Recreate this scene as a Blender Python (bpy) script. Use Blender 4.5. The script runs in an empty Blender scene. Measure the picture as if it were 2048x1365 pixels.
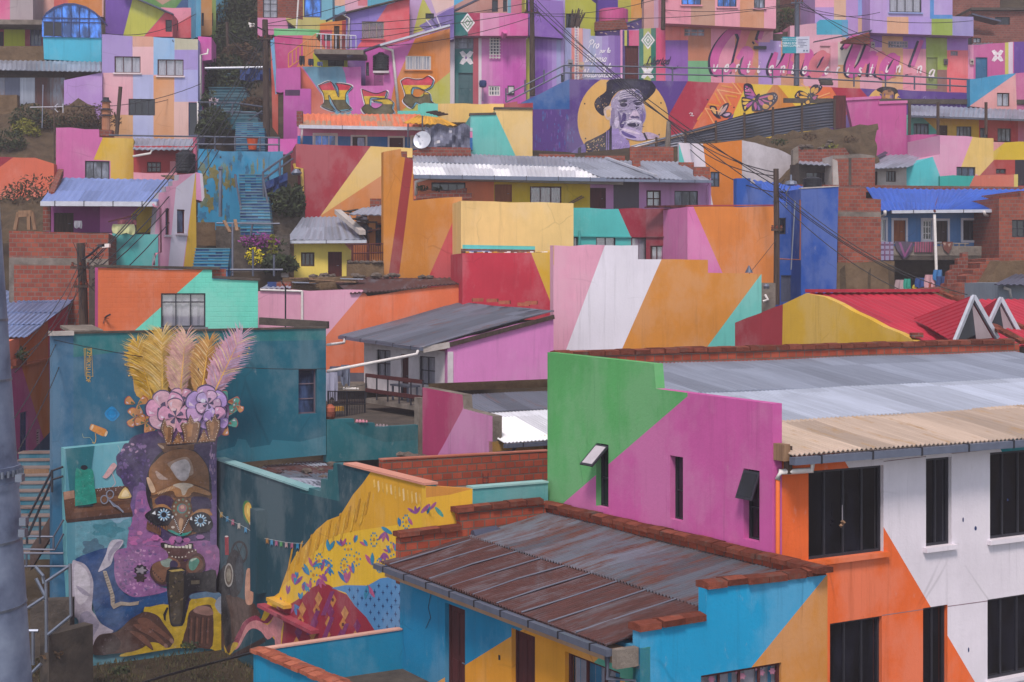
import bpy,bmesh,math,random
import numpy as np
from mathutils import Vector as V,geometry
random.seed(7)
SC=bpy.context.scene
# ---------------------------------------------------------------- camera, sky, sun, exposure
F,CX,HY,ZC=3000.0,1024.0,570.0,12.0        # focal length in photo pixels, centre column, horizon row, eye height
cam=bpy.data.objects.new('camera',bpy.data.cameras.new('camera'))
SC.collection.objects.link(cam); SC.camera=cam
cam.location=(0,0,ZC); cam.rotation_euler=(math.radians(90),0,0)
cam.data.sensor_width=36; cam.data.lens=36*F/2048
cam.data.shift_y=(HY-682.5)/2048
cam.data.clip_start=.5; cam.data.clip_end=3000
SUN_EL,SUN_AZ=math.radians(54),math.radians(190)
wd=bpy.data.worlds.new('World'); SC.world=wd; wd.use_nodes=True
_n=wd.node_tree.nodes; _bg=_n['Background']
_sky=_n.new('ShaderNodeTexSky'); _sky.sky_type='NISHITA'; _sky.sun_disc=False
_sky.sun_elevation=SUN_EL; _sky.sun_rotation=SUN_AZ; _sky.altitude=3600; _sky.dust_density=3.0; _sky.air_density=1.0
_hs=_n.new('ShaderNodeHueSaturation'); _hs.inputs['Saturation'].default_value=.38     # thin overcast: a greyer sky
wd.node_tree.links.new(_sky.outputs[0],_hs.inputs['Color']); wd.node_tree.links.new(_hs.outputs[0],_bg.inputs[0]); _bg.inputs[1].default_value=.088
sl=bpy.data.lights.new('sun','SUN'); sl.energy=1.5; sl.angle=math.radians(14); sl.color=(1,.88,.80)
so=bpy.data.objects.new('sun',sl); SC.collection.objects.link(so)
_d=V((math.sin(SUN_AZ)*math.cos(SUN_EL),math.cos(SUN_AZ)*math.cos(SUN_EL),math.sin(SUN_EL)))
so.rotation_euler=_d.to_track_quat('Z','Y').to_euler()
SC.view_settings.view_transform='Standard'; SC.view_settings.look='None'
SC.view_settings.exposure=1.38; SC.view_settings.gamma=1.0
SC.cycles.use_denoising=True
SC.cycles.max_bounces=6; SC.cycles.diffuse_bounces=3; SC.cycles.transparent_max_bounces=12
SC.cycles.volume_bounces=0
# ---------------------------------------------------------------- helpers: materials
def lin(h):
    h=h.lstrip('#'); o=[]
    for i in (0,2,4):
        c=int(h[i:i+2],16)/255
        o.append(c/12.92 if c <= .04045 else ((c+.055)/1.055) ** 2.4)
    return o
ALB=1.0
MATS={}
class NT:
    def __init__(s,name):
        s.m=bpy.data.materials.new(name); s.m.use_nodes=True
        s.t=s.m.node_tree; s.b=s.t.nodes['Principled BSDF']
    def n(s,typ,**kw):
        x=s.t.nodes.new('ShaderNode'+typ)
        for k,v in kw.items():
            if k.startswith('i_'):
                key=k[2:]; key=int(key) if key.isdigit() else key.replace('_',' ')
                x.inputs[key].default_value=v
            else: setattr(x,k,v)
        return x
    def l(s,a,b): s.t.links.new(a,b)
    def pos(s,sc=(1,1,1),uv=False):
        g=s.n('UVMap') if uv else s.n('NewGeometry')
        mp=s.n('Mapping'); mp.inputs['Scale'].default_value=sc
        s.l(g.outputs['UV' if uv else 'Position'],mp.inputs[0]); return mp.outputs[0]
    def noise(s,vec,scale,detail=3,rough=.6):
        x=s.n('TexNoise'); x.inputs['Scale'].default_value=scale; x.inputs['Detail'].default_value=detail
        x.inputs['Roughness'].default_value=rough; s.l(vec,x.inputs['Vector']); return x.outputs['Fac']
    def ramp(s,fac,*st):
        r=s.n('ValToRGB'); e=r.color_ramp.elements
        while len(e)<len(st): e.new(.5)
        for el,(p,c) in zip(e,st):
            el.position=p; el.color=(*(c if isinstance(c,(list,tuple)) else (c,c,c)),1)
        s.l(fac,r.inputs[0]); return r.outputs[0]
    def mix(s,a,b,fac,mode='MIX'):
        x=s.n('Mix',data_type='RGBA',blend_type=mode)
        for v,i in ((fac,0),(a,6),(b,7)):
            if hasattr(v,'is_linked'): s.l(v,x.inputs[i])
            elif i==0: x.inputs[0].default_value=v
            else: x.inputs[i].default_value=(*v,1)
        return x.outputs[2]
    def bump(s,h,strength,dist=.02,prev=None):
        b=s.n('Bump'); b.inputs['Strength'].default_value=strength; b.inputs['Distance'].default_value=dist
        s.l(h,b.inputs['Height'])
        if prev is not None: s.l(prev,b.inputs['Normal'])
        return b.outputs[0]
    def out(s,col=None,rough=.85,spec=.3,metal=0,nrm=None):
        if col is not None:
            if hasattr(col,'is_linked'): s.l(col,s.b.inputs['Base Color'])
            else: s.b.inputs['Base Color'].default_value=(*col,1)
        if hasattr(rough,'is_linked'): s.l(rough,s.b.inputs['Roughness'])
        else: s.b.inputs['Roughness'].default_value=rough
        s.b.inputs['Specular IOR Level'].default_value=spec
        s.b.inputs['Metallic'].default_value=metal
        if nrm is not None: s.l(nrm,s.b.inputs['Normal'])
        return s.m
def paint(hexc,wear=1.0,bricky=False,brush=False):
    t=NT('paint'); c=[x*ALB for x in lin(hexc)]
    p=t.pos()
    big=t.ramp(t.noise(p,.55,5,.65),(.3,.86),(.7,1.08))
    col=t.mix(c,big,.8*wear,'MULTIPLY')
    st=t.ramp(t.noise(t.pos((3.1,3.1,.45)),1.0,7,.72),(.38,.84),(.6,1.03))
    col=t.mix(col,st,.28*wear,'MULTIPLY')
    gr=[.6*a+.4*b for a,b in zip(c,(.42,.38,.38))]
    sc=t.ramp(t.noise(t.pos((3,3,1.3)),1.2,7,.72),(.63,0.0),(.72,.75))
    col=t.mix(col,gr,t.mix((0,0,0),sc,wear)) if wear>0 else col
    fade=[min(1,x*.82+.10) for x in c]                                # sun-bleached and repainted patches, with ragged rims
    pf=t.ramp(t.noise(t.pos((1,1,.7)),.42,9,.66),(.48,0.0),(.58,.6)); col=t.mix(col,fade,pf)
    dr=t.ramp(t.noise(t.pos((2.6,2.6,.12)),1.3,8,.8),(.54,0.0),(.68,.42)); col=t.mix(col,[x*.52+.012 for x in c],dr)   # rain streaks
    vo=t.n('TexVoronoi',feature='DISTANCE_TO_EDGE'); vo.inputs['Scale'].default_value=.8; t.l(t.mix(p,t.n('TexNoise',i_Scale=2.0).outputs['Color'],.5),vo.inputs['Vector'])
    ck=t.ramp(vo.outputs['Distance'],(.003,.32),(.010,0.0)); cm=t.ramp(t.noise(p,.35,2),(.56,0.0),(.63,1.0))
    col=t.mix(col,[x*.4 for x in c],t.mix(ck,cm,1,'MULTIPLY'))
    if brush:
        b1=t.ramp(t.noise(t.pos((1,1,1.6)),3.2,8,.74),(.3,.55),(.72,1.32)); col=t.mix(col,b1,.85,'MULTIPLY')
        gr2=[min(1,a*.6+b*.4) for a,b in zip(c,(.5,.42,.52))]; col=t.mix(col,gr2,t.ramp(t.noise(p,9,6,.75),(.58,0.0),(.68,.5)))
    h=t.noise(p,14,4,.7)
    nb=t.bump(h,.35,.02)
    if bricky:
        br=brick_node(t,(0,0,0),(0,0,0),(1,1,1)); nb=t.bump(br,.5,-.02,nb)
        col=t.mix(col,(.55,.5,.5),br,'MULTIPLY') if False else col
    return t.out(col,.8,.25,0,nb)
def brick_node(t,a,b,m,bw=.27,rh=.17,mort=.016):
    br=t.n('TexBrick'); t.l(t.pos((1,1,1),uv=True),br.inputs['Vector'])
    br.inputs['Scale'].default_value=1; br.inputs['Brick Width'].default_value=bw; br.inputs['Row Height'].default_value=rh
    br.inputs['Mortar Size'].default_value=mort; br.inputs['Bias'].default_value=0
    br.inputs['Color1'].default_value=(*a,1); br.inputs['Color2'].default_value=(*b,1); br.inputs['Mortar'].default_value=(*m,1)
    br.inputs['Mortar Smooth'].default_value=.2
    return br.outputs['Color'] if a != b or sum(a) else br.outputs['Fac']
def brick(a='#9c523f',b='#834236',m='#7a675f'):
    t=NT('brick'); c=brick_node(t,lin(a),lin(b),lin(m))
    n=t.ramp(t.noise(t.pos(),2.2,5),(.3,.72),(.7,1.1))
    c=t.mix(c,n,.8,'MULTIPLY'); f=brick_node(t,(0,0,0),(0,0,0),(1,1,1))
    return t.out(c,.9,.2,0,t.bump(f,.7,-.025,t.bump(t.noise(t.pos(),25),.4,.02)))
def rough(hexc,hex2,sc=2.0,bs=.7,nm='stone'):
    t=NT(nm); n=t.ramp(t.noise(t.pos(),sc,7,.7),(.32,lin(hexc)),(.68,lin(hex2)))
    return t.out(n,.95,.15,0,t.bump(t.noise(t.pos(),sc*6,6,.7),bs,.06))
def sheet(hexc,var=.12,rust=0.0,rustc='#6b3d35',metal=.35,ro=.42,w=.83,l=2.2,light=None):
    """corrugated sheet: panels differ, rust runs down the slope; UV is metres (across, up)"""
    t=NT('sheet_metal'); u=t.pos((1/w,1/l,1),uv=True)
    fl=t.n('VectorMath',operation='FLOOR'); t.l(u,fl.inputs[0])
    wn=t.n('TexWhiteNoise',noise_dimensions='2D'); t.l(fl.outputs[0],wn.inputs[0])
    v=t.ramp(wn.outputs['Value'],(0,1-var*2),(1,1+var))
    c=t.mix(lin(hexc),v,1,'MULTIPLY')
    if light:
        c=t.mix(c,lin(light),t.ramp(wn.outputs['Value'],(.7,0.0),(.75,1.0)))
    c=t.mix(c,t.ramp(t.noise(t.pos((7,.5,1),uv=True),1,5,.65),(.3,.78),(.7,1.12)),.8,'MULTIPLY')
    if rust>0:
        rn=t.noise(t.pos((2.4,.45,1),uv=True),1.2,6,.68)
        rf=t.ramp(rn,(.72-.42*rust,0.0),(.84-.36*rust,1.0))
        r2=t.ramp(t.noise(t.pos((9,2,1),uv=True),1,4),(.3,[x*.7 for x in lin(rustc)]),(.7,[x*1.25 for x in lin(rustc)]))
        c=t.mix(c,r2,rf)
        met=t.mix((metal,)*3,(0,0,0),rf); t.l(met,t.b.inputs['Metallic'])
    m=t.out(c,ro,.4,metal,t.bump(t.noise(t.pos(),9,4),.12,.02))
    return m
def plain(hexc,ro=.6,metal=0,spec=.4,nm='plain',var=.35):
    t=NT(nm); c=t.mix(lin(hexc),t.ramp(t.noise(t.pos(),5,4),(.3,.6),(.7,1.2)),var,'MULTIPLY')
    return t.out(c,ro,spec,metal)
def glass(hexc='#15161e',ro=.08,nm='glass'):
    t=NT(nm)
    n=t.ramp(t.noise(t.pos((2.2,2.2,.8)),1.1,5,.6),(.42,[x*.4 for x in lin(hexc)]),(.72,[x*3.0 for x in lin(hexc)]))  # mottled tone in the colour stands in for faint reflections
    return t.out(n,ro,.5,0,t.bump(t.noise(t.pos(),.9,2),.08,.05))
def clearglass():
    t=NT('clear_glass'); tr=t.n('BsdfTransparent'); gl=t.n('BsdfGlossy'); gl.inputs['Roughness'].default_value=.05
    tr.inputs[0].default_value=(.82,.85,.88,1)
    mx=t.n('MixShader'); mx.inputs[0].default_value=.13
    t.l(tr.outputs[0],mx.inputs[1]); t.l(gl.outputs[0],mx.inputs[2])
    t.l(mx.outputs[0],t.t.nodes['Material Output'].inputs[0]); return t.m
def leafmat(a,b):
    t=NT('leaf'); oi=t.n('NewGeometry')
    c=t.mix(lin(a),lin(b),oi.outputs['Random Per Island'])
    return t.out(c,.7,.2)
def soil():
    t=NT('soil'); a=t.ramp(t.noise(t.pos(),.5,8,.7),(.3,lin('#2c2622')),(.55,lin('#4a4033')),(.75,lin('#5c5245')))
    return t.out(a,1,.1,0,t.bump(t.noise(t.pos(),5,8,.75),1,.12))
NAMED={
    'brick': lambda: brick(),'brickd': lambda: brick('#8a4638','#713a31','#776a64'),'brickr': lambda: brick('#a8503a','#93422f','#6f5a52'),
    'brickfar': lambda: brick('#8a5348','#7a483f','#7a6660'),
    'concrete': lambda: rough('#5e564f','#8a8078',1.5,.5,'concrete'),'concd': lambda: rough('#3d3835','#5d544d',1.5,.6,'concrete'),
    'adobe': lambda: rough('#5c4a37','#7b6650',1.6,.9,'adobe'),'adobed': lambda: rough('#43382c','#5f503f',2.0,1,'adobe'),
    'stone': lambda: rough('#3f3a38','#6d645c',3.5,1,'stone'),'plaster': lambda: rough('#9a918c','#bdb5b2',1.0,.3,'plaster'),
    'whitew': lambda: rough('#b5acb0','#d8d0d6',.9,.25,'whitewash'),'soil': soil,
    'zinc': lambda: sheet('#9da2b2',.14,.14),'zincw': lambda: sheet('#d2d3dc',.1,.06,light='#f4f4f8',metal=.05),'zincb': lambda: sheet('#a4abc0',.08,.05),
    'bluezinc': lambda: sheet('#7d90c8',.12,.1,metal=.25),'bluezinc2': lambda: sheet('#8297c4',.16,.3,'#8a8fa5'),'rustA': lambda: sheet('#665f66',.2,.95,'#4b2a27',.15,.7),'fencetin': lambda: sheet('#363a48',.45,.4,'#4a3a35',.1,.65,.7,3),
    'rustB': lambda: sheet('#6d727e',.2,.66,'#5d3a33'),'rustC': lambda: sheet('#6b6e7c',.16,.38,'#6f4439'),'darkzinc': lambda: sheet('#4f5468',.2,.2,'#5a463f'),
    'blueroof': lambda: sheet('#2f5fc0',.08,0,metal=.1,ro=.5),'redroof': lambda: sheet('#a92339',.1,.12,'#7d2a35',metal=.05,ro=.5),'orangeroof': lambda: sheet('#e07a52',.1,0,metal=0,ro=.6,light='#b08a70'),
    'tanroof': lambda: sheet('#b3a092',.14,.42,'#9b7a4e',.1,.7),'greyroof': lambda: sheet('#8c93a4',.12,.08,'#8a7a70',metal=.25),'greyroof2': lambda: sheet('#aeb5c6',.12,.08,'#a8917c',metal=.2),'yellowroof': lambda: sheet('#d29a22',.15,0,metal=0,ro=.6),
    'gutter': lambda: plain('#6d7488',.4,.5),'gutterw': lambda: plain('#b9bcc8',.45,.3),'iron': lambda: plain('#2a2a33',.5,.2),'steel': lambda: plain('#7b8292',.35,.6),'steeld': lambda: plain('#565b6b',.5,.4),
    'galv': lambda: galv(),'wood': lambda: wood('#54443c','#332925'),'woodl': lambda: wood('#94765c','#6d5442'),'woodr': lambda: wood('#5a2a2a','#3f1e20'),'woodo': lambda: wood('#a0603a','#7d4528'),
    'pvc': lambda: plain('#d8d2d0',.5),'glass': lambda: glass('#0c0d15',.06),'glassb': lambda: glass('#3568b8',.12),'glassm': lambda: glass('#2b3a55',.1),'glassg': lambda: glass('#5d6270',.2),'clear': clearglass,
    'curtain': lambda: plain('#b3abb5',.9,var=.3),'curtr': lambda: plain('#7a3a44',.9,var=.8),'tank': lambda: plain('#17181f',.45),'wire': lambda: plain('#1b1b22',.6),'terra': lambda: tile('#5c3026','#85493a'),'terrat': lambda: tile('#94503f','#b56a52'),
    'leaf': lambda: leafmat('#2c3a22','#55602f'),'leafd': lambda: leafmat('#20281c','#3b4527'),'leafy': lambda: leafmat('#55581f','#7d7a2a'),'leafb': lambda: leafmat('#3a2c20','#5c4733'),'flowy': lambda: leafmat('#d8c81e','#b59f20'),'flowp': lambda: leafmat('#6b2a70','#8d3f80'),'floww': lambda: leafmat('#c8a8b8','#e0d0d8'),
    'grass': lambda: leafmat('#3b3a28','#5a5338'),'tarp': lambda: plain('#6c6f84',.35,var=.9),'tarpb': lambda: plain('#23396e',.5,var=.8),'roofstone': lambda: rough('#4e4641','#7d7068',4,1,'stone'),
}
def wood(a,b):
    t=NT('wood'); c=t.ramp(t.noise(t.pos((14,14,1.2)),1,5,.6),(.3,lin(b)),(.7,lin(a)))
    return t.out(c,.8,.2,0,t.bump(t.noise(t.pos((20,20,1.5)),1,4),.4,.02))
def tile(a,b):
    t=NT('brick_tile'); c=t.mix(lin(a),lin(b),t.n('NewGeometry').outputs['Random Per Island'])
    c=t.mix(c,t.ramp(t.noise(t.pos(),6,7,.75),(.3,.55),(.7,1.2)),.9,'MULTIPLY'); c=t.mix(c,lin('#5d524c'),t.ramp(t.noise(t.pos(),2.2,6,.7),(.55,0.0),(.68,.8)))
    return t.out(c,.95,.1,0,t.bump(t.noise(t.pos(),22,5),.6,.03))
def galv():
    t=NT('galvanised'); c=t.ramp(t.noise(t.pos((1.2,1.2,1.4)),1.6,5,.6),(.3,lin('#59617a')),(.5,lin('#7d87a0')),(.72,lin('#98a2b8')))
    return t.out(c,.55,.4,.3,t.bump(t.noise(t.pos(),3,3),.15,.03))
def M(k):
    if k not in MATS:
        if k.startswith('#'):
            MATS[k]=paint(k[:7],1.0,k.endswith('b'))
            if k.endswith('s'): MATS[k]=paint(k[:7],.35)
            if k.endswith('m'): MATS[k]=paint(k[:7],.8,False,True)
        else: MATS[k]=NAMED[k]()
    return MATS[k]
# ---------------------------------------------------------------- helpers: projection and planes
def P(px,py,d): return V(((px-CX)/F*d,d,ZC-(py-HY)/F*d))
D1=V((.592,-1)).normalized()     # to the right and towards us
D2=V((1,.592)).normalized()      # to the right and away
class W:
    """a vertical plane through pixel column px at distance d, running along direction m"""
    def __init__(s,px,d,m=.25,xy=None):
        s.U=m if isinstance(m,V) else V((1,m)).normalized()
        s.a=V(xy) if xy else V(((px-CX)/F*d,d))
        s.n=V((s.U.y,-s.U.x))
    def shift(s,off): return W(0,0,s.U,s.a+s.n*off)
    def u(s,px):
        k=(px-CX)/F
        return (k*s.a.y-s.a.x)/(s.U.x-k*s.U.y)
    def d(s,px): return s.a.y+s.u(px)*s.U.y
    def uz(s,px,py):
        u=s.u(px); return u,ZC-(py-HY)/F*(s.a.y+u*s.U.y)
    def pt(s,u,z,off=0): return V((s.a.x+s.U.x*u+s.n.x*off,s.a.y+s.U.y*u+s.n.y*off,z))
    def pp(s,px,py,off=0): return s.pt(*s.uz(px,py),off)
    def px(s,u):                                   # pixel column of u
        q=s.a+s.U*u; return CX+q.x/q.y*F
def S(poly,ox=0,oy=0,k=1.0):
    """'x,y x,y ...' or a list of pairs -> list of photo-pixel pairs; zoomed coordinates are scaled back"""
    if isinstance(poly,str): poly=[tuple(float(v) for v in q.split(',')) for q in poly.split()]
    return [(ox+x/k,oy+y/k) for x,y in poly]
def inpoly(x,y,q):
    c=False; j=len(q)-1
    for i in range(len(q)):
        if (q[i][1]>y) != (q[j][1]>y) and x<(q[j][0]-q[i][0])*(y-q[i][1])/(q[j][1]-q[i][1])+q[i][0]: c=not c
        j=i
    return c
# ---------------------------------------------------------------- helpers: objects
def wloc(o):
    v=V((0,0,0))
    while o is not None: v=v+o.location; o=o.parent
    return v
def link(o,parent=None):
    SC.collection.objects.link(o)
    if parent is not None: o.parent=parent
    return o
def tag(o,label,cat,group=None,kind=None):
    if label: o['label']=label
    if cat: o['category']=cat
    if group: o['group']=group
    if kind or cat: o['kind']=kind or 'thing'
    return o
def thing(name,label,cat,loc,group=None):
    o=bpy.data.objects.new(name,None); o.empty_display_size=.2; link(o); o.location=loc
    return tag(o,label,cat,group)
class MB:
    """collects world-space geometry with material keys and builds ONE mesh object"""
    def __init__(s): s.v=[]; s.f=[]; s.m=[]; s.uv=[]; s.keys=[]
    def key(s,k):
        if k not in s.keys: s.keys.append(k)
        return s.keys.index(k)
    def face(s,pts,k,uv=None):
        i=len(s.v); s.v += [tuple(p) for p in pts]; s.f.append(tuple(range(i,i+len(pts)))); s.m.append(s.key(k))
        if uv is None:
            a,b=V(pts[0]),V(pts[1]); x=(b-a).normalized() if (b-a).length>1e-9 else V((1,0,0))
            n=V((0,0,0))
            for q in range(len(pts)): n += V(pts[q]).cross(V(pts[(q+1) % len(pts)]))
            if abs(n.z)<.5*max(n.length,1e-9):
                h=V((-n.y,n.x,0)).normalized() if n.length>1e-9 else V((1,0,0)); uv=[(h.dot(V(p)),p[2]) for p in pts]
            else: uv=[(p[0],p[1]) for p in pts]
        s.uv += list(uv)
    def grid(s,rows,k,uv=None):
        for i in range(len(rows)-1):
            for j in range(len(rows[0])-1):
                q=[(i,j),(i,j+1),(i+1,j+1),(i+1,j)]
                s.face([rows[a][b] for a,b in q],k,[uv[a][b] for a,b in q] if uv else None)
    def box(s,o,x,y,z,k):
        """box from corner o with edge vectors x, y, z"""
        o,x,y,z=V(o),V(x),V(y),V(z)
        c=[o,o+x,o+x+y,o+y,o+z,o+x+z,o+x+y+z,o+y+z]
        if x.cross(y).dot(z)<0: fs=[(0,1,2,3),(4,7,6,5),(0,4,5,1),(1,5,6,2),(2,6,7,3),(3,7,4,0)]
        else: fs=[(3,2,1,0),(5,6,7,4),(1,5,4,0),(2,6,5,1),(3,7,6,2),(0,4,7,3)]
        for f in fs: s.face([c[i] for i in f],k)
    def bar(s,a,b,w,h,k,up=(0,0,1)):
        a,b=V(a),V(b); d=(b-a)
        if d.length<1e-6: return
        d.normalize(); up=V(up)
        if abs(d.dot(up))>.95: up=V((0,1,0))
        x=d.cross(up).normalized(); y=x.cross(d).normalized()
        s.box(a-x*w/2-y*h/2,b-a,x*w,y*h,k)
    def tube(s,pts,r,k,n=8,cap=True):
        pts=[V(p) for p in pts]; rr=r if isinstance(r,(list,tuple)) else [r]*len(pts); rings=[]
        for i,p in enumerate(pts):
            d=(pts[min(i+1,len(pts)-1)]-pts[max(i-1,0)])
            d=d.normalized() if d.length>1e-9 else V((0,0,1))
            up=V((0,0,1)) if abs(d.z)<.9 else V((0,1,0))
            x=d.cross(up).normalized(); y=x.cross(d)
            rings.append([p+(x*math.cos(t)+y*math.sin(t))*rr[i] for t in [2*math.pi*q/n for q in range(n)]])
        base=len(s.v)
        for rg in rings: s.v += [tuple(p) for p in rg]
        ki=s.key(k)
        for i in range(len(rings)-1):
            for j in range(n):
                s.f.append((base+i*n+j,base+i*n+(j+1) % n,base+(i+1)*n+(j+1) % n,base+(i+1)*n+j)); s.m.append(ki)
                s.uv += [(j/n,i),((j+1)/n,i),((j+1)/n,i+1),(j/n,i+1)]
        if cap:
            for i,rev in ((0,True),(len(rings)-1,False)):
                f=[base+i*n+j for j in range(n)]
                s.f.append(tuple(reversed(f)) if rev else tuple(f)); s.m.append(ki); s.uv += [(0,0)]*n
    def lathe(s,c,prof,k,n=16):
        """prof: list of (radius, z) from c"""
        c=V(c); s.tube([c+V((0,0,z)) for r,z in prof],[r for r,z in prof],k,n)
    def build(s,name,parent=None,smooth=False):
        me=bpy.data.meshes.new(name); off=wloc(parent) if parent is not None else V((0,0,0))
        me.from_pydata([(x-off.x,y-off.y,z-off.z) for x,y,z in s.v],[],s.f)
        for k in s.keys: me.materials.append(M(k))
        me.polygons.foreach_set('material_index',s.m)
        ul=me.uv_layers.new(name='UVMap'); ul.data.foreach_set('uv',[c for q in s.uv for c in q])
        if smooth: me.polygons.foreach_set('use_smooth',[True]*len(me.polygons))
        me.update()
        return link(bpy.data.objects.new(name,me),parent)
def single(mb,name,label,cat,group=None,kind=None,smooth=False):
    """a thing that is one mesh: origin at its base centre"""
    vs=np.array(mb.v); c=V(((vs[:,0].min()+vs[:,0].max())/2,(vs[:,1].min()+vs[:,1].max())/2,vs[:,2].min()))
    mb.v=[(x-c.x,y-c.y,z-c.z) for x,y,z in mb.v]
    o=mb.build(name,None,smooth); o.location=c
    return tag(o,label,cat,group,kind)
# ---------------------------------------------------------------- helpers: walls
def wallmesh(name,parent,w,outline,base,paints=(),holes=(),thick=.25,reveal=.14,side=None):
    """wall on plane w: outline and painted fields cut by a constrained triangulation, true openings, thickness behind"""
    O=[w.uz(*p) for p in S(outline)]
    if w.a.y>44:                                  # hand-built walls: no edge is quite straight
        O2=[]; rj=random.Random(len(O)*7+int(w.a.y*10))
        for i in range(len(O)):
            a,b=O[i],O[(i+1) % len(O)]; L=math.hypot(b[0]-a[0],b[1]-a[1]); O2.append(a)
            if L>1.5 and max(a[1],b[1])>min(q[1] for q in O)+.3 and abs(b[0]-a[0])>.3*L:
                for j in range(1,int(L/.8)+1): f=j/(int(L/.8)+1); O2.append((a[0]+(b[0]-a[0])*f,a[1]+(b[1]-a[1])*f+rj.gauss(0,.018)))
        O=O2
    PT=[(c,[w.uz(*p) for p in S(q)]) for c,q in paints]
    H=[hr(w,h) for h in holes]
    vs=[]; ed=[]
    for q in [O]+[q for c,q in PT]+H:
        b=len(vs); vs += [V(p) for p in q]; ed += [(b+i,b+(i+1) % len(q)) for i in range(len(q))]
    r=geometry.delaunay_2d_cdt(vs,ed,[],0,1e-5)
    def cls(x,y):
        k=base
        for c,q in PT:
            if inpoly(x,y,q): k=c
        return k
    mb=MB()
    for f in r[2]:
        p=[r[0][i] for i in f]; x=sum(a.x for a in p)/len(p); y=sum(a.y for a in p)/len(p)
        if not inpoly(x,y,O) or any(inpoly(x,y,h) for h in H): continue
        a2=sum(p[i].x*p[(i+1) % len(p)].y-p[(i+1) % len(p)].x*p[i].y for i in range(len(p)))
        if abs(a2)<1e-8: continue
        if a2<0: p=p[::-1]
        mb.face([w.pt(a.x,a.y) for a in p],cls(x,y),[(a.x,a.y) for a in p])
    area=sum(O[i][0]*O[(i+1) % len(O)][1]-O[(i+1) % len(O)][0]*O[i][1] for i in range(len(O)))
    if area<0: O=O[::-1]
    for i in range(len(O)):
        a,b=O[i],O[(i+1) % len(O)]; L=math.hypot(b[0]-a[0],b[1]-a[1])
        if L<1e-6: continue
        nx,ny=-(b[1]-a[1])/L,(b[0]-a[0])/L
        k=side or cls((a[0]+b[0])/2+nx*.03,(a[1]+b[1])/2+ny*.03)
        mb.face([w.pt(*b),w.pt(*a),w.pt(*a,-thick),w.pt(*b,-thick)],k)
    mb.face([w.pt(*p,-thick) for p in O[::-1]],side or base)
    for h in H:
        for i in range(4):
            a,b=h[i],h[(i+1) % 4]; L=math.hypot(b[0]-a[0],b[1]-a[1])
            nx,ny=(b[1]-a[1])/L,-(b[0]-a[0])/L
            k=cls((a[0]+b[0])/2+nx*.05,(a[1]+b[1])/2+ny*.05)
            mb.face([w.pt(*a),w.pt(*b),w.pt(*b,-reveal),w.pt(*a,-reveal)],k)
    return mb.build(name,parent)
def hr(w,h):
    """opening given as x0,y0,x1,y1 pixels (rows measured at its left edge) -> counter-clockwise rectangle on the plane"""
    x0,y0,x1,y1=h[:4]; u0,zt=w.uz(x0,y0); u0,zb=w.uz(x0,y1); u1=w.u(x1)
    return [(u0,zb),(u1,zb),(u1,zt),(u0,zt)]
def window(parent,w,h,style='glass',cols=2,rows=1,fc='iron',off=-.11,ft=.05,sill=None,bars=0,name='window',top=None):
    (u0,zb),(u1,_),(_,zt),_=hr(w,h); mb=MB(); du,dz=u1-u0,zt-zb
    U=V((w.U.x,w.U.y,0)); N=V((w.n.x,w.n.y,0)); Z=V((0,0,1))
    def fr(a,b,c,d,o=off,dep=.05): mb.box(w.pt(a,c,o-.01),U*(b-a),Z*(d-c),N*dep,fc)
    fr(u0,u0+ft,zb,zt); fr(u1-ft,u1,zb,zt); fr(u0+ft,u1-ft,zb,zb+ft); fr(u0+ft,u1-ft,zt-ft,zt)
    for i in range(1,cols):
        c=u0+du*i/cols; fr(c-ft*.4,c+ft*.4,zb+ft,zt-ft,off,.04)
    rl=[zb+dz*i/rows for i in range(1,rows)] if top is None else [zt-dz*top]
    for c in rl: fr(u0+ft,u1-ft,c-ft*.4,c+ft*.4,off+.002,.036)
    for i in range(bars):
        c=u0+du*(i+.5)/bars; mb.tube([w.pt(c,zb,off+.09),w.pt(c,zt,off+.09)],.014,fc,5)
    o=mb.build(name,parent)
    g=MB()
    if style in ('curtain','curtr'):
        n=max(8,int(du/.09)); rows_=[]
        for z in (zb,zt): rows_.append([w.pt(u0+du*i/n,z,off-.08+.025*math.sin(i*2.1)+.02*math.sin(i*.7)) for i in range(n+1)])
        g.grid(rows_,style); g.build('curtain',o,True); g=MB()
        g.face([w.pt(u0-.3,zb-.1,off-.15),w.pt(u1+.3,zb-.1,off-.15),w.pt(u1+.3,zt+.1,off-.15),w.pt(u0-.3,zt+.1,off-.15)],'iron')  # dark sheet stands in for the unlit room behind the curtain
        g.face([w.pt(u0,zb,off),w.pt(u1,zb,off),w.pt(u1,zt,off),w.pt(u0,zt,off)],'clear')
    else:
        g.face([w.pt(u0,zb,off),w.pt(u1,zb,off),w.pt(u1,zt,off),w.pt(u0,zt,off)],style)
    g.build('pane',o)
    if sill:
        s=MB(); s.box(w.pt(u0-.08,zb-.09,0),U*(du+.16),Z*.09,N*.1,sill); s.build('sill',o)
    return o
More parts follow.
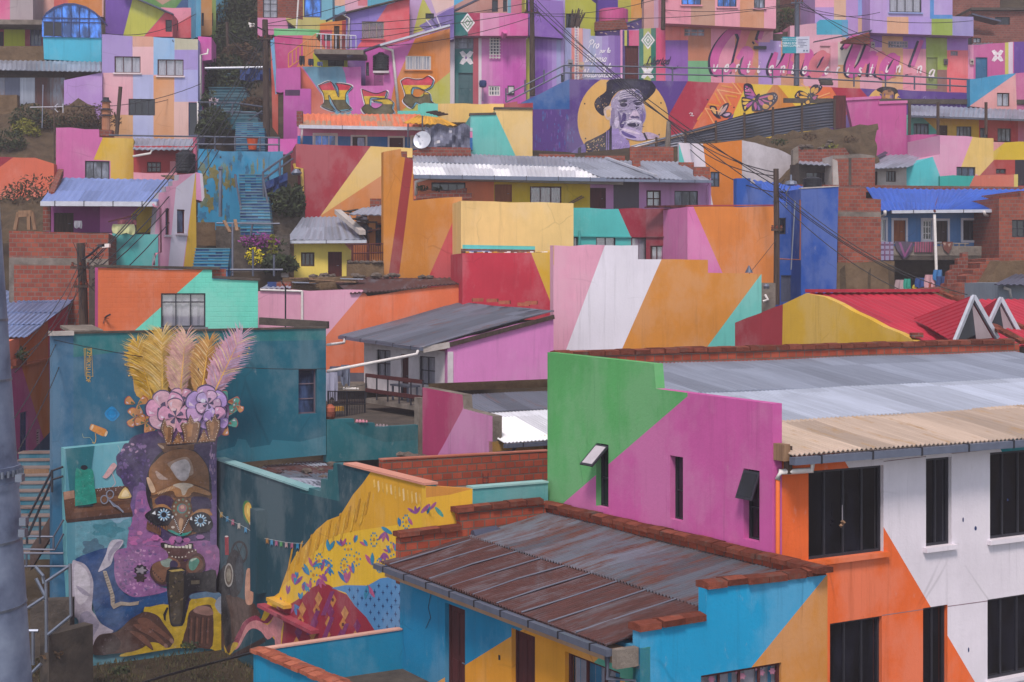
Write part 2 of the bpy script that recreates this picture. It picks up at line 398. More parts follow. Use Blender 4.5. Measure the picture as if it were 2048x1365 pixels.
def door(parent,w,h,k='woodr',off=-.1,handle=True,panels=2,fc=None,name='door'):
    (u0,zb),(u1,_),(_,zt),_=hr(w,h); mb=MB(); U=V((w.U.x,w.U.y,0)); N=V((w.n.x,w.n.y,0)); Z=V((0,0,1)); du,dz=u1-u0,zt-zb
    mb.box(w.pt(u0,zb,off-.05),U*du,Z*dz,N*.05,k)
    for i in range(panels):
        for q in (0,1):
            a=u0+du*(.1+.45*q); z=zb+dz*(.06+i*.92/panels)
            mb.box(w.pt(a,z,off),U*du*.35,Z*(dz*.8/panels),N*.015,k)
    f=fc or k
    mb.box(w.pt(u0,zb,off),U*.05,Z*dz,N*.04,f); mb.box(w.pt(u1-.05,zb,off),U*.05,Z*dz,N*.04,f); mb.box(w.pt(u0+.05,zt-.05,off),U*(du-.1),Z*.05,N*.04,f)
    o=mb.build(name,parent)
    if handle:
        g=MB(); q=w.pt(u1-.14,zb+dz*.47,off+.01); g.tube([q,q+N*.05,q+N*.05-U*.09],.013,'steel',6); g.build('handle',o)
    return o
def surround(parent,w,h,k,t=.1,proud=.03):
    (u0,zb),(u1,_),(_,zt),_=hr(w,h); mb=MB(); U=V((w.U.x,w.U.y,0)); N=V((w.n.x,w.n.y,0)); Z=V((0,0,1))
    mb.box(w.pt(u0-t,zb,.003),U*t,Z*(zt-zb+t),N*proud,k); mb.box(w.pt(u1,zb,.003),U*t,Z*(zt-zb+t),N*proud,k)
    mb.box(w.pt(u0,zt,.003),U*(u1-u0),Z*t,N*proud,k); mb.box(w.pt(u0-t,zb-t,.003),U*(u1-u0+2*t),Z*t,N*proud,k)
    return mb.build('trim',parent)
def decals(name,parent,w,items,off=.004,step=.0022):
    """painted figures on a wall: thin sheets, each a hair above what it covers"""
    mb=MB(); done=[]
    for c,q in items:
        q=S(q); xs=[p[0] for p in q]; ys=[p[1] for p in q]; bb=(min(xs),min(ys),max(xs),max(ys)); lv=0
        for (b2,l2) in done:
            if bb[0]<b2[2] and b2[0]<bb[2] and bb[1]<b2[3] and b2[1]<bb[3] and l2 >= lv: lv=l2+1
        done.append((bb,lv))
        uv=[w.uz(*p) for p in q]
        a2=sum(uv[i][0]*uv[(i+1) % len(uv)][1]-uv[(i+1) % len(uv)][0]*uv[i][1] for i in range(len(uv)))
        if a2<0: uv=uv[::-1]
        mb.face([w.pt(*p,off+lv*step) for p in uv],c+'m' if len(c)==7 and c[0]=='#' else c,uv)
    return mb.build(name,parent)
def roof(parent,eL,eR,rR,rL,k,pitch=.2,amp=.022,th=.03,name='roof',rows=5,wob=.015,seg=6,sag=0):
    """corrugated roof between four points in space; UV in metres"""
    eL,eR,rR,rL=V(eL),V(eR),V(rR),V(rL); wd_=max((eR-eL).length,(rR-rL).length); ln=((rL-eL).length+(rR-eR).length)/2
    n=(eR-eL).cross(rL-eL).normalized(); n=n if n.z>0 else-n
    nc=max(4,int(wd_/pitch*seg)); mb=MB(); g=[]; uv=[]; ph=random.random()*9
    for i in range(rows+1):
        v=i/rows; row=[]; ur=[]
        for j in range(nc+1):
            u=j/nc; p=eL.lerp(eR,u).lerp(rL.lerp(rR,u),v)
            h=amp*math.sin(u*wd_/pitch*2*math.pi)+wob*math.sin(u*wd_*.9+ph)*math.cos(v*5+ph+u*3)-sag*math.sin(u*math.pi)
            row.append(p+n*h); ur.append((u*wd_,v*ln))
        g.append(row); uv.append(ur)
    mb.grid(g,k,uv)
    lo=[[p-n*th for p in r] for r in g]
    for a,b in ((g[0],lo[0]),(lo[-1],g[-1])): mb.grid([b,a],k)
    mb.face([p for p in [lo[0][0],lo[0][-1],lo[-1][-1],lo[-1][0]]][::-1],k)
    for c in (0,-1): mb.grid([[r[c] for r in g],[r[c] for r in lo]],k)
    return mb.build(name,parent)
def coping(parent,a,b,wd_=.32,h=.08,ln=.40,k='terra',name='coping',ridge=.03,fill='brickd'):
    a,b=V(a),V(b); d=b-a; L=d.length; d.normalize(); x=V((d.y,-d.x,0)).normalized(); n=max(1,int(L/ln)); mb=MB()
    for i in range(n):
        p=a+d*(L*i/n); q=a+d*(L*(i+1)/n-.03); j=random.uniform(-.022,.022); dz=V((0,0,random.uniform(-.014,.014)))
        hw=x*(wd_/2); o=x*j+dz; up=V((0,0,h)); rd=V((0,0,ridge))
        A=[p-hw+o,p+hw+o,p+hw+o+up-rd,p+o+up,p-hw+o+up-rd]; B=[t+(q-p) for t in A]
        mb.face(A,k); mb.face(B[::-1],k)
        for e in range(5): mb.face([A[e],B[e],B[(e+1) % 5],A[(e+1) % 5]],k)
    return mb.build(name,parent)
def gutter(parent,a,b,k='gutter',s=.14,brk=1.1,name='gutter'):
    a,b=V(a),V(b); mb=MB(); mb.bar(a,b,s,s*.9,k); d=b-a; n=int(d.length/brk); x=V((d.y,-d.x,0)).normalized()
    for i in range(n):
        p=a+d*((i+.5)/n); mb.bar(p-x*s*.6+V((0,0,.005)),p+x*s*.6+V((0,0,.005)),.03,s*1.05,'iron')
    return mb.build(name,parent)
def pipe(parent,pts,r=.05,k='pvc',name='drainpipe'):
    mb=MB(); mb.tube(pts,r,k,8); return mb.build(name,parent,True)
def win(s): return s
def house(name,label,cat,w,outline,base,paints=(),wins=(),doors=(),thick=4.0,holes=(),group=None,side=None,loc=None):
    """a building: wall part with its painted fields and openings, windows and doors; returns its root"""
    o=S(outline); x=sum(p[0] for p in o)/len(o); yb=max(p[1] for p in o)
    root=thing(name,label,cat,w.pp(x,yb),group)
    hs=[q[:4] for q in wins]+[q[:4] for q in doors]+list(holes)
    wallmesh('wall',root,w,outline,base,paints,hs,thick,side=side)
    for q in wins: window(root,w,q,*q[4:])
    for q in doors: door(root,w,q,*(q[4:] or ('woodr',)))
    return root
def ribbon(pts,wid,n=6):
    """smooth brush stroke through pixel points -> list of quads (pixel space); wid is a number or a function of 0..1"""
    p=[V(q) for q in pts]; c=[]
    if len(p)>2:
        q=[p[0]*2-p[1]]+p+[p[-1]*2-p[-2]]
        for i in range(1,len(q)-2):
            for t in [j/n for j in range(n)]:
                a,b,d,e=q[i-1],q[i],q[i+1],q[i+2]
                c.append(.5*((2*b)+(d-a)*t+(2*a-5*b+4*d-e)*t*t+(3*b-a-3*d+e)*t ** 3))
        c.append(p[-1])
    else: c=p
    L=[]; R=[]
    for i,a in enumerate(c):
        d=c[min(i+1,len(c)-1)]-c[max(i-1,0)]; d=d.normalized() if d.length>1e-9 else V((1,0)); x=V((-d.y,d.x))
        h=(wid(i/(len(c)-1)) if callable(wid) else wid)/2; L.append(a+x*h); R.append(a-x*h)
    return L,R
def strokes(name,parent,w,items,off=.03):
    """items: (material, points, width): each stroke a strip that rises a hair along its length so that it never lies in its own plane"""
    mb=MB(); k0=0
    for c,pts,wd_ in items:
        L,R=ribbon(pts,wd_); n=len(L)
        for i in range(n-1):
            o=off+k0*.0006+i*.0001; o2=o+.0001
            q=[(L[i],o),(R[i],o),(R[i+1],o2),(L[i+1],o2)]
            f=[w.pp(p.x,p.y,e) for p,e in q]; nn=(f[1]-f[0]).cross(f[2]-f[0])
            if nn.x*w.n.x+nn.y*w.n.y<0: f=f[::-1]
            mb.face(f,c)
        k0 += 1
    return mb.build(name,parent)
def ell(cx,cy,rx,ry=None,n=20,rot=0):
    ry=ry or rx; c,s=math.cos(rot),math.sin(rot)
    return [(cx+rx*math.cos(t)*c-ry*math.sin(t)*s,cy+rx*math.cos(t)*s+ry*math.sin(t)*c) for t in [2*math.pi*i/n for i in range(n)]]
def blob(cx,cy,rx,ry,lobes=9,d=.12,n=54,ph=0):
    return [(cx+rx*(1+d*math.cos(lobes*t+ph))*math.cos(t),cy+ry*(1+d*math.cos(lobes*t+ph))*math.sin(t)) for t in [2*math.pi*i/n for i in range(n)]]
def smooth(poly,n=4):
    p=[V(q) for q in S(poly)]; m=len(p); o=[]
    for i in range(m):
        a,b,d,e=p[i-1],p[i],p[(i+1) % m],p[(i+2) % m]
        for t in [j/n for j in range(n)]:
            q=.5*((2*b)+(d-a)*t+(2*a-5*b+4*d-e)*t*t+(3*b-a-3*d+e)*t ** 3); o.append((q.x,q.y))
    return o
def railing(label,pts,h=1.0,rails=2,k='steeld',post=1.8,r=.03,group=None,name='railing'):
    """pts: foot points in space"""
    pts=[V(p) for p in pts]; root=thing(name,label,'railing',pts[0],group); Z=V((0,0,1))
    mb=MB()
    for i in range(rails): mb.tube([p+Z*(h*(1-i/max(rails,1)*.95)) for p in pts],r,k,6)
    mb.build('rail',root)
    for i in range(len(pts)-1):
        n=max(1,round((pts[i+1]-pts[i]).length/post))
        for j in range(n+(1 if i==len(pts)-2 else 0)):
            q=pts[i].lerp(pts[i+1],j/n); m2=MB(); m2.tube([q,q+Z*h],r*1.1,k,6); m2.build('post',root)
    return root
def leafcloud(mb,c,r,n,k,size=.12,flat=1.0):
    c=V(c); rx,ry,rz=r
    for i in range(n):
        while True:
            d=V((random.uniform(-1,1),random.uniform(-1,1),random.uniform(-1,1)))
            if .15<d.length<1: break
        p=c+V((d.x*rx,d.y*ry,d.z*rz)); s=size*random.uniform(.6,1.4)
        a=V((random.gauss(0,1),random.gauss(0,1),random.gauss(0,1))).normalized(); b=a.orthogonal().normalized()*random.uniform(.45,.8)
        mb.face([p-a*s-b*s*.1,p+b*s*.6,p+a*s,p-b*s*.6],k)
def plant(name,label,cat,base,clumps,stem=.05,sk='wood',group=None):
    """clumps: (dx,dy,dz, rx,ry,rz, count, material, leaf size)"""
    base=V(base); root=thing(name,label,cat,base,group); t=MB()
    for c in clumps:
        top=base+V(c[:3]); t.tube([base,base.lerp(top,.5)+V((random.uniform(-.1,.1),0,.05)),top],[stem,stem*.7,stem*.35],sk,5)
    t.build('stem',root); f=MB()
    for c in clumps: leafcloud(f,base+V(c[:3]),c[3:6],c[6],c[7],c[8])
    f.build('foliage',root); return root
def text(parent,w,s,px,py,hpx,k,off=.02,align='LEFT',rot=0,name='lettering',sx=1.0):
    cu=bpy.data.curves.new(name,'FONT'); cu.body=s; cu.align_x=align
    d=w.d(px); cu.size=hpx/F*d/.7; cu.materials.append(M(k)); cu.fill_mode='FRONT'
    o=link(bpy.data.objects.new(name,cu),parent); o.location=w.pp(px,py,off)-(wloc(parent) if parent is not None else V((0,0,0)))
    from mathutils import Matrix
    X=V((w.U.x,w.U.y,0)); Z=V((0,0,1)); N=X.cross(Z)
    m=Matrix((X,Z,N)).transposed(); m=m @ Matrix.Rotation(rot,3,'Z')
    o.rotation_euler=m.to_euler(); o.scale=(sx,1,1)
    bpy.context.view_layer.update(); me=bpy.data.meshes.new_from_object(o.evaluated_get(bpy.context.evaluated_depsgraph_get())); me.name=name
    q=link(bpy.data.objects.new(name,me),parent); q.location=o.location; q.rotation_euler=o.rotation_euler; q.scale=o.scale; bpy.data.objects.remove(o); return q
# ================================================================ ground
def terrain():
    prof=[(0,-10.38),(44,-10.38),(50,-8.4),(58,-5.2),(64,-3),(72,.2),(80,4.2),(88,7.2),(93,8.5),(99,11.6),(104,13),(112,17),(130,27),(160,42),(220,66),(420,130),(900,200)]
    def z(y):
        for (a,b),(c,d) in zip(prof,prof[1:]):
            if y <= c: return b+(d-b)*(y-a)/(c-a)
        return prof[-1][1]
    ys=[0,15,28,36,40,44,47,50,54,58,61,64,68,72,76,80,84,88,93,96,99,104,112,120,130,145,160,190,220,300,420,600,900]
    mb=MB(); rows=[]
    for y in ys:
        rows.append([V((x,y,ZC+z(y)+.25*math.sin(x*.7+y*.3)*(y>46))) for x in [-700,-300,-120]+list(range(-60,61,4))+[120,300,700]])
    mb.grid(rows,'soil'); o=mb.build('ground',None,True); o['kind']='structure'
terrain()
Z=V((0,0,1))
def v3(q): return V((q.x,q.y,0))
U1,U2=v3(D1),v3(D2)
# ================================================================ B: the large building at the right
BL=W(1543,27,D1); BR=W(1543,27,D2)
root=thing('painted_building','large building with a green and magenta gable wall and a white and orange front','building',BL.pt(0,1.5))
wallmesh('wall',root,BL,"1095,705 1308,728 1312,778 1545,808 1545,1500 1095,1300",'#55a05e',
         [('#bd5799',"1375,780 1546,800 1546,1500 1095,1500 1095,1034 1375,793")],
         [(1192,886,1217,1012),(1340,911,1366,1038),(1487,937,1519,1078)],.22,.2)
wallmesh('wall',root,BR,"1545.5,912 2600,809 2600,1560 1545.5,1560",'#e0662f',
         [('#d9d2dc',"1675,898 2605,805 2605,2477"),('#0f8290',"1992,880 2004,905 2605,846 2605,800")],
         [(1617,943,1767,1122),(1852,918,1903,1095),(1980,906,2105,1080),(1660,1248,1764,1450),(1846,1217,1895,1450),(1975,1200,2105,1362)],.22,.16)
for h,s in (((1192,886,1217,1012),None),((1340,911,1366,1038),None),((1487,937,1519,1078),None)):
    window(root,BL,h,'glass',1,2,'iron',-.17,.03,None,0,'window',.55)
for h,c,s in (((1617,943,1767,1122),4,'#d9662f'),((1852,918,1903,1095),2,'#d9d2dc'),((1980,906,2105,1080),4,'#d9d2dc'),((1660,1248,1764,1450),3,None),((1846,1217,1895,1450),2,None),((1975,1200,2105,1362),4,'#d9d2dc')):
    window(root,BR,h,'glass',c,1,'iron',-.12,.05,s)
for x0,y0,x1,dz,tilt,k in ((1192,888,1217,.4,.42,'curtain'),(1487,940,1519,.5,.2,'glass')):
    u0,zt=BL.uz(x0,y0); u1=BL.u(x1); mb=MB(); N=v3(BL.n)
    a,b=BL.pt(u0,zt,.0),BL.pt(u1,zt,.0); dn=(N*tilt-Z*dz)
    mb.box(a,b-a,dn,(b-a).cross(dn).normalized()*.03,'iron')
    e=(b-a)*.1; f=dn*.08; n=(b-a).cross(dn).normalized()
    for sg in (.035,-.006): mb.face([a+e+f+n*sg,b-e+f+n*sg,b-e+dn-f+n*sg,a+e+dn-f+n*sg],k)
    mb.build('window_sash',root)
# grooves of the floor beams and small scars on the white front
for a,b in (((1556,946),(1617,939)),((1767,924),(1852,914)),((1903,908),(1980,900)),((1764,1232),(1846,1220)),((1895,1214),(1975,1203))):
    p,q=BR.pp(*a,.004),BR.pp(*b,.004); mb=MB(); mb.face([p,q,q+Z*.015,p+Z*.015],'#8a7078'); mb.build('groove',root)
for x,y,w_,h_ in ((1926,1040,3,10),(1951,1057,5,9),(1937,1300,3,10),(2015,1000,3,5)):
    mb=MB(); mb.face([BR.pp(p,q,.004) for p,q in ell(x,y,w_/2,h_/2,8)][::-1],'tarpb'); mb.build('chip',root)
C=V((BL.a.x,BL.a.y,0))
def bp(t,s,z): return C-U1*t+U2*s+Z*(ZC+z)
for k,f0,f1,lift in (('tanroof',0,.30,0),('greyroof2',.29,.62,.012),('greyroof',.61,1,.024)):
    z0,z1=-3.02,-1.86
    def zz(f): return z0+(z1-z0)*f+lift
    t0,t1=-.45+7.95*f0,-.45+7.95*f1
    roof(root,bp(t0,.12,zz(f0)),bp(t0,15,zz(f0)),bp(t1,15,zz(f1)),bp(t1,.12,zz(f1)),k,.115,.02,.02,'roof',4,.015)
gutter(root,bp(-.5,.05,-3.13),bp(-.5,15,-3.13),'gutter',.15,1.2)
pipe(root,[bp(-.48,.55,-3.16),bp(-.46,.55,-3.32),bp(-.2,.35,-3.36),bp(-.12,.1,-3.36),bp(-.09,.07,-3.5)],.055)
pipe(root,[bp(-.09,.07,-3.5),bp(-.09,.07,-7.2)],.04,'#d0662f')
BP=BL.shift(0); bw=W(0,0,D2,tuple((C-U1*7.55)[:2]))
mb=MB(); mb.box(bp(7.52,.23,-2.6),U2*15,-U1*.22,Z*1.0,'brickr'); mb.build('parapet',root)
coping(root,bp(7.63,.2,-1.6),bp(7.63,15,-1.6),.34,.13,.42)
mb=MB(); mb.box(bp(-.02,.02,-3.15),U1*.3,U2*.14,Z*.3,'woodl'); mb.box(bp(-.1,.2,-3.4),U1*.12,U2*.1,Z*.5,'wood'); mb.build('rafter_end',root)
# little red keyring hanging in the upper window
mb=MB(); p=BR.pp(1683,1010,.02); mb.tube([p,p-Z*.3],.006,'curtain',5)
for dx,dz,r in ((.03,-.33,.045),(-.03,-.38,.04),(.0,-.31,.035)): mb.lathe(p+U2*dx+Z*dz,[(.001,-r),(r,0),(.001,r)],'woodl',8)
single(mb,'window_charm','small cream charm on a string hanging at the dark window above the orange sill','ornament')
# ================================================================ A: the blue and yellow house in front
AL=W(1280,23.8,D1); AR=W(1280,23.8,D2)
root=thing('corner_house','blue and yellow house under a rusty corrugated lean-to roof, nearest to us','house',AL.pt(0,1.5))
dz1=(890,1205,930,1411); dz2=(1023,1256,1070,1482); wz=(1130,1303,1240,1454)
wallmesh('wall',root,AL,"800,1128 1280,1297 1280,1770 800,1490",'#0b80ad',
         [('#e0982c',"930,1331 1060,1250 1281,1330 1281,1900 799,1900 799,1410"),('#44a98f',"1186,1327 1202,1312 1281,1340 1281,1900 1250,1900 1250,1360")],[dz1,dz2,wz],.2,.18)
door(root,AL,dz1,'woodr',-.13); door(root,AL,dz2,'woodr',-.13); window(root,AL,wz,'curtain',3,1,'woodr',-.12,.06)
ww=(1402,1352,1563,1500)
wallmesh('wall',root,AR,"1280,1262 1412,1240 1412,1178 1655,1150 1655,1600 1280,1760",'#1390bf',
         [('#c07f38',"1657,1146 1507,1330 1440,1412 1440,1800 1656,1800")],[ww],.2,.12)
window(root,AR,ww,'curtain',4,1,'woodr',-.1,.05)
for i,(x,y) in enumerate(((1412,1352),(1430,1362),(1482,1345),(1492,1355),(1522,1338),(1530,1348),(1552,1345))):
    q=[AR.pp(a,b,-.094+.002*(i % 2)) for a,b in blob(x,y,6,6,6,.25)]; fl=MB(); fl.face(q[::-1],'#b0708a'); fl.build('flower_print',root)
AE=W(0,0,D2,tuple(AL.pt(AL.u(800),0)[:2]))
wallmesh('parapet',root,AE,"800,1078 924,1060 918,1026 1092,1006 1092,1130 800,1170",'brickr',(),(),.2,side='brickr')
coping(root,AE.pp(796,1076,-.1),AE.pp(922,1059,-.1),.34,.13); coping(root,AE.pp(912,1025,-.1),AE.pp(1086,1006,-.1),.34,.13)
BB=BL.shift(.19)
mb=MB(); p,q=BB.pt(BB.u(1095),ZC-5.3),BB.pt(BB.u(1632),ZC-5.3); mb.box(p-v3(BB.n)*.12,q-p,v3(BB.n)*.2,Z*.42,'brickr'); mb.build('parapet',root)
coping(root,BB.pt(BB.u(1092),ZC-4.9),BB.pt(BB.u(1652),ZC-4.9),.36,.12)
coping(root,AR.pp(1276,1262,-.1),AR.pp(1412,1240,-.1),.34,.13); coping(root,AR.pp(1412,1178,-.1),AR.pp(1650,1150,-.1),.34,.13)
eL,eR=AL.pt(AL.u(797),ZC-5.74,.4),AL.pt(AL.u(1256),ZC-5.74,.4); BB2=BL.shift(.28); rL,rR=BB2.pt(BB2.u(1085),ZC-5.06),BB2.pt(BB2.u(1608),ZC-5.06)
mL,mR=eL.lerp(rL,.5),eR.lerp(rR,.5)
roof(root,eL,eR,eR.lerp(rR,.53),eL.lerp(rL,.53),'rustA',.1,.03,.02,'roof',6,.025)
roof(root,mL+Z*.035,mR+Z*.035,rR+Z*.03,rL+Z*.03,'rustB',.1,.03,.02,'roof',5,.025)
# lifted sheet seams, bright lead caps over the lower sheets
mb=MB()
for i in range(9):
    f=.05+i*.105; a=eL.lerp(eR,f)+Z*.03; b=mL.lerp(mR,f)+Z*.03; m_=a.lerp(b,.5)+U1*random.uniform(-.06,.06)
    mb.tube([a,m_+Z*.012,b],.018,'rustC',5)
mb.build('roof_seam',root)
gutter(root,AL.pt(AL.u(792),ZC-5.82,.47),AL.pt(AL.u(1268),ZC-5.82,.47),'gutter',.12,.9)
mb=MB(); p,q=AL.pt(AL.u(800),ZC-6.02,.05),AL.pt(AL.u(1268),ZC-6.02,.05); mb.box(p,q-p,v3(AL.n)*.3,Z*.2,'#b08a6c'); mb.build('eave_beam',root)
mb=MB(); mb.box(AL.pt(-.14,ZC-6.05,.02),U1*.13,v3(AL.n)*.42,Z*.3,'concrete'); mb.build('beam_end',root)
pipe(root,[AL.pt(-.3,ZC-5.88,.42),AL.pt(-.3,ZC-6.25,.42),AL.pt(-.05,ZC-6.28,.1),AL.pt(-.05,ZC-7.6,.1)],.05,'steeld')
mb=MB(); p=P(948,1055,31); mb.tube([AE.pp(940,1068,.12),AE.pp(985,1062,.12),AE.pp(1000,1066,.2)],[.1,.13,.06],'darkzinc',8); mb.build('flashing',root)
# electric box hole in the yellow field, hanging flex on the blue
mb=MB()
mb.face([AL.pp(x,y,.004) for x,y in ((997,1310),(1001,1311),(1001,1321),(997,1320))][::-1],'iron')
mb.tube([AL.pp(866,1175,.02),AL.pp(858,1215,.02),AL.pp(863,1235,.02),AL.pp(853,1257,.02)],.006,'wire',5); mb.build('cable',root)
# ---------------------------------------------------------------- patio wall
PR=W(812,31.1,D2); PL=W(512,PR.d(512),D1)
root=thing('patio_wall','low turquoise patio wall with a terracotta coping beside the corner house','wall',PL.pt(0,3))
wallmesh('wall',root,PR,"512,1303 806,1260 806,1440 512,1500",'#0c7fa6',(),(),.14); wallmesh('wall',root,PL,"512,1305 800,1428 800,1700 512,1500",'#0c86b0',(),(),.2)
mb=MB(); a,b=PR.pp(520,1302,0),PR.pp(804,1260,0); mb.box(a-v3(PR.n)*.16,b-a,v3(PR.n)*.18,Z*.03,'#c99a8c'); mb.build('cap',root)
coping(root,PL.pp(506,1304,-.1),PL.pp(800,1428,-.1),.36,.1,.36,'terrat')
mb=MB(); mb.box(PR.pt(PR.u(512),ZC-8.05,0),U2*3.3,v3(PR.n)*4,Z*.1,'concd'); o=mb.build('patio_floor',None); o['kind']='structure'
# ================================================================ the mural house
ML=W(430,43.1,D2); ML2=ML.shift(.45); DW=W(430,43.1,D1)
mural=thing('mural_house','tall teal house whose wall carries the mural of a horned mask with feathers','house',ML.pt(0,1.5))
wallmesh('wall',mural,ML,"105,669 652,657 652,910 430,930 430,1345 105,1345",'#27607c',
         [('#2d6284',"104,660 147,660 147,1400 104,1400"),('#1f6a70',"147,660 652,650 652,684 470,690 300,697 147,715"),('#105c70',"432,685 653,680 653,920 432,940"),
          ('#2c7284',"430,905 470,893 476,878 492,880 500,896 540,890 545,880 600,884 652,872 653,930 430,940")],[(597,739,634,829)],.3,.2)
window(mural,ML,(597,739,634,829),'glassm',1,3,'#5a4a58',-.16,.04)
mb=MB(); a,b=ML.pp(104,669,.04),ML.pp(653,657,.04); mb.box(a,b-a,-v3(ML.n)*.4,Z*.05,'concd'); mb.build('coping',mural)
mb=MB(); a,b=ML.pp(100,672,.12),ML.pp(146,671,.12); mb.box(a,b-a,-v3(ML.n)*.3,Z*.12,'plaster'); mb.build('ledge',mural)
mb=MB(); a=ML.pp(150,668,-.45); mb.box(a,U2*.9,-v3(ML.n)*1.2+Z*.12,Z*.08,'concrete'); mb.build('roof_slab',mural)
wallmesh('wall',mural,ML2,"130,898 426,869 426,1350 150,1350 142,1240 134,1100",'#4b8496',
         [('#1d6672',"130,890 190,885 176,990 140,990"),('#61a0b0',"190,890 300,880 300,985 180,992")],(),.44,side='#63a3ae')
# ---- mural paint, upper part (zoom of 110,650 at 5.055)
def z1(q): return S(q,110,650,5.055)
def z2(q): return S(q,120,860,5.25)
def z3(q): return S(q,120,1080,4.6545)
it=[]
def feather(base,tip,wid,col,col2,quill,n=26,seed=1):
    r=random.Random(seed); b,t=V(base),V(tip); d=t-b; L=d.length; d.normalize(); x=V((-d.y,d.x))
    body=[]
    for sgn in (1,-1):
        pts=[]
        for i in range(n+1):
            f=i/n; w_=wid*(math.sin(min(1,f*1.25+.12)*math.pi*.62+.1))*(1 if f<.8 else max(.05,(1-f)/.2) ** .6)
            pts.append((f,w_))
        e=[]
        for f,w_ in pts:
            p=b+d*L*f; e.append(p+x*sgn*w_*.7)
            e.append(p+x*sgn*w_*(.75+.3*r.random())+d*L*.05)
        body.append(e)
    return [(col,[tuple(p) for p in body[0]]+[tuple(p) for p in body[1][::-1]])],b,d,x,L
def featherset(base,tip,wid,col,col2,quill,seed):
    r=random.Random(seed); f0,b,d,x,L=feather(base,tip,wid,col,col2,quill,22,seed); out=list(f0)
    for i in range(120):
        f=.02+.97*i/120; sgn=1 if i % 2 else-1
        w_=wid*(math.sin(min(1,f*1.25+.12)*math.pi*.62+.1))*(1 if f<.8 else max(.12,(1-f)/.2) ** .6)
        p=b+d*L*f; q=p+x*sgn*w_*(1.0+.28*r.random())+d*(L*.10*(1+r.random())+w_*.35)
        m_=p.lerp(q,.5)+d*3; nn=V((-(q-p).y,(q-p).x)).normalized()*.55
        out.append((r.choice((col,col2,col2,'#e2c690',col)) if i % 3 else col,[tuple(p-nn),tuple(m_-nn*1.5),tuple(q),tuple(m_+nn*1.5),tuple(p+nn)]))
    nn=x*1.4
    out.append((quill,[tuple(b-nn*1.2),tuple(b+d*L*.8-nn*.3),tuple(b+d*L*.82),tuple(b+d*L*.8+nn*.3),tuple(b+nn*1.2)]))
    return out
it += [('#c79a48',smooth([(285,800),(266,755),(268,705),(300,678),(345,684),(395,690),(430,710),(428,760),(400,800)],4))]
it += featherset((299,795),(268,684),30,'#d2a02c','#e0b848','#e0b040',1)
it += featherset((314,790),(313,664),40,'#d2a84c','#e6c878','#e0b24c',2)
it += featherset((342,795),(354,668),32,'#d8a49c','#e2bf94','#e0a848',3)
it += featherset((378,790),(394,678),29,'#c1893c','#d8a852','#e8b23c',4)
it += featherset((392,792),(452,666),33,'#cf9cae','#c3a6c6','#e0a848',5)
def flower(cx,cy,r,n,c1,c2,edge,ph=0,core='#40305a'):
    o=[]
    for i in range(n):
        a=ph+2*math.pi*i/n; q=[(cx+x*math.cos(a)-y*math.sin(a),cy+x*math.sin(a)+y*math.cos(a)) for x,y in ((0,0),(r*.45,-r*.3),(r*.85,-r*.44),(r*1.04,-r*.1),(r*1.0,r*.2),(r*.8,r*.42),(r*.4,r*.26))]
        big=[(cx+(x-cx)*1.07,cy+(y-cy)*1.07) for x,y in q]
        o += [(edge,smooth(big,3)),(c1 if i % 2 else c2,smooth(q,3))]
        sm=[(cx+(x-cx)*.45,cy+(y-cy)*.45) for x,y in q]; o.append((core,[q[0],sm[2],sm[3],sm[4]]))
        hl=[(cx+x*math.cos(a)-y*math.sin(a),cy+x*math.sin(a)+y*math.cos(a)) for x,y in ((r*.55,-r*.24),(r*.8,-r*.34),(r*.9,-r*.16))]; o.append(('#d9c3d6',hl))
    return o
for (x,y,r,a) in ((262,810,20,2.2),(256,836,19,2.9),(276,846,20,1.9),(290,864,12,1.6)): it += flower(x+8,y-2,r,3,'#bd7f3e','#c58a56','#a03a3a',a+1.4,'#5f6a50')
for (x,y,r,a) in ((430,798,22,-1.2),(440,820,20,-.2),(428,842,20,.7),(446,806,15,-.6)): it += flower(x-6,y,r,3,'#b87a3c','#2f8c7c','#a03a3a',a-.9,'#8a4030')
it += [('#7d5580',smooth([(275,810),(300,785),(345,782),(400,782),(425,805),(420,845),(395,870),(305,870),(282,845)],4))]
it += flower(332,798,27,5,'#cf98ae','#c888a4','#40305a',.4); it += flower(302,815,38,6,'#cd8fb0','#c79aac','#40305a',.2); it += flower(320,826,33,5,'#d2a0a8','#cc8fae','#40305a',.9)
it += flower(380,808,40,6,'#a98ac8','#bb92c0','#40305a',.5); it += flower(382,800,24,5,'#b7a0d2','#c59cbc','#40305a',.1); it += flower(398,832,25,4,'#c88fb2','#a886c4','#40305a',.4)
it += [('#c8c6d6',ell(372,795,5,4)),('#d8b8c0',ell(316,812,5,3))]
